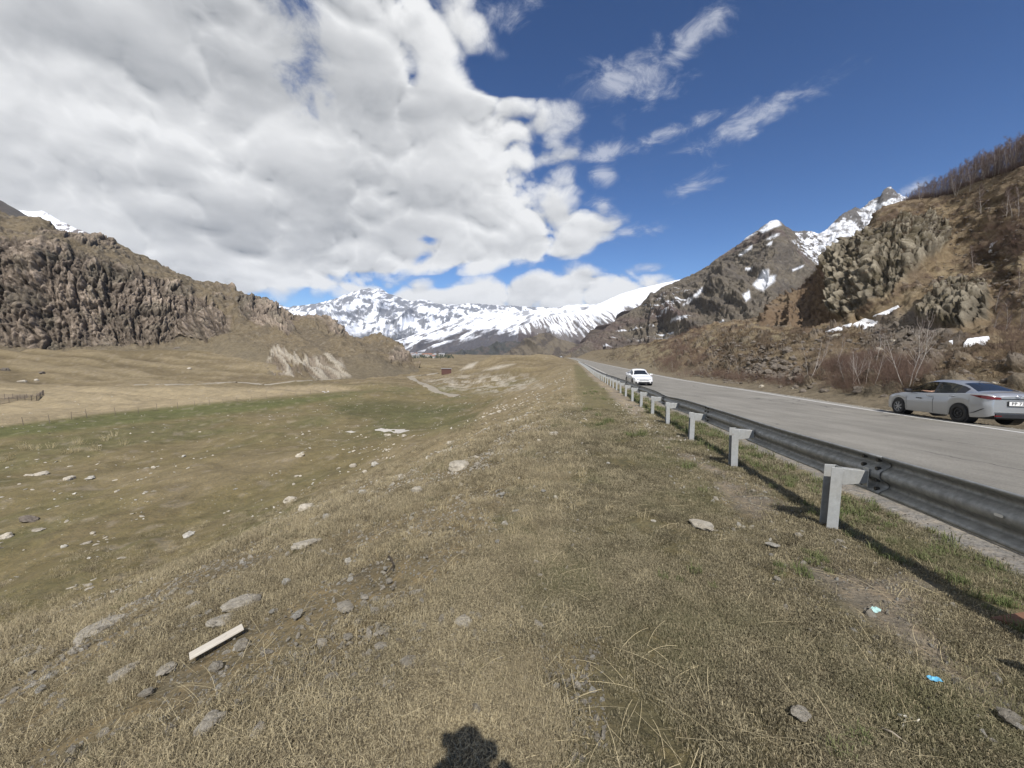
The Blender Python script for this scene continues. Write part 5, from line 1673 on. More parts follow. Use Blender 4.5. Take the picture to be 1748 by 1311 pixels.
for (px, py, s, mi, tilt, lab) in [
    (1381, 642, 1.0, 2, (0, 0), 'white forked sapling shaped like a V above the roadside'),
    (1387, 642, .85, 0, (0, .1), 'straight white sapling joined at the foot of the forked one'),
    (1407, 609, .70, 1, (0, 0), 'small white sapling alone on the slope above the forked one'),
    (1426, 624, .75, 0, (0, -.1), 'thin leaning sapling right of the lone small one'),
    (1241, 641, .85, 0, (0, 0), 'upright white trunk beside the heap of boulders'),
    (1262, 641, .70, 1, (0, -.25), 'leaning sapling between the white trunk and the boulders'),
    (1203, 640, .75, 3, (0, -.2), 'forked leaning sapling among red twigs'),
    (1148, 635, .75, 1, (0, 0), 'pale stem standing in the left red thicket'),
    (1120, 630, .8, 0, (0, 0), 'leftmost pale stem of the red thicket'),
    (1445, 654, .75, 3, (0, 0), 'pale sapling at the left of the roadside thicket'),
    (1450, 662, .7, 0, (0, .1), 'first thin stem of the roadside thicket'),
    (1458, 660, .7, 1, (0, -.05), 'second thin stem of the roadside thicket'),
    (1470, 657, .75, 0, (0, 0), 'third thin stem of the roadside thicket'),
    (1479, 655, .65, 1, (0, .2), 'crooked stem right of the third one'),
    (1493, 622, .9, 0, (0, -.25), 'long slanting sapling above the roadside thicket'),
    (1502, 629, .85, 3, (0, -.3), 'slanting sapling with a bent foot above the thicket'),
    (1493, 656, .6, 1, (0, 0), 'short stem in the middle of the thicket'),
    (1541, 666, 1.05, 1, (0, -.35), 'left slanting sapling behind the bonnet of the silver car'),
    (1548, 662, 1.15, 0, (0, -.2), 'middle slanting sapling behind the bonnet of the silver car'),
    (1552, 661, 1.25, 0, (0, -.12), 'tallest white sapling behind the bonnet of the silver car'),
]:
    p, n_, _ = hill_point(px, py)
    plant_tree(SMALL[mi], p, s, lab, 'saplings along the foot of the hillside', rz=0 if tilt != (0, 0) else None, tilt=(tilt[0], -tilt[1] * -1), name='birch_sapling')

RED = [make_bush(70 + i, 1.5, 1.5, 34, M_RED, .006) for i in range(4)]
HEATH = [make_bush(80 + i, .5, .9, 30, M_HEATH, .009, .5) for i in range(4)]
def bushes(poly, n, meshes, smin, smax, name, label, seed, cat='bushes'):
    r = np.random.default_rng(seed)
    poly = np.array(poly, float); lo, hi = poly.min(0), poly.max(0)
    # points of the hillside surface inside the polygon
    m = (polymask(hpx, hpy, poly, 1.0) > .5) & (HLpar < 5.0)
    # equal share per ground area
    e1 = np.gradient(HL2, axis=1); e2 = np.gradient(HL2, axis=0)
    area = np.linalg.norm(np.cross(e1, e2), axis=-1) * m
    pr = (area / area.sum()).ravel()
    idx = r.choice(pr.size, n, p=pr)
    V = HL2.reshape(-1, 3)[idx] + r.normal(0, .12, (n, 3)) * np.array((1, 1, 0))
    s = r.uniform(smin, smax, n)
    o = scatter(name, meshes, V, np.stack([r.normal(0, .12, n), r.normal(0, .12, n), r.uniform(0, 6.28, n)], -1), s)
    return tag(o, label, cat, kind='stuff')
bushes([(1118, 634), (1125, 600), (1150, 590), (1200, 604), (1205, 640), (1170, 648)], 150, RED, .8, 1.5, 'red_twig_thicket', 'dense red brown leafless thicket beyond the white car', 1)
bushes([(1130, 590), (1150, 566), (1180, 548), (1215, 552), (1190, 585), (1150, 600)], 110, RED, .8, 1.6, 'red_twig_thicket', 'red brown thicket higher up the slope beyond the white car', 2)
bushes([(1180, 640), (1230, 636), (1300, 644), (1380, 648), (1380, 662), (1260, 654)], 120, RED, .35, .8, 'red_twig_thicket', 'low straggling red twigs beside the boulder heap', 3)
bushes([(1400, 665), (1410, 625), (1470, 612), (1540, 620), (1590, 640), (1580, 668), (1500, 672)], 210, RED, .5, 1.05, 'red_twig_thicket', 'long red brown thicket in front of the silver car', 4)
bushes([(1690, 600), (1700, 540), (1748, 500), (1900, 500), (1900, 600), (1748, 610)], 110, RED, .7, 1.4, 'red_twig_thicket', 'purple brown thicket at the right edge below the birches', 5)
bushes([(1350, 480), (1400, 455), (1412, 470), (1400, 500), (1360, 505)], 60, RED, .9, 1.6, 'red_twig_thicket', 'thin scrub on the saddle beside the main rock face', 6)
bushes([(1640, 420), (1700, 380), (1748, 350), (2100, 250), (2100, 420), (1748, 440), (1690, 440)], 420, RED, .6, 1.4, 'red_twig_thicket', 'dark scrub filling the gully at the upper right', 7)
bushes([(1220, 640), (1230, 566), (1420, 556), (1640, 575), (1748, 600), (2100, 600), (2100, 690), (1748, 690), (1300, 650)], 3800, HEATH, .45, 1.3, 'heath', 'low dry heath and bracken between the rocks of the hillside', 8, 'heath')
bushes([(1440, 420), (1545, 342), (1748, 285), (2100, 200), (2100, 480), (1748, 480), (1640, 470), (1600, 395), (1500, 385)], 2600, HEATH, .6, 1.7, 'heath', 'low dry heath on the upper slope below the skyline wood', 9, 'heath')
bushes([(1560, 450), (1640, 450), (1748, 480), (2100, 490), (2100, 560), (1700, 560), (1690, 500), (1620, 490), (1560, 520)], 700, HEATH, .5, 1.2, 'heath', 'low dry heath round the small rock face', 10, 'heath')
bushes([(1415, 480), (1480, 400), (1600, 385), (1625, 410), (1480, 530), (1430, 545)], 330, HEATH, .7, 1.7, 'heath', 'dark heath on the ledges of the main rock face', 11, 'heath')

# undergrowth of the skyline wood
rg = np.random.default_rng(77)
U_ = [ridge_loc(p_ + rg.uniform(-2, 2), rg.uniform(.3, 9)) for p_ in rg.uniform(1546, 1830, 900)]
o = scatter('undergrowth', [make_bush(140 + i, 1.5, 1.5, 34, M_TWIG, .006) for i in range(3)], np.array([tuple(u) for u in U_]), np.stack([np.zeros(900), np.zeros(900), rg.uniform(0, 6.28, 900)], -1), rg.uniform(.8, 1.7, 900))
tag(o, 'leafless undergrowth between the trees of the skyline wood', 'bushes', kind='stuff')

# boulders of the hillside
def hill_rock(px, py, w, me, label, group, tilt=.3, sink=.3):
    p, n_, j = hill_point(px, py)
    size = w / FPX * p.y / 2
    r_ = random.Random(int(px * 7 + py))
    put_rock('boulder', me, p, size, label, 'boulder', group, None, (r_.uniform(-tilt, tilt), r_.uniform(-tilt, tilt)), sink)
HG = 'boulders of the heap above the road'
for i, (px, py, w, lab) in enumerate([
    (1280, 622, 14, 'topmost dark boulder of the left heap above the road'), (1292, 628, 12, 'boulder right of the topmost one in the left heap'),
    (1277, 632, 12, 'boulder at the left side of the left heap'), (1287, 638, 15, 'broad boulder low in the left heap'),
    (1300, 634, 12, 'boulder at the right side of the left heap'), (1296, 643, 11, 'lowest boulder of the left heap'),
    (1271, 642, 10, 'small boulder at the left foot of the left heap'),
    (1340, 620, 15, 'topmost boulder of the right heap near the forked sapling'), (1350, 626, 13, 'boulder just below the top of the right heap'),
    (1334, 630, 13, 'left boulder of the right heap'), (1343, 636, 14, 'broad boulder low in the right heap'),
    (1355, 636, 11, 'right boulder of the right heap'), (1330, 640, 10, 'lowest left boulder of the right heap')]):
    hill_rock(px, py, w, DARK[i % 7], lab, HG)
for i, (px, py, w, lab) in enumerate([
    (1305, 596, 16, 'dark rock ledge on the grassy slope left of the old snow'), (1345, 600, 20, 'dark broken ledge in the middle of the slope'),
    (1300, 584, 10, 'dark block above the left ledge'), (1319, 577, 8, 'pale block on the grassy shelf under the brown wedge'),
    (1428, 574, 14, 'dark slab just below the lower end of the long snow strip'), (1448, 583, 12, 'dark rock under the broad snow patch'),
    (1465, 590, 11, 'dark rock right below the broad snow patch'), (1500, 597, 10, 'grey rock in the scree below the snow'),
    (1520, 585, 10, 'grey rock in the middle of the scree'), (1545, 576, 9, 'grey rock at the right of the scree'),
    (1370, 668, 13, 'pinkish boulder on the verge beneath the forked sapling'), (1355, 662, 9, 'pale stone on the verge left of the pinkish boulder'),
    (1300, 660, 10, 'flat pale stone on the verge beneath the left heap'), (1405, 668, 10, 'brown boulder on the verge before the thicket'),
    (1668, 628, 12, 'pinkish rock above the roof of the silver car'), (1683, 632, 9, 'pale rock right of the pinkish rock above the car'),
    (1640, 640, 8, 'small rock just above the roof of the silver car'), (1744, 645, 14, 'grey boulder at the right edge above the car boot'),
    (1720, 612, 9, 'pale stone under the thicket at the right edge'), (1606, 596, 9, 'dark stone beneath the small rock face'),
    (1700, 655, 9, 'rough stone behind the rear window of the car')]):
    hill_rock(px, py, w, (DARK + LIME)[(i * 3) % 13], lab, 'rocks on the right hand slope')
def rubble(poly, n, smin, smax, name, label, seed, meshes=None):
    o = bushes(poly, n, meshes or DARKS, smin, smax, name, label, seed, 'rubble')
    return o
DARKS = [rock_mesh(i + 91, .7, .3, 1) for i in range(6)]
for me in DARKS: me.materials.append(M_DARK)
rubble([(1180, 640), (1220, 580), (1420, 575), (1640, 600), (1748, 610), (2200, 610), (2200, 700), (1748, 700), (1250, 655)], 1500, .07, .34, 'rubble', 'broken rocks strewn through the lower hillside', 21)
rubble([(1462, 572), (1540, 535), (1580, 545), (1620, 585), (1560, 604), (1480, 600)], 1200, .08, .30, 'scree', 'grey scree fanning out below the rock faces', 22)
rubble([(1265, 615), (1300, 612), (1360, 612), (1365, 648), (1270, 648)], 260, .14, .5, 'rubble', 'loose rocks around the two boulder heaps', 23)
rubble([(1440, 400), (1748, 300), (2100, 220), (2100, 520), (1748, 520), (1600, 480), (1620, 400)], 900, .12, .5, 'rubble', 'scattered rocks on the upper slope', 24)

# old snow lying on the hillside
m_sn, T = mat_new('old_snow_patch')
pos = T.node('ShaderNodeNewGeometry').outputs['Position']
n_ = T.noise(pos, 1.2, 6, .65)
principled(T, T.mix(T.ramp(n_, .35, .7), (.84, .85, .87), (.66, .65, .63)), .6, 0, .3, bump(T, n_, .12))
def snow_patch(poly, label, lift=.27, w=1.6):
    i0 = max(int(np.argmax(HLpar[:, 0] > 1.5)), 0)
    m = polymask(hpx, hpy, poly, w) + .35 * fbm(hpx * .14, hpy * .22, 3.0, 3)
    sel = (m > .45) & (HLpar > 1.5) & (HLpar < 5)
    jj = np.argwhere(sel)
    if len(jj) < 6: print('few', label, len(jj)); return
    a0, b0 = jj.min(0) - 2; a1, b1 = jj.max(0) + 3
    a0, b0 = max(a0, 0), max(b0, 0)
    # finer sheet over the hill, thick in the middle and running out at the rim
    K = 3
    def fine(A):
        A = A[a0:a1, b0:b1]
        r = np.linspace(0, A.shape[0] - 1, (A.shape[0] - 1) * K + 1); c = np.linspace(0, A.shape[1] - 1, (A.shape[1] - 1) * K + 1)
        ri = np.clip(r.astype(int), 0, A.shape[0] - 2); ci = np.clip(c.astype(int), 0, A.shape[1] - 2)
        fr = (r - ri)[:, None]; fc = (c - ci)[None]
        if A.ndim == 3: fr, fc = fr[..., None], fc[..., None]
        return (A[ri][:, ci] * (1 - fr) + A[ri + 1][:, ci] * fr) * (1 - fc) + (A[ri][:, ci + 1] * (1 - fr) + A[ri + 1][:, ci + 1] * fr) * fc
    HS = HL2[max(a0 - 4, 0):a1 + 4, max(b0 - 4, 0):b1 + 4].copy()
    for _ in range(6):
        HS = soften(HS, 1); HS = soften(HS.transpose(1, 0, 2), 1).transpose(1, 0, 2)
    HF = HL2.copy(); HF[max(a0 - 4, 0):a1 + 4, max(b0 - 4, 0):b1 + 4] = HS
    Pf = fine(HF); Nf = fine(Nn)
    u, v = proj(Pf[..., 0], Pf[..., 1], Pf[..., 2])
    mk = polymask(u, v, poly, w) + .30 * fbm(u * .14, v * .25, 3.0, 3)
    t = np.clip((mk - .38) / .3, -1, 1)
    Q = Pf + Nf * (lift * t)[..., None]
    keep = (t[:-1, :-1] > -.4) & (t[1:, 1:] > -.4)
    o = grid_object('snow_patch', Q, m_sn, keep=keep)
    tag(o, label, 'snow patch', 'snow patches left on the hillside')
snow_patch([(1408, 569), (1440, 557), (1454, 553), (1452, 557), (1424, 570)], 'long narrow strip of old snow pointing down to the left', w=1.2)
snow_patch([(1456, 554), (1478, 544), (1500, 549), (1492, 556), (1478, 566), (1466, 562)], 'broad ragged patch of old snow above the scree')
snow_patch([(1488, 541), (1510, 533), (1534, 522), (1536, 526), (1512, 538)], 'narrow upper snow strip under the small rock face', w=1.2)
snow_patch([(1688, 432), (1692, 417), (1712, 407), (1722, 409), (1736, 406), (1712, 424), (1702, 431)], 'bright snow patch below the dark gully at the upper right')
snow_patch([(1644, 592), (1652, 582), (1668, 580), (1690, 578), (1682, 588), (1664, 591)], 'snow patch half hidden by thin birches above the silver car')
snow_patch([(1616, 587), (1627, 585), (1626, 588)], 'tiny sliver of snow left of the patch above the silver car', w=1.0)

# ------------------------------------------------------------------ cars
def paint(name, col, flake=.0, metal=.0, rough=.28):
    m, T = mat_new(name)
    pos = T.node('ShaderNodeTexCoord').outputs['Object']
    d = T.noise(pos, 3, 5, .6)
    z = T.sep(pos)[2]
    dust = T.m('MULTIPLY', T.ramp(T.m('ADD', z, T.m('MULTIPLY', d, .3)), .75, .3), .55)
    c = T.mix(dust, col, (.30, .28, .25))
    r = T.ramp(T.m('ADD', dust, T.m('MULTIPLY', d, .1)), 0, .6, rough, .6)
    principled(T, c, r, metal, .5, None, .6)
    return m
def glass_mat(name, tint=(.02, .024, .03), trans=.0):
    m, T = mat_new(name)
    b = principled(T, tint, .06, 0, .6)
    if trans:
        b.inputs['Transmission Weight'].default_value = 0
        tr = T.node('ShaderNodeBsdfTransparent'); tr.inputs[0].default_value = (.62, .66, .66, 1)
        mx = T.node('ShaderNodeMixShader'); mx.inputs[0].default_value = trans
        T.l.new(b.outputs[0], mx.inputs[1]); T.l.new(tr.outputs[0], mx.inputs[2])
        out = [n for n in T.n if n.type == 'OUTPUT_MATERIAL'][0]
        T.l.new(mx.outputs[0], out.inputs['Surface'])
    return m
M_TYRE = simple_mat('tyre_rubber', (.028, .027, .026), .85, var=.3)
M_RIMS = simple_mat('alloy_rim', (.42, .42, .42), .4, .6)
M_RIMB = simple_mat('black_steel_rim', (.05, .05, .05), .5, .5)
M_BLACK = simple_mat('black_plastic', (.025, .025, .027), .5)
M_GLASS = glass_mat('tinted_glass')
M_GLASSC = glass_mat('clear_side_glass', (.03, .035, .035), .62)
M_LAMPR = simple_mat('red_tail_lamp', (.13, .010, .012), .2, coat=.6, var=.05)
M_LAMPC = simple_mat('clear_head_lamp', (.42, .44, .46), .12, .3, coat=.8)
M_CHROME = simple_mat('bright_trim', (.55, .56, .57), .2, .9)
M_SEAT = simple_mat('grey_seat_cloth', (.16, .155, .15), .9)
M_PLATE = simple_mat('white_number_plate', (.72, .72, .70), .5, var=.03)
M_INK = simple_mat('black_print', (.02, .02, .02), .6)

def car_body(S):
    """closed shell from cross sections; returns grids of points and the pieces cut from it"""
    L0, L1 = S['x'][0], S['x'][-1]
    xs = np.unique(np.concatenate([np.linspace(L0, L1, 96), [S['xr'] + d for d in np.linspace(-.38, .38, 19)], [S['xf'] + d for d in np.linspace(-.38, .38, 19)]]))
    f = lambda k, x: np.interp(x, S['x'], S[k])
    def sm(k):
        xx = np.linspace(L0, L1, 400); v = np.interp(xx, *S[k + '_pts'])
        kk = np.hanning(23); kk /= kk.sum(); v2 = np.convolve(np.pad(v, 11, mode='edge'), kk, 'valid')
        return np.interp(xs, xx, v2)
    belt, top, half = sm('belt'), sm('top'), sm('half')
    sill = sm('sill')
    Rw = S['R'] + .055
    low = sill.copy()
    for xw in (S['xr'], S['xf']):
        d = np.abs(xs - xw); a = np.where(d < Rw, np.sqrt(np.maximum(Rw * Rw - d * d, 0)) + S['R'], 0)
        low = np.maximum(low, a)
    low = np.minimum(low, belt - .10)
    roofw = np.maximum(sm('roof'), .1)
    rows = []
    tall = np.clip((top - belt) / .30, 0, 1)
    for i, x in enumerate(xs):
        b, t, w, lo = belt[i], top[i], half[i], low[i]
        lowsec = [(w * .955, lo), (w * .985, lo + (b - lo) * .10), (w * 1.0, lo + (b - lo) * .38), (w * 1.008, lo + (b - lo) * .62), (w * .985, lo + (b - lo) * .70), (w * .99, b - .055), (w * .972, b - .018), (w * .945, b)]
        rw = roofw[i] * tall[i] + w * .80 * (1 - tall[i])
        wi = w * .925
        up = [(wi, b + .004 + (t - b) * .02)]
        for s_ in (.25, .5, .75, .93):
            up.append((lerp(wi, rw + .05 * tall[i], s_ ** 1.15), b + (t - .035 * tall[i] - b) * s_))
        up += [(rw - .03, t - .012 - .01 * tall[i]), (rw * .75, t + .010), (rw * .4, t + .024), (0, t + .030)]
        rows.append(lowsec + up)
    A = np.array(rows)                                   # [n, m, 2]
    n, m = A.shape[:2]
    Pl = np.stack([np.repeat(xs[:, None], m, 1), A[..., 0], A[..., 1]], -1)
    Pr = Pl[:, ::-1].copy(); Pr[..., 1] *= -1
    G = np.concatenate([Pl, Pr[:, 1:]], 1)
    # close the ends, drawing the bumpers in a little
    for e, s_ in ((0, -1), (-1, 1)):
        pass
    return xs, G, m, belt, top, tall

def car(name, S, loc, rz, label, mats, plate=None, plate_front=False, interior=False):
    root = empty(name, loc, rz, label, 'car')
    xs, G, m, belt, top, tall = car_body(S)
    n, mm = G.shape[:2]
    def qd(i, j): return (i * mm + j, (i + 1) * mm + j, (i + 1) * mm + j + 1, i * mm + j + 1)
    V = G.reshape(-1, 3)
    side, sidef, screen, rear, bodyq = [], [], [], [], []
    gl0, gl1 = 8, 12                                     # rows between waist line and roof rail
    for i in range(n - 1):
        xm = (xs[i] + xs[i + 1]) / 2
        for j in range(mm - 1):
            jj = j if j < m - 1 else mm - 2 - j
            tl = (tall[i] + tall[i + 1]) / 2
            if S['gs'][0] < xm < S['gs'][1] and gl0 <= jj < gl1 and tl > .35 and min(tall[i], tall[i + 1]) > .22:
                if S['pillar'][0] < xm < S['pillar'][1]: bodyq.append((qd(i, j), 1)); continue
                if S['quarter'][0] < xm < S['quarter'][1]: bodyq.append((qd(i, j), 1)); continue
                (sidef if xm > S['pillar'][0] else side).append(qd(i, j)); continue
            if jj >= 12 and S['ws'][0] < xm < S['ws'][1]:
                if jj == 12: bodyq.append((qd(i, j), 0)); continue
                screen.append(qd(i, j)); continue
            if jj >= 12 and S['rw'][0] < xm < S['rw'][1]:
                if jj == 12: bodyq.append((qd(i, j), 0)); continue
                rear.append(qd(i, j)); continue
            bodyq.append((qd(i, j), 0))
    faces = [q for q, _ in bodyq]; mi = [k for _, k in bodyq]
    faces.append(tuple(range(mm))); mi.append(0)
    faces.append(tuple((n - 1) * mm + j for j in range(mm))[::-1]); mi.append(0)
    me = bpy.data.meshes.new('body'); me.from_pydata([tuple(v) for v in V], [], faces)
    for mt in (mats['paint'], M_BLACK): me.materials.append(mt)
    me.polygons.foreach_set('material_index', mi); me.polygons.foreach_set('use_smooth', [True] * (len(faces) - 2) + [False, False])
    me.update()
    body = bpy.data.objects.new('body', me); COL.objects.link(body); body.parent = root
    def piece(nm, qs, mat, scale=1.0):
        if not qs: return
        used = sorted({k for q in qs for k in q}); mp = {k: a for a, k in enumerate(used)}
        me = bpy.data.meshes.new(nm); me.from_pydata([tuple(V[k]) for k in used], [], [tuple(mp[k] for k in q) for q in qs])
        me.materials.append(mat); me.polygons.foreach_set('use_smooth', [True] * len(qs)); me.update()
        o = bpy.data.objects.new(nm, me); COL.objects.link(o); o.parent = root
        return o
    for sgn in (1, -1):
        a = [q for q in side if V[q[0]][1] * sgn > 0]; b = [q for q in sidef if V[q[0]][1] * sgn > 0]
        piece('rear_side_window', a, M_GLASSC if interior else M_GLASS)
        if not (interior and sgn > 0): piece('front_side_window', b, M_GLASSC if interior else M_GLASS)
    piece('windscreen', screen, M_GLASS if not interior else M_GLASSC)
    piece('rear_window', rear, M_GLASS)
    # floor and wheel wells
    b = MB(); b.box((0, 0, .26), (S['x'][-1] - S['x'][0] - .5, 1.34, .12)); b.build('underbody', M_BLACK, root)
    for xw in (S['xf'], S['xr']):
        b = MB()
        w = float(np.interp(xw, *S['half_pts']))
        for sg in (-1, 1):
            b.cyl((xw, sg * (w - .20), S['R']), (0, 1, 0), S['R'] + .05, .30, 20)
        b.build('wheel_arch', M_BLACK, root)
    # wheels
    for xw in (S['xf'], S['xr']):
        for sg in (-1, 1):
            w = float(np.interp(xw, *S['half_pts']))
            cy = sg * (w - .095)
            Rr = S['R']
            tb = MB(); prof = [(Rr * .66, -.095), (Rr * .9, -.105), (Rr * .985, -.085), (Rr, -.05), (Rr, .05), (Rr * .985, .085), (Rr * .9, .105), (Rr * .66, .095)]
            K = 28; vs = [(xw + r * math.cos(2 * math.pi * k / K), cy + y_ * sg, Rr + r * math.sin(2 * math.pi * k / K)) for k in range(K) for r, y_ in prof]
            M_ = len(prof)
            fs = [(k * M_ + j, k * M_ + j + 1, ((k + 1) % K) * M_ + j + 1, ((k + 1) % K) * M_ + j) for k in range(K) for j in range(M_ - 1)]
            tb.add(vs, fs)
            tyre = tb.build('wheel', M_TYRE, root, smooth=True)
            rb = MB(); cz = Rr
            yo = cy + sg * .075; yi = cy + sg * .02
            steel = mats.get('rear_steel') and xw == S['xr']
            rb.cyl((xw, yi, cz), (0, 1, 0), Rr * .66, .02, 24)
            rb.cyl((xw, yo, cz), (0, 1, 0), Rr * .14, .03, 12)
            if steel:
                rb.tube([(xw + Rr * .45 * math.cos(a), yo - sg * .01, cz + Rr * .45 * math.sin(a)) for a in np.linspace(0, 2 * math.pi, 21)], .02, 6)
                for k in range(8):
                    a = k * math.pi / 4
                    rb.cyl((xw + Rr * .3 * math.cos(a), yo, cz + Rr * .3 * math.sin(a)), (0, 1, 0), .014, .02, 6)
            else:
                for k in range(7):
                    a = 2 * math.pi * k / 7
                    c_, s_ = math.cos(a), math.sin(a)
                    for dd in (-.07, .07):
                        c2, s2 = math.cos(a + dd * 2), math.sin(a + dd * 2)
                        p0 = Vector((xw + Rr * .12 * c_, yo, cz + Rr * .12 * s_)); p1 = Vector((xw + Rr * .64 * c2, yo - sg * .005, cz + Rr * .64 * s2))
                        rb.tube([p0, p1], [.016, .013], 4)
            rb.tube([(xw + Rr * .655 * math.cos(a), yo, cz + Rr * .655 * math.sin(a)) for a in np.linspace(0, 2 * math.pi, 25)], .012, 5)
            rb.build('rim', M_RIMB if steel else M_RIMS, tyre)
    # mirrors, handles, door seams
    for sg in (-1, 1):
        bx = S['mirror']
        w = float(np.interp(bx, *S['half_pts'])); bz = float(np.interp(bx, *S['belt_pts']))
        b = MB(); b.box((bx - .02, sg * (w + .09), bz + .07), (.13, .20, .13)); b.box((bx + .02, sg * (w - .02), bz + .03), (.06, .12, .05))
        b.build('wing_mirror', mats['mirror'], root, bevel=.03, smooth=True)
        for hx in S['handles']:
            w = float(np.interp(hx, *S['half_pts'])) * 1.0; bz = float(np.interp(hx, *S['belt_pts']))
            b = MB(); b.box((hx, sg * (w + .028), bz - .115), (.20, .03, .034))
            b.build('door_handle', M_CHROME, root, bevel=.01)
        for sx_ in S['seams']:
            w = np.interp(sx_, *S['half_pts']); zz = [float(np.interp(sx_, *S['sill_pts'])) + .06, float(np.interp(sx_, *S['belt_pts'])) - .03]
            hgt = zz[1] - zz[0]
            b = MB(); b.tube([(sx_, sg * w * (.985 + .0), zz[0]), (sx_, sg * (w * 1.003), zz[0] + hgt * .35), (sx_, sg * (w * 1.008 + .001), zz[0] + hgt * .62), (sx_, sg * (w * .985 + .003), zz[0] + hgt * .74), (sx_, sg * (w * .975), zz[1])], .005, 4)
            b.build('door_seam', M_BLACK, root)
    return root, (xs, G, belt, top)

def sedan_spec(L=4.40, W=1.73, R_=.315, fx=1.36, rx=-1.24, hood=.93, roof=1.455, fast=True):
    h = L / 2
    S = dict(x=[-h, h], xf=fx, xr=rx, R=R_)
    S['belt_pts'] = ([-h, -h + .03, -h + .12, -1.75, -1.3, -.6, .2, .85, 1.2, 1.6, h - .28, h - .12, h], [.92, 1.00, 1.045, 1.055, 1.035, .985, .955, .935, .90, .83, .745, .66, .52])
    S['top_pts'] = ([-h, -h + .03, -h + .12, -1.78, -1.62, -1.15, -.75, -.35, .05, .35, 1.10, 1.25, 1.6, h - .28, h - .12, h], [.925, 1.005, 1.055, 1.085, 1.12, 1.325, 1.425, roof, roof - .005, roof - .075, hood + .01, .905, .84, .755, .67, .525])
    S['half_pts'] = ([-h, -h + .06, -h + .22, -h + .5, -1.2, 0, 1.2, h - .45, h - .2, h - .06, h], [W * .36, W * .425, W * .465, W * .49, W * .5, W * .5, W * .495, W * .475, W * .43, W * .37, W * .28])
    S['sill_pts'] = ([-h, -h + .1, -h + .4, -.9, 1.0, h - .5, h - .1, h], [.36, .28, .235, .20, .20, .21, .23, .30])
    S['roof_pts'] = ([-h, -1.7, -1.3, -.8, 0, .5, 1.1, h], [.60, .56, .52, .53, .56, .56, .60, .55])
    S.update(gs=(-1.42, 1.02), pillar=(-.30, -.20), quarter=(-9, -1.10), ws=(.42, 1.08), rw=(-1.66, -.98), mirror=.78, handles=(-.12, -1.02), seams=(.93, -.26))
    S['seams'] = (.93, -.26)
    return S

M_SILVER = paint('silver_paint', (.42, .43, .435), metal=.55, rough=.32)
M_WHITE = paint('white_paint', (.80, .80, .79), rough=.25)
cx_, cy_ = 16.8, 14.56
heading = math.atan2(1.0, .17)
czz = float(road_top(cx_, cy_)) - .005
SS = sedan_spec()
silver, _ = car('silver_sedan', SS, (cx_, cy_, czz), heading, 'silver four door saloon stopped on the right hand shoulder, cut by the right edge', dict(paint=M_SILVER, mirror=M_BLACK, rear_steel=True), interior=True)
silver.rotation_euler = (R(0.7), R(2.1), heading)
h = 2.2
def panel(nm, pts, mat, root, thick=.012, n=None):
    """thin solid plate through the given corner points"""
    p = [Vector(q) for q in pts]
    nn = Vector(n) if n else (p[1] - p[0]).cross(p[2] - p[0]).normalized()
    vs = p + [q + nn * thick for q in p]; k = len(p)
    fs = [tuple(range(k))[::-1], tuple(range(k, 2 * k))] + [(i, (i + 1) % k, k + (i + 1) % k, k + i) for i in range(k)]
    return MB().add(vs, fs).build(nm, mat, root)
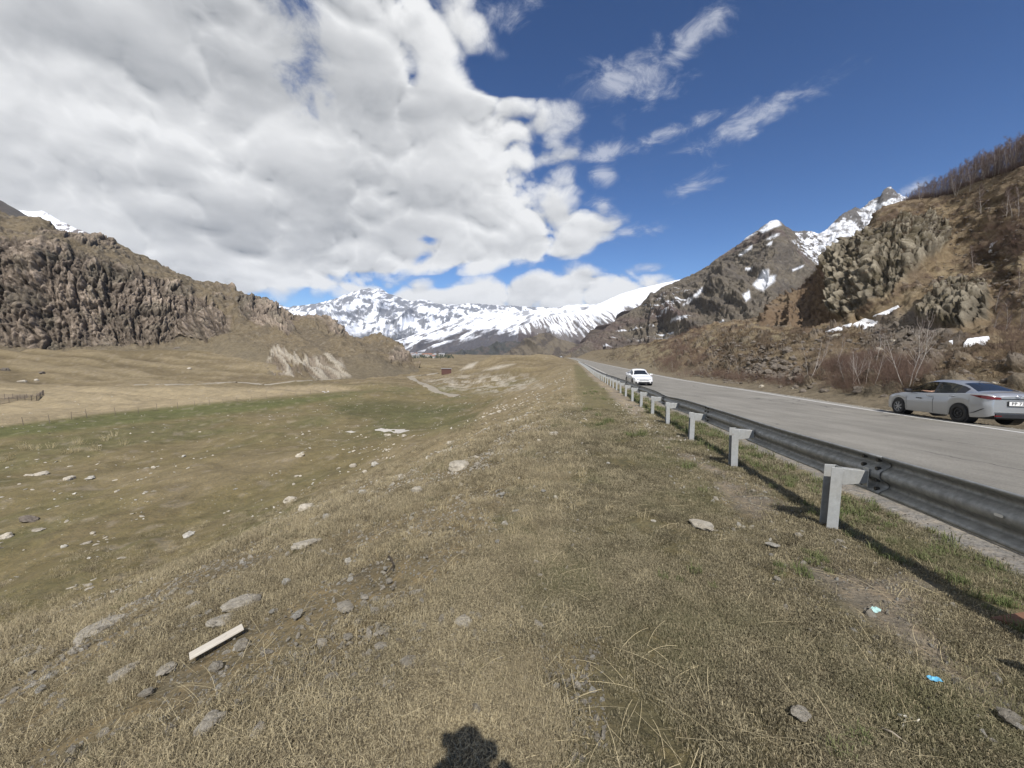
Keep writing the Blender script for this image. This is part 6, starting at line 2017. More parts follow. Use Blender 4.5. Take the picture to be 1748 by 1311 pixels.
def rear_end(root, S, W=1.73):
    h = -S['x'][0]; hw = lambda x: float(np.interp(x, *S['half_pts']))
    for sg in (1, -1):
        pts = []
        o = []
        for x_, z0, z1 in ((-1.62, .985, .99), (-1.78, .945, .995), (-1.95, .90, .995), (-2.08, .875, .985), (-2.155, .865, .97)):
            w = hw(x_) * 1.0 + .012
            o.append(((x_ - .012, sg * w, z0), (x_ - .012, sg * (w - .01), z1)))
        for yy in (.62, .48):
            o.append(((-h - .022 + (.62 - yy) * .02, sg * yy, .875), (-h - .022 + (.62 - yy) * .02, sg * yy, .955 - (.62 - yy) * .1)))
        vs = [p for a in o for p in a] + [(p[0] + .05, p[1] * .96, p[2]) for a in o for p in a]
        k = len(o); n2 = 2 * k
        fs = [(2 * i, 2 * i + 1, 2 * i + 3, 2 * i + 2) for i in range(k - 1)] + [(n2 + 2 * i, n2 + 2 * i + 2, n2 + 2 * i + 3, n2 + 2 * i + 1) for i in range(k - 1)]
        fs += [(2 * i, 2 * i + 2, n2 + 2 * i + 2, n2 + 2 * i) for i in range(k - 1)] + [(2 * i + 1, n2 + 2 * i + 1, n2 + 2 * i + 3, 2 * i + 3) for i in range(k - 1)]
        MB().add(vs, fs).build('tail_lamp', M_LAMPR, root)
        # dark corner scoop in the bumper
        w0 = hw(-1.75) + .006; w1 = hw(-2.1) + .010
        panel('bumper_scoop', [(-1.62, sg * (hw(-1.62) + .004), .36), (-1.80, sg * (hw(-1.8) + .006), .40), (-2.06, sg * (hw(-2.06) + .014), .56), (-2.0, sg * (hw(-2.0) + .012), .545), (-1.78, sg * (hw(-1.78) + .006), .42)], M_BLACK, root, .008, (0, sg, 0))
    b = MB(); b.box((-h - .012, 0, .34), (.06, 1.22, .14)); b.box((-h - .015, 0, .90), (.03, .98, .022)); b.build('lower_bumper_trim', M_BLACK, root, bevel=.02)
    b = MB(); b.box((-h - .012, 0, .45), (.05, 1.25, .02)); b.build('bumper_strip', M_CHROME, root)
    b = MB()
    for sg in (-1, 1): b.box((-h - .04, sg * .56, .335), (.02, .20, .035))
    b.build('reflectors', M_LAMPR, root)
    p = MB(); p.box((-h - .035, 0, .745), (.02, .55, .135)); pl = p.build('number_plate', M_PLATE, root, bevel=.004)
    p = MB(); p.box((-h - .028, 0, .745), (.02, .58, .165)); p.build('plate_frame', M_BLACK, root)
    tx = bpy.data.curves.new('plate_lettering', 'FONT'); tx.body = 'PP 735'; tx.size = .135; tx.align_x = 'CENTER'; tx.align_y = 'CENTER'; tx.extrude = .001; tx.offset = .002
    tx.space_character = 1.15
    to = bpy.data.objects.new('plate_lettering', tx); COL.objects.link(to); bpy.context.view_layer.update()
    tm = bpy.data.meshes.new_from_object(to.evaluated_get(bpy.context.evaluated_depsgraph_get())); bpy.data.objects.remove(to)
    tm.materials.clear(); tm.materials.append(M_INK)
    to = bpy.data.objects.new('plate_lettering', tm); COL.objects.link(to); to.parent = pl
    to.location = (-h - .0475, 0.0, .745); to.rotation_euler = (math.pi / 2, 0, -math.pi / 2)
    # raised emblem over the plate: two small bright strokes and an oval ring
    b = MB(); b.tube([(-h - .02, .075 * math.cos(a), .975 + .038 * math.sin(a)) for a in np.linspace(0, 2 * math.pi, 21)], .006, 5)
    b.build('emblem', M_CHROME, root)
rear_end(silver, SS)
# aerial, seats, dark cabin
b = MB(); b.tube([(-.92, 0, 1.41), (-1.05, 0, 1.53)], [.008, .004], 5); b.build('roof_aerial', M_BLACK, silver)
for sx_, sy_ in ((.12, .36), (.12, -.36)):
    b = MB(); b.box((sx_ - .25, sy_, .80), (.16, .48, .62), Matrix.Identity(4)); b.box((sx_, sy_, .50), (.50, .50, .18)); b.box((sx_ - .30, sy_, 1.20), (.10, .26, .17))
    b.build('front_seat', M_SEAT, silver, bevel=.05, smooth=True)
b = MB(); b.box((-1.02, 0, .80), (.18, 1.25, .58)); b.box((-.78, 0, .50), (.50, 1.25, .18)); b.build('rear_seat', M_SEAT, silver, bevel=.05, smooth=True)
b = MB(); b.box((.92, 0, .85), (.35, 1.35, .20)); b.build('dashboard', M_BLACK, silver, bevel=.05, smooth=True)
b = MB(); b.tube([(.58 + .045 * math.sin(a), .36 + .18 * math.cos(a), .90 + .17 * math.sin(a)) for a in np.linspace(0, 2 * math.pi, 25)], .014, 6); b.build('steering_wheel', M_BLACK, silver)
# dark window surround
for sg in (1, -1):
    zz = lambda x_: float(np.interp(x_, *SS['belt_pts'])) + .004
    ww = lambda x_: float(np.interp(x_, *SS['half_pts'])) * .925 + .008
    xs_ = np.linspace(-1.42, 1.0, 18)
    b = MB(); b.tube([(x_, sg * (ww(x_) + .004), zz(x_) + .004) for x_ in xs_], .012, 5); b.build('window_seal', M_BLACK, silver)
# small dark lettering strokes on the front door
b = MB(); rl = random.Random(3); xx = .46
for _ in range(7):
    L_ = rl.uniform(.02, .035); b.box((xx, .8655 + .006, .735), (L_, .004, rl.choice((.03, .045)))); xx -= L_ + .012
b.build('door_lettering', M_INK, silver)

# white saloon coming towards the camera
SW = sedan_spec(4.82, 1.83, .33, 1.45, -1.33, .96, 1.475)
SW['mirror'] = .82
Dw = 37.2
xw_ = (1088.5 - CX) / FPX * Dw * 1.0 / 1.0
xw_ = float(rayab(1090, 640)[0] * Dw)
hdg = math.atan2(-1.0, -.165) + R(3)
white, _ = car('white_sedan', SW, (xw_, Dw, float(road_top(xw_, Dw)) + .004), hdg, 'white saloon driving towards the camera in the near lane', dict(paint=M_WHITE, mirror=M_WHITE))
def front_end(root, S):
    h = S['x'][-1]; hw = lambda x: float(np.interp(x, *S['half_pts']))
    for sg in (1, -1):
        o = []
        for x_, z0, z1 in ((h - .55, .73, .76), (h - .36, .66, .745), (h - .20, .60, .70)):
            w = hw(x_) + .008; o.append(((x_, sg * w, z0), (x_, sg * (w - .03), z1)))
        o.append(((h - .02, sg * .56, .57), (h - .06, sg * .56, .655))); o.append(((h + .012, sg * .42, .565), (h - .01, sg * .42, .62)))
        vs = [p for a in o for p in a] + [(p[0] - .06, p[1] * .95, p[2]) for a in o for p in a]; k = len(o); n2 = 2 * k
        fs = [(2 * i, 2 * i + 1, 2 * i + 3, 2 * i + 2) for i in range(k - 1)] + [(2 * i, 2 * i + 2, n2 + 2 * i + 2, n2 + 2 * i) for i in range(k - 1)] + [(2 * i + 1, n2 + 2 * i + 1, n2 + 2 * i + 3, 2 * i + 3) for i in range(k - 1)]
        MB().add(vs, fs).build('headlamp', M_LAMPC, root)
        b = MB(); b.cyl((h - .06, sg * .66, .34), (1, 0, 0), .06, .06, 12); b.box((h - .075, sg * .66, .34), (.04, .20, .15)); b.build('fog_lamp', M_BLACK, root)
    b = MB()
    for z_ in (.615, .585, .555): b.box((h + .004, 0, z_), (.04, .80, .014))
    b.build('grille', M_CHROME, root)
    b = MB(); b.box((h + .002, 0, .34), (.05, 1.0, .15)); b.box((h - .002, 0, .585), (.03, .82, .085)); b.build('air_intake', M_BLACK, root, bevel=.02)
    b = MB(); b.box((h + .022, 0, .46), (.02, .52, .11)); b.build('number_plate', M_PLATE, root)
    b = MB(); b.tube([(h + .028, .05 * math.cos(a), .60 + .035 * math.sin(a)) for a in np.linspace(0, 2 * math.pi, 17)], .007, 5); b.build('emblem', M_CHROME, root)
front_end(white, SW)

# a third car, a bright speck where the road bends out of sight
Df = 430.0
xf_ = float(rayab(958, 609)[0] * Df)
far_car = copy_tree(white)
far_car.name = 'distant_car'
far_car.location = (xf_, Df, float(rayab(958, 610.3)[1] * Df + CAMZ))
far_car.rotation_euler = (0, 0, math.pi * .5 * -1 + .1)
tag(far_car, 'tiny white car far away where the road bends out of sight', 'car')

# ------------------------------------------------------------------ things lying about
def plank():
    A, B, C_, D4 = hit(320, 1131), hit(336, 1137), hit(427, 1086), hit(411, 1078)
    m, T = mat_new('cut_board')
    oc = T.node('ShaderNodeTexCoord').outputs['Object']
    n = T.noise(T.vm('MULTIPLY', oc, (1, 8, 1)), 5, 6, .65); n2 = T.noise(oc, 26, 3, .6)
    c = T.mix(T.ramp(n, .3, .7), (.58, .54, .46), (.50, .45, .38)); c = T.mix(T.m('MULTIPLY', T.ramp(n2, .66, .72), .5), c, (.30, .26, .20))
    principled(T, c, .7, 0, .25, bump(T, n, .004))
    a, b, c4, d = (Vector(v) for v in (A, B, C_, D4))
    mid0, mid1 = (a + b) / 2, (c4 + d) / 2
    L_ = (mid1 - mid0).length; x = (mid1 - mid0).normalized(); wv = ((b - a) - x * (b - a).dot(x)); w = .115
    up = x.cross(wv.normalized()); up = up if up.z > 0 else -up
    yv = up.cross(x)
    bb = MB(); bb.box((0, 0, 0), (L_, w, .018)); o = bb.build('board', m, None, bevel=.003)
    M4 = Matrix((x, yv, up)).transposed().to_4x4(); M4.translation = (mid0 + mid1) / 2 + up * .065
    o.matrix_world = M4
    tag(o, 'pale smooth cut board lying across the stones low on the bank', 'board')
plank()

M_BLUE = simple_mat('blue_foil', (.16, .50, .72), .35, .2); M_TEAL = simple_mat('pale_green_plastic', (.42, .62, .58), .4)
def crumple(name, px, py, w, mat, label, cat, seed, asp=.6):
    h_ = hit(px, py); r = random.Random(seed); s = w / FPX * h_[1] / 2
    vs, fs = [], []
    N_ = 6
    for i in range(N_):
        for j in range(4):
            u, v = i / (N_ - 1) * 2 - 1, j / 3 * 2 - 1
            vs.append((u * s, v * s * asp * (1 - .3 * u * u), .012 + r.uniform(0, .4) * s * (1 - .5 * abs(u))))
    for i in range(N_ - 1):
        for j in range(3): fs.append((i * 4 + j, (i + 1) * 4 + j, (i + 1) * 4 + j + 1, i * 4 + j + 1))
    o = MB().add(vs, fs).build(name, mat, None)
    sd_ = o.modifiers.new('sheet', 'SOLIDIFY'); sd_.thickness = .002
    o.location = (h_[0], h_[1], h_[2] + .012); o.rotation_euler = (0, 0, r.uniform(-.5, .5))
    tag(o, label, cat)
crumple('sweet_wrapper', 1595, 1167, 20, M_BLUE, 'bright blue crumpled wrapper in the turf at the lower right', 'wrapper', 3)
crumple('plastic_scrap', 1494, 1047, 20, M_TEAL, 'pale green and white scrap of plastic in the turf below the nearest post', 'litter', 4)
M_WTWIG = simple_mat('peeled_twig', (.62, .59, .50), .7); M_GTWIG = simple_mat('grey_twig', (.30, .26, .20), .85)
def twig(name, pts, wpx, mat, label, cat='twig', lift=.02, forks=()):
    P3 = [Vector(hit(*p)) + Vector((0, 0, lift + .012 * math.sin(i * 2.1))) for i, p in enumerate(pts)]
    r_ = wpx / FPX * P3[0].y / 2
    c0 = P3[0].copy()
    b = MB(); b.tube([p - c0 for p in P3], [r_ * (1 - .5 * i / (len(P3) - 1)) for i in range(len(P3))], 6)
    for f in forks:
        F3 = [Vector(hit(*p)) + Vector((0, 0, lift)) - c0 for p in f]; b.tube(F3, [r_ * .8] + [r_ * .4] * (len(F3) - 1), 5)
    o = b.build(name, mat, None, smooth=True); o.location = c0
    tag(o, label, cat)
twig('peeled_twig', [(1533, 1227), (1545, 1232), (1553, 1233), (1562, 1239), (1569, 1238)], 5, M_WTWIG, 'white forked twig like a small bone near the bottom right', forks=[[(1553, 1233), (1557, 1229)], [(1545, 1236), (1540, 1250)]])
twig('dead_stick', [(1505, 1250), (1522, 1260), (1553, 1276)], 5, M_GTWIG, 'straight grey stick lying just below the white forked twig')
twig('dead_weed', [(664, 960), (668, 966), (672, 972), (670, 980), (660, 992)], 4, simple_mat('dark_dead_stem', (.06, .045, .03), .9), 'dark curled dead stem on the bank left of the crest', lift=.06)
# rust brown strip of wood at the right edge
rb_ = [hit(1690, 1061), hit(1748, 1052), hit(1800, 1080), hit(1752, 1078)]
mr = simple_mat('rusty_strip', (.165, .085, .05), .85, var=.35, scale=20)
panel('rusty_strip', [Vector(v) + Vector((0, 0, .012)) for v in rb_], mr, None, .02, (0, 0, 1))
tag(bpy.data.objects['rusty_strip'], 'rust brown flat strip lying by the shadow of the barrier at the right edge', 'metal strip')

# silt patch in the meadow, gravel track beyond it
def patch(name, poly, mat, label, kind, lift=.04, n=26):
    pts = [hit(*p, 8, 900) for p in poly]
    c = np.mean([p[:2] for p in pts], 0)
    vs, fs = [(c[0], c[1], float(ground_z(c[0], c[1])) + lift)], []
    ring = []
    K = len(pts)
    for rr in (.33, .66, 1.0):
        for i in range(K * 4):
            a, b = pts[(i // 4) % K], pts[(i // 4 + 1) % K]; t = (i % 4) / 4
            x, y = lerp(a[0], b[0], t), lerp(a[1], b[1], t)
            j = 1 + .22 * float(perlin(x * .9, y * .9, 3.0)) * rr
            x, y = c[0] + (x - c[0]) * rr * j, c[1] + (y - c[1]) * rr * j
            vs.append((x, y, float(ground_z(x, y)) + (lift if rr < 1 else -.03)))
    M4 = K * 4
    for i in range(M4): fs.append((0, 1 + i, 1 + (i + 1) % M4))
    for k_ in range(2):
        for i in range(M4): fs.append((1 + k_ * M4 + i, 1 + (k_ + 1) * M4 + i, 1 + (k_ + 1) * M4 + (i + 1) % M4, 1 + k_ * M4 + (i + 1) % M4))
    o = MB().add(vs, fs).build(name, mat, None, smooth=True)
    tag(o, label, kind=kind)
m_silt = simple_mat('pale_silt', (.46, .43, .38), .8, var=.2, scale=1.5, bmp=.05)
patch('silt_patch', [(632, 732), (650, 730), (672, 732), (700, 733), (698, 737), (670, 738), (645, 736)], m_silt, 'pale flat patch of dried silt in the green meadow', 'structure')
patch('silt_patch', [(588, 737), (600, 735), (609, 737), (600, 739)], m_silt, 'smaller pale silt patch left of the first', 'structure')
patch('silt_patch', [(548, 668), (560, 667), (567, 669), (556, 671)], m_silt, 'small pale patch at the tip of the tan field', 'structure', .08)

m_track = simple_mat('gravel_track', (.26, .23, .18), .95, var=.2, scale=.6)
def track(name, line, w, label, lift=.10):
    pts = []
    for (a, b) in zip(line[:-1], line[1:]):
        for t in np.linspace(0, 1, 7)[:-1]: pts.append(hit(lerp(a[0], b[0], t), lerp(a[1], b[1], t), 20, 1200))
    pts.append(hit(*line[-1], 20, 1200))
    pts = [Vector(p) for p in pts if p]
    G = []
    for i, p in enumerate(pts):
        t = (pts[min(i + 1, len(pts) - 1)] - pts[max(i - 1, 0)]); t.z = 0; t.normalize(); n = Vector((t.y, -t.x, 0))
        row = []
        for s_ in (-1, -.5, 0, .5, 1):
            q = p + n * w / 2 * s_; row.append((q.x, q.y, float(ground_z(q.x, q.y)) + (lift if abs(s_) < 1 else -.05)))
        G.append(row)
    o = grid_object(name, np.array(G), m_track)
    tag(o, label, kind='structure')
track('gravel_track', [(745, 637), (720, 641), (697, 643), (708, 649), (722, 655), (735, 662), (748, 670), (782, 676)], 2.8, 'pale gravel track bending through the valley floor')
track('footpath', [(600, 645), (560, 648), (500, 651), (455, 657), (400, 652), (340, 656), (230, 657)], 1.6, 'faint path along the foot of the rocky hill')
m_wheel = simple_mat('grassy_wheel_rut', (.20, .20, .11), .95, var=.15, scale=.7)

# wire fence between the meadow and the tan field
M_WOODP = simple_mat('grey_fence_wood', (.16, .13, .10), .9); M_WIRE = simple_mat('rusty_wire', (.20, .16, .13), .7, .4)
fpx = [(-60, 741), (-8, 732), (40, 726.5), (85, 724), (122, 717), (148, 713), (197, 709), (236, 706), (268, 701), (303, 698), (332, 693.5), (357, 691), (381, 689), (405, 687), (430, 684), (455, 681), (480, 678), (505, 675.5), (530, 673), (555, 671)]
fp3 = [Vector(hit(*p, 20, 400)) for p in fpx]
fence = empty('wire_fence', tuple(fp3[0]), 0, 'thin wire fence on grey wooden posts along the tan field', 'fence')
def keep_world(o, parent):
    o.parent = parent; o.matrix_parent_inverse = Matrix.Translation(-parent.location); return o
pm_ = MB(); pm_.tube([(0, 0, -.3), (0.01, 0, .6), (0, 0.01, 1.32)], [.038, .035, .03], 6)
p0 = pm_.build('post', M_WOODP, None)
for i, p in enumerate(fp3):
    o = p0 if i == 0 else p0.copy()
    if i: COL.objects.link(o)
    keep_world(o, fence); o.location = p; o.rotation_euler = (random.uniform(-.06, .06), random.uniform(-.06, .06), random.uniform(0, 3)); o.scale = (1, 1, random.uniform(.85, 1.15))
for hh in (.35, .75, 1.15):
    b = MB(); b.tube([p + Vector((0, 0, hh)) for p in fp3], .007, 4); keep_world(b.build('wire', M_WIRE, None), fence)

# round pen at the left edge
m_pen = simple_mat('woven_hurdle', (.19, .155, .125), .95, var=.3, scale=2.0)
c_ = Vector(hit(-38, 690, 20, 300)); rr_ = c_.y * .105
pen = empty('sheep_pen', tuple(c_), 0, 'round pen of grey brown hurdles cut by the left edge of the photo', 'pen')
N_ = 44
for i in range(N_):
    a, b_ = 2 * math.pi * i / N_, 2 * math.pi * (i + 1) / N_
    pa = Vector((c_.x + rr_ * math.cos(a), c_.y + rr_ * math.sin(a) * 1.1, 0)); pb = Vector((c_.x + rr_ * math.cos(b_), c_.y + rr_ * math.sin(b_) * 1.1, 0))
    pa.z = float(ground_z(pa.x, pa.y)); pb.z = float(ground_z(pb.x, pb.y))
    m_ = MB(); m_.tube([pa - Vector((0, 0, .2)), pa + Vector((0, 0, 1.35))], .05, 5); keep_world(m_.build('post', M_WOODP, None), pen)
    m_ = MB()
    for k_ in range(9):
        z_ = .12 + k_ * .13; w_ = .03 * (1 if k_ % 2 else -1)
        m_.tube([pa + Vector((0, 0, z_)), (pa + pb) / 2 + Vector((w_, w_, z_)), pb + Vector((0, 0, z_))], .035, 4)
    keep_world(m_.build('hurdle', m_pen, None), pen)

# far village, a few pale walls and roofs where the valley turns
M_WALLS = [simple_mat('pale_plaster', (.50, .48, .44), .9), simple_mat('grey_plaster', (.42, .40, .37), .9)]
M_ROOFS = [simple_mat('tin_roof', (.33, .33, .34), .6, .3), simple_mat('rust_roof', (.26, .14, .10), .8)]
M_PANE = simple_mat('dark_pane', (.03, .035, .04), .3)
rs = random.Random(12)
for i in range(26):
    px = rs.uniform(700, 758); D = rs.uniform(880, 1150)
    py = lerp(609.5, 604.5, (D - 880) / 300)
    x = float(rayab(px, py)[0] * D); z = float(ground_z(x, D))
    z = max(z, float(rayab(px, py)[1] * D + CAMZ) - 2)
    w, d, h_ = rs.uniform(6, 11), rs.uniform(6, 9), rs.uniform(3, 6)
    r_ = empty('house', (x, D, z), rs.uniform(-.5, .5), 'small pale house with a pitched roof in the far village', 'house', 'houses of the far village')
    b = MB(); b.box((0, 0, h_ / 2 - 1), (w, d, h_ + 2)); b.add([(-w / 2, -d / 2, h_), (-w / 2, d / 2, h_), (-w / 2, 0, h_ + 2.4), (w / 2, -d / 2, h_), (w / 2, d / 2, h_), (w / 2, 0, h_ + 2.4)], [(0, 1, 2), (3, 5, 4)])
    b.build('wall', M_WALLS[i % 2], r_)
    b = MB()
    for s_ in (-1, 1):
        b.add([(-w / 2 - .4, s_ * (d / 2 + .5), h_ - .3), (w / 2 + .4, s_ * (d / 2 + .5), h_ - .3), (w / 2 + .4, 0, h_ + 2.6), (-w / 2 - .4, 0, h_ + 2.6)], [(0, 1, 2, 3)])
    b.build('roof', M_ROOFS[(i // 2) % 2], r_)
    for k_ in range(3):
        b = MB(); b.box((-w * .3 + k_ * w * .3, -d / 2 - .03, h_ * .55), (1.1, .1, 1.5)); b.build('window', M_PANE, r_)
# dark trees round the village
vt = MB(); rs = random.Random(4)
for i in range(260):
    px = rs.uniform(695, 775); D = rs.uniform(820, 1100); py = lerp(611, 605, (D - 820) / 330)
    a, b_ = rayab(px, py); x = float(a * D); z = float(ground_z(x, D)); z = max(z, float(b_ * D + CAMZ) - 2)
    hh = rs.uniform(3, 6.5); r_ = hh * rs.uniform(.18, .3)
    for k_ in range(3):
        z0 = z + hh * (.08 + .28 * k_); rr = r_ * (1 - .25 * k_)
        vt.tube([(x, D, z0), (x + rs.uniform(-.3, .3), D, z0 + hh * .42)], [rr, .05], 6, cap=False)
o = vt.build('distant_trees', simple_mat('dark_conifers', (.035, .045, .03), .95, var=.3), None)
tag(o, 'dark belt of trees around the far village', 'trees', kind='stuff')
# dark shed on the valley floor beside the track
h_ = Vector(hit(762, 638, 20, 600))
shed = empty('shed', tuple(h_), .2, 'small dark red shed beside the gravel track', 'shed')
b = MB(); b.box((0, 0, 1.0), (4.5, 2.4, 2.6)); b.build('wall', simple_mat('dark_red_boards', (.10, .05, .04), .9), shed)
b = MB(); b.box((0, 0, 2.42), (4.9, 2.9, .14)); b.build('roof', M_ROOFS[0], shed)

# tall dry stems standing in the left meadow
DS = [make_bush(120 + i, .9, .9, 20, M_STRAW, .010, 1.6) for i in range(3)]
v_ = []
for px, py in [(38, 765), (44, 768), (88, 765), (130, 757), (136, 760), (158, 766), (165, 770), (128, 772), (60, 768), (112, 775), (20, 785), (8, 788), (195, 745), (180, 752), (210, 760)]:
    hh = hit(px, py, 8, 200); v_.append(hh)
o = scatter('dry_weeds', DS, np.array(v_), np.stack([np.zeros(15), np.zeros(15), np.arange(15) * 1.7], -1), np.full(15, 1.0))
tag(o, 'pale dead weeds standing in the meadow below the fence', 'weeds', kind='stuff')

# ------------------------------------------------------------------ people
M_SKIN = simple_mat('skin', (.50, .30, .21), .6, var=.08)
M_JACKET = simple_mat('dark_jacket', (.045, .048, .055), .9, var=.2); M_JEANS = simple_mat('blue_jeans', (.07, .09, .14), .9, var=.2)
M_HAIR = simple_mat('brown_hair', (.05, .035, .025), .8); M_SHOE = simple_mat('shoe', (.06, .055, .05), .7)

def skin_figure(name, V, E, rad, mat, parent, root=0, sub=2):
    me = bpy.data.meshes.new(name); me.from_pydata(V, E, [])
    o = bpy.data.objects.new(name, me); COL.objects.link(o); o.parent = parent
    o.modifiers.new('skin', 'SKIN')
    me.skin_vertices.new() if not me.skin_vertices else None
    for i, r in enumerate(rad):
        sv = me.skin_vertices[0].data[i]; sv.radius = (r, r) if not isinstance(r, tuple) else r; sv.use_root = (i == root)
    o.modifiers['skin'].use_smooth_shade = True
    s = o.modifiers.new('sub', 'SUBSURF'); s.levels = sub; s.render_levels = sub
    me.materials.append(mat)
    return o

def fingers(base, fwd, side, up, parent_lists, length=.075):
    V, E, Rr = parent_lists
    for k_ in range(4):
        o = base + side * (.012 * (1.5 - k_)) * 1.6
        L_ = length * (.9, 1.0, .95, .78)[k_]
        i = len(V); V.append(tuple(o)); Rr.append(.009)
        a = o + fwd * L_ * .45 + up * .004; b = a + fwd * L_ * .30 - up * .015; c = b + fwd * L_ * .2 - up * .018
        for p in (a, b, c): V.append(tuple(p)); Rr.append(.0085)
        E += [(i, i + 1), (i + 1, i + 2), (i + 2, i + 3)]
        E.append((parent_lists[3], i))

# the photographer, standing just behind the camera and holding up a phone: its shadow falls into the picture
ph = empty('person', (.07, 0, 0), 0, 'person in dark jacket whose head and arms throw the shadow at the bottom edge', 'person')
gz = float(ground_z(.02, -.42)) + .02
fz = CAMZ - gz
V, E, Rd = [], [], []
def addv(p, r, link=None):
    V.append(p); Rd.append(r)
    if link is not None: E.append((link, len(V) - 1))
    return len(V) - 1
yb = -.27
pel = addv((0, yb, gz + .95), (.15, .11))
sp1 = addv((0, yb + .01, gz + 1.15), (.145, .10), pel)
ch = addv((0, yb, gz + 1.40), (.175, .12), sp1)
nk = addv((0, yb + .01, gz + 1.55), .06, ch)
hd0 = addv((0, yb + .02, gz + 1.68), .065, nk)
for s_ in (-1, 1):
    sh = addv((s_ * .19, yb, gz + 1.48), .065, ch)
    elb = addv((s_ * .42, yb + .06, gz + 1.46), .050, sh)
    wr = addv((s_ * .17, yb + .17, gz + 1.56), .032, elb)
    pa_ = addv((s_ * .105, yb + .20, gz + 1.61), (.034, .018), wr)
    hp = addv((s_ * .10, yb, gz + .88), .095, pel)
    kn = addv((s_ * .13, yb + .03, gz + .48), .062, hp)
    an = addv((s_ * .14, yb, gz + .09), .042, kn)
    to = addv((s_ * .16, yb + .17, gz + .05), .036, an)
body = skin_figure('body', V, E, Rd, M_JACKET, ph)
for s_ in (-1, 1):
    Vh, Eh, Rh = [(s_ * .108, yb + .20, gz + 1.61)], [], [.018]
    b0 = Vector((s_ * .100, yb + .215, gz + 1.65))
    for k_ in range(4):
        o_ = b0 + Vector((0, .004, .019 * (1.5 - k_)))
        i = len(Vh); L_ = .07 * (.9, 1, .95, .8)[k_]
        for t_, up_ in ((0, 0), (.45, .004), (.75, .008), (1, .0)):
            Vh.append((o_.x - s_ * L_ * t_, o_.y + up_, o_.z)); Rh.append(.0088)
        Eh += [(0, i), (i, i + 1), (i + 1, i + 2), (i + 2, i + 3)]
    i = len(Vh)
    for p in ((s_ * .096, yb + .19, gz + 1.63), (s_ * .078, yb + .185, gz + 1.66), (s_ * .063, yb + .19, gz + 1.675)): Vh.append(p); Rh.append(.010)
    Eh += [(0, i), (i, i + 1), (i + 1, i + 2)]
    skin_figure('hand', Vh, Eh, Rh, M_SKIN, ph, sub=1)
def head_mesh(parent, c, s=1.0, face=(0, 1)):
    """head with brow, nose, lips, chin and ears"""
    bm = bmesh.new(); bmesh.ops.create_uvsphere(bm, u_segments=28, v_segments=22, radius=1.0)
    for v in bm.verts:
        x, y, z = v.co
        X, Y, Z = x * .075, y * .095, z * .118
        if z < 0: X *= 1 - .28 * (-z) ** 1.3; Y *= 1 - .12 * (-z)
        if y > 0:
            Y += .020 * math.exp(-((x / .13) ** 2)) * math.exp(-(((z + .12) / .16) ** 2))        # nose
            Y -= .010 * math.exp(-(((abs(x) - .36) / .15) ** 2)) * math.exp(-(((z - .06) / .10) ** 2))  # eye sockets
            Y += .006 * math.exp(-((x / .25) ** 2)) * math.exp(-(((z + .42) / .06) ** 2))        # lips
            Y += .008 * math.exp(-((x / .25) ** 2)) * math.exp(-(((z + .78) / .12) ** 2))        # chin
        if abs(x) > .9 and abs(y) < .35 and abs(z) < .3: X *= 1.13
        v.co = (X * s, Y * s, Z * s)
    me = bpy.data.meshes.new('head'); bm.to_mesh(me); bm.free(); me.materials.append(M_SKIN)
    me.polygons.foreach_set('use_smooth', [True] * len(me.polygons))
    o = bpy.data.objects.new('head', me); COL.objects.link(o); o.parent = parent; o.location = c
    bm = bmesh.new(); bmesh.ops.create_uvsphere(bm, u_segments=28, v_segments=22, radius=1.0)
    dele = [v for v in bm.verts if v.co.z < -.35 - .3 * v.co.y or (v.co.y > .45 and v.co.z < .55)]
    bmesh.ops.delete(bm, geom=dele, context='VERTS')
    for v in bm.verts:
        n = 1.07 + .03 * float(perlin(v.co.x * 5, v.co.y * 5, v.co.z * 5)); v.co = (v.co.x * .078 * n * s, v.co.y * .098 * n * s, (v.co.z * .118 * n) * s)
    me = bpy.data.meshes.new('hair'); bm.to_mesh(me); bm.free(); me.materials.append(M_HAIR)
    h = bpy.data.objects.new('hair', me); COL.objects.link(h); h.parent = o
    m_ = h.modifiers.new('s', 'SOLIDIFY'); m_.thickness = .012
    b = MB()
    for s2 in (-1, 1): b.cyl((s2 * .028 * s, .083 * s, .008 * s), (0, 1, 0), .010 * s, .008 * s, 10)
    b.build('eyes', simple_mat('eye', (.25, .22, .2), .3), o)
    return o
head_mesh(ph, (0, yb + .03, gz + 1.765), 1.22)
b = MB(); b.box((0, -.022, CAMZ - .0), (.150, .009, .072)); b.build('phone_case', M_BLACK, None)
pho = bpy.data.objects['phone_case']; pho.name = 'phone'
tag(pho, 'black phone held up sideways in the hands of the person casting the shadow', 'phone')

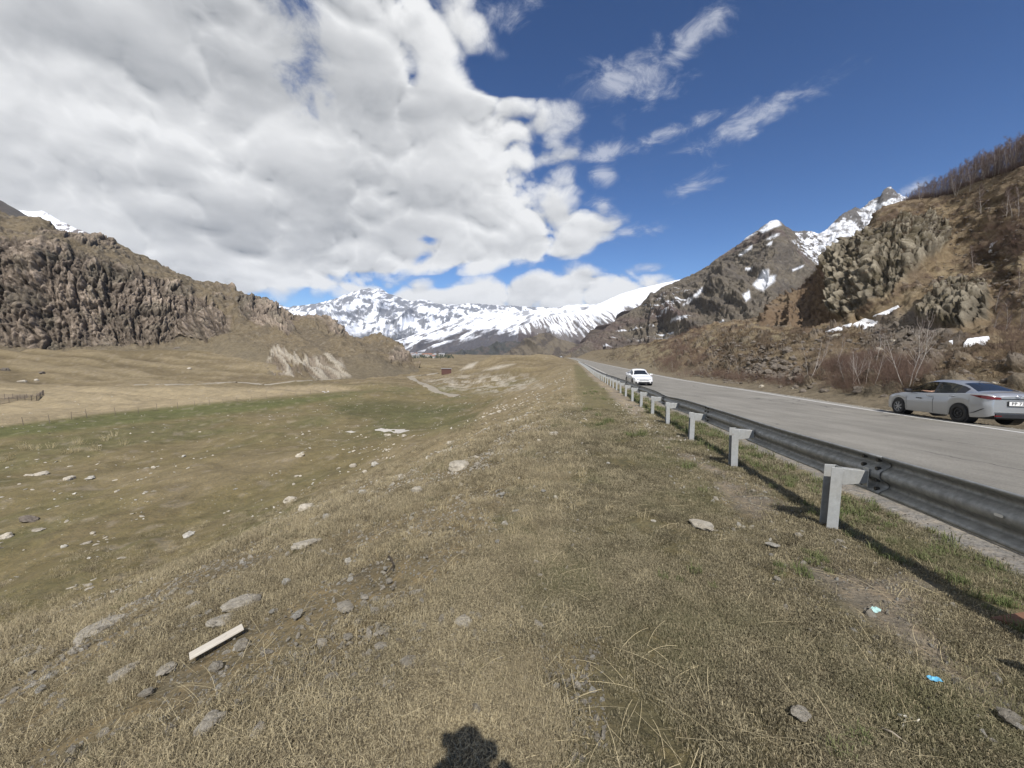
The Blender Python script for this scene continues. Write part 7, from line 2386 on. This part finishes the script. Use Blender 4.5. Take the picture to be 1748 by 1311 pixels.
# driver of the silver saloon, forearm resting on the open window
dr = empty('person', tuple(silver.location), 0, 'driver of the silver saloon with a bare arm resting on the open window', 'person')
dr.rotation_euler = silver.rotation_euler
V, E, Rd = [], [], []
pel = addv((.02, .36, .66), (.15, .12)); ch = addv((-.12, .36, 1.02), (.16, .12), pel); nk = addv((-.10, .36, 1.15), .055, ch)
for s_, ex in ((1, 0), (-1, 1)):
    kn = addv((.45, .36 + s_ * .12, .62), .07, pel); an = addv((.80, .36 + s_ * .12, .42), .045, kn)
shr = addv((-.10, .20, 1.06), .055, ch); er = addv((.15, .16, .92), .042, shr); hr = addv((.44, .24, 1.0), .03, er)
shl = addv((-.10, .53, 1.05), .055, ch)
skin_figure('clothes', V, E, Rd, M_JACKET, dr, sub=1)
Va = [(-.08, .56, 1.04), (-.10, .80, .995), (.16, .80, 1.02), (.22, .80, 1.03)]; Ea = [(0, 1), (1, 2), (2, 3)]; Ra = [.048, .042, .028, (.034, .018)]
for k_ in range(4):
    i = len(Va); L_ = .07 * (.9, 1, .95, .8)[k_]; oz = .016 * (1.5 - k_)
    Va += [(.24, .80 + oz, 1.035), (.24 + L_ * .5, .80 + oz, 1.03), (.24 + L_, .80 + oz, 1.005)]; Ra += [.009, .0085, .008]; Ea += [(3, i), (i, i + 1), (i + 1, i + 2)]
skin_figure('arm', Va, Ea, Ra, M_SKIN, dr, sub=1)
hd = head_mesh(dr, (-.06, .36, 1.26), .92); hd.rotation_euler = (0, 0, -math.pi / 2)

# ------------------------------------------------------------------ thin mountain air
m = bpy.data.materials.new('thin_air'); m.use_nodes = True; T = NT(m.node_tree)
pv = T.node('ShaderNodeVolumePrincipled'); pv.inputs['Color'].default_value = (.72, .82, 1.0, 1); pv.inputs['Density'].default_value = 3.0e-5; pv.inputs['Anisotropy'].default_value = .0
T.l.new(pv.outputs[0], T.node('ShaderNodeOutputMaterial').inputs['Volume'])
b = MB(); b.box((0, 0, 0), (1, 1, 1)); hz = b.build('haze', m, None)
hz.location = (-200, 3600, 680); hz.scale = (26000, 26000, 1500)
tag(hz, kind='stuff')
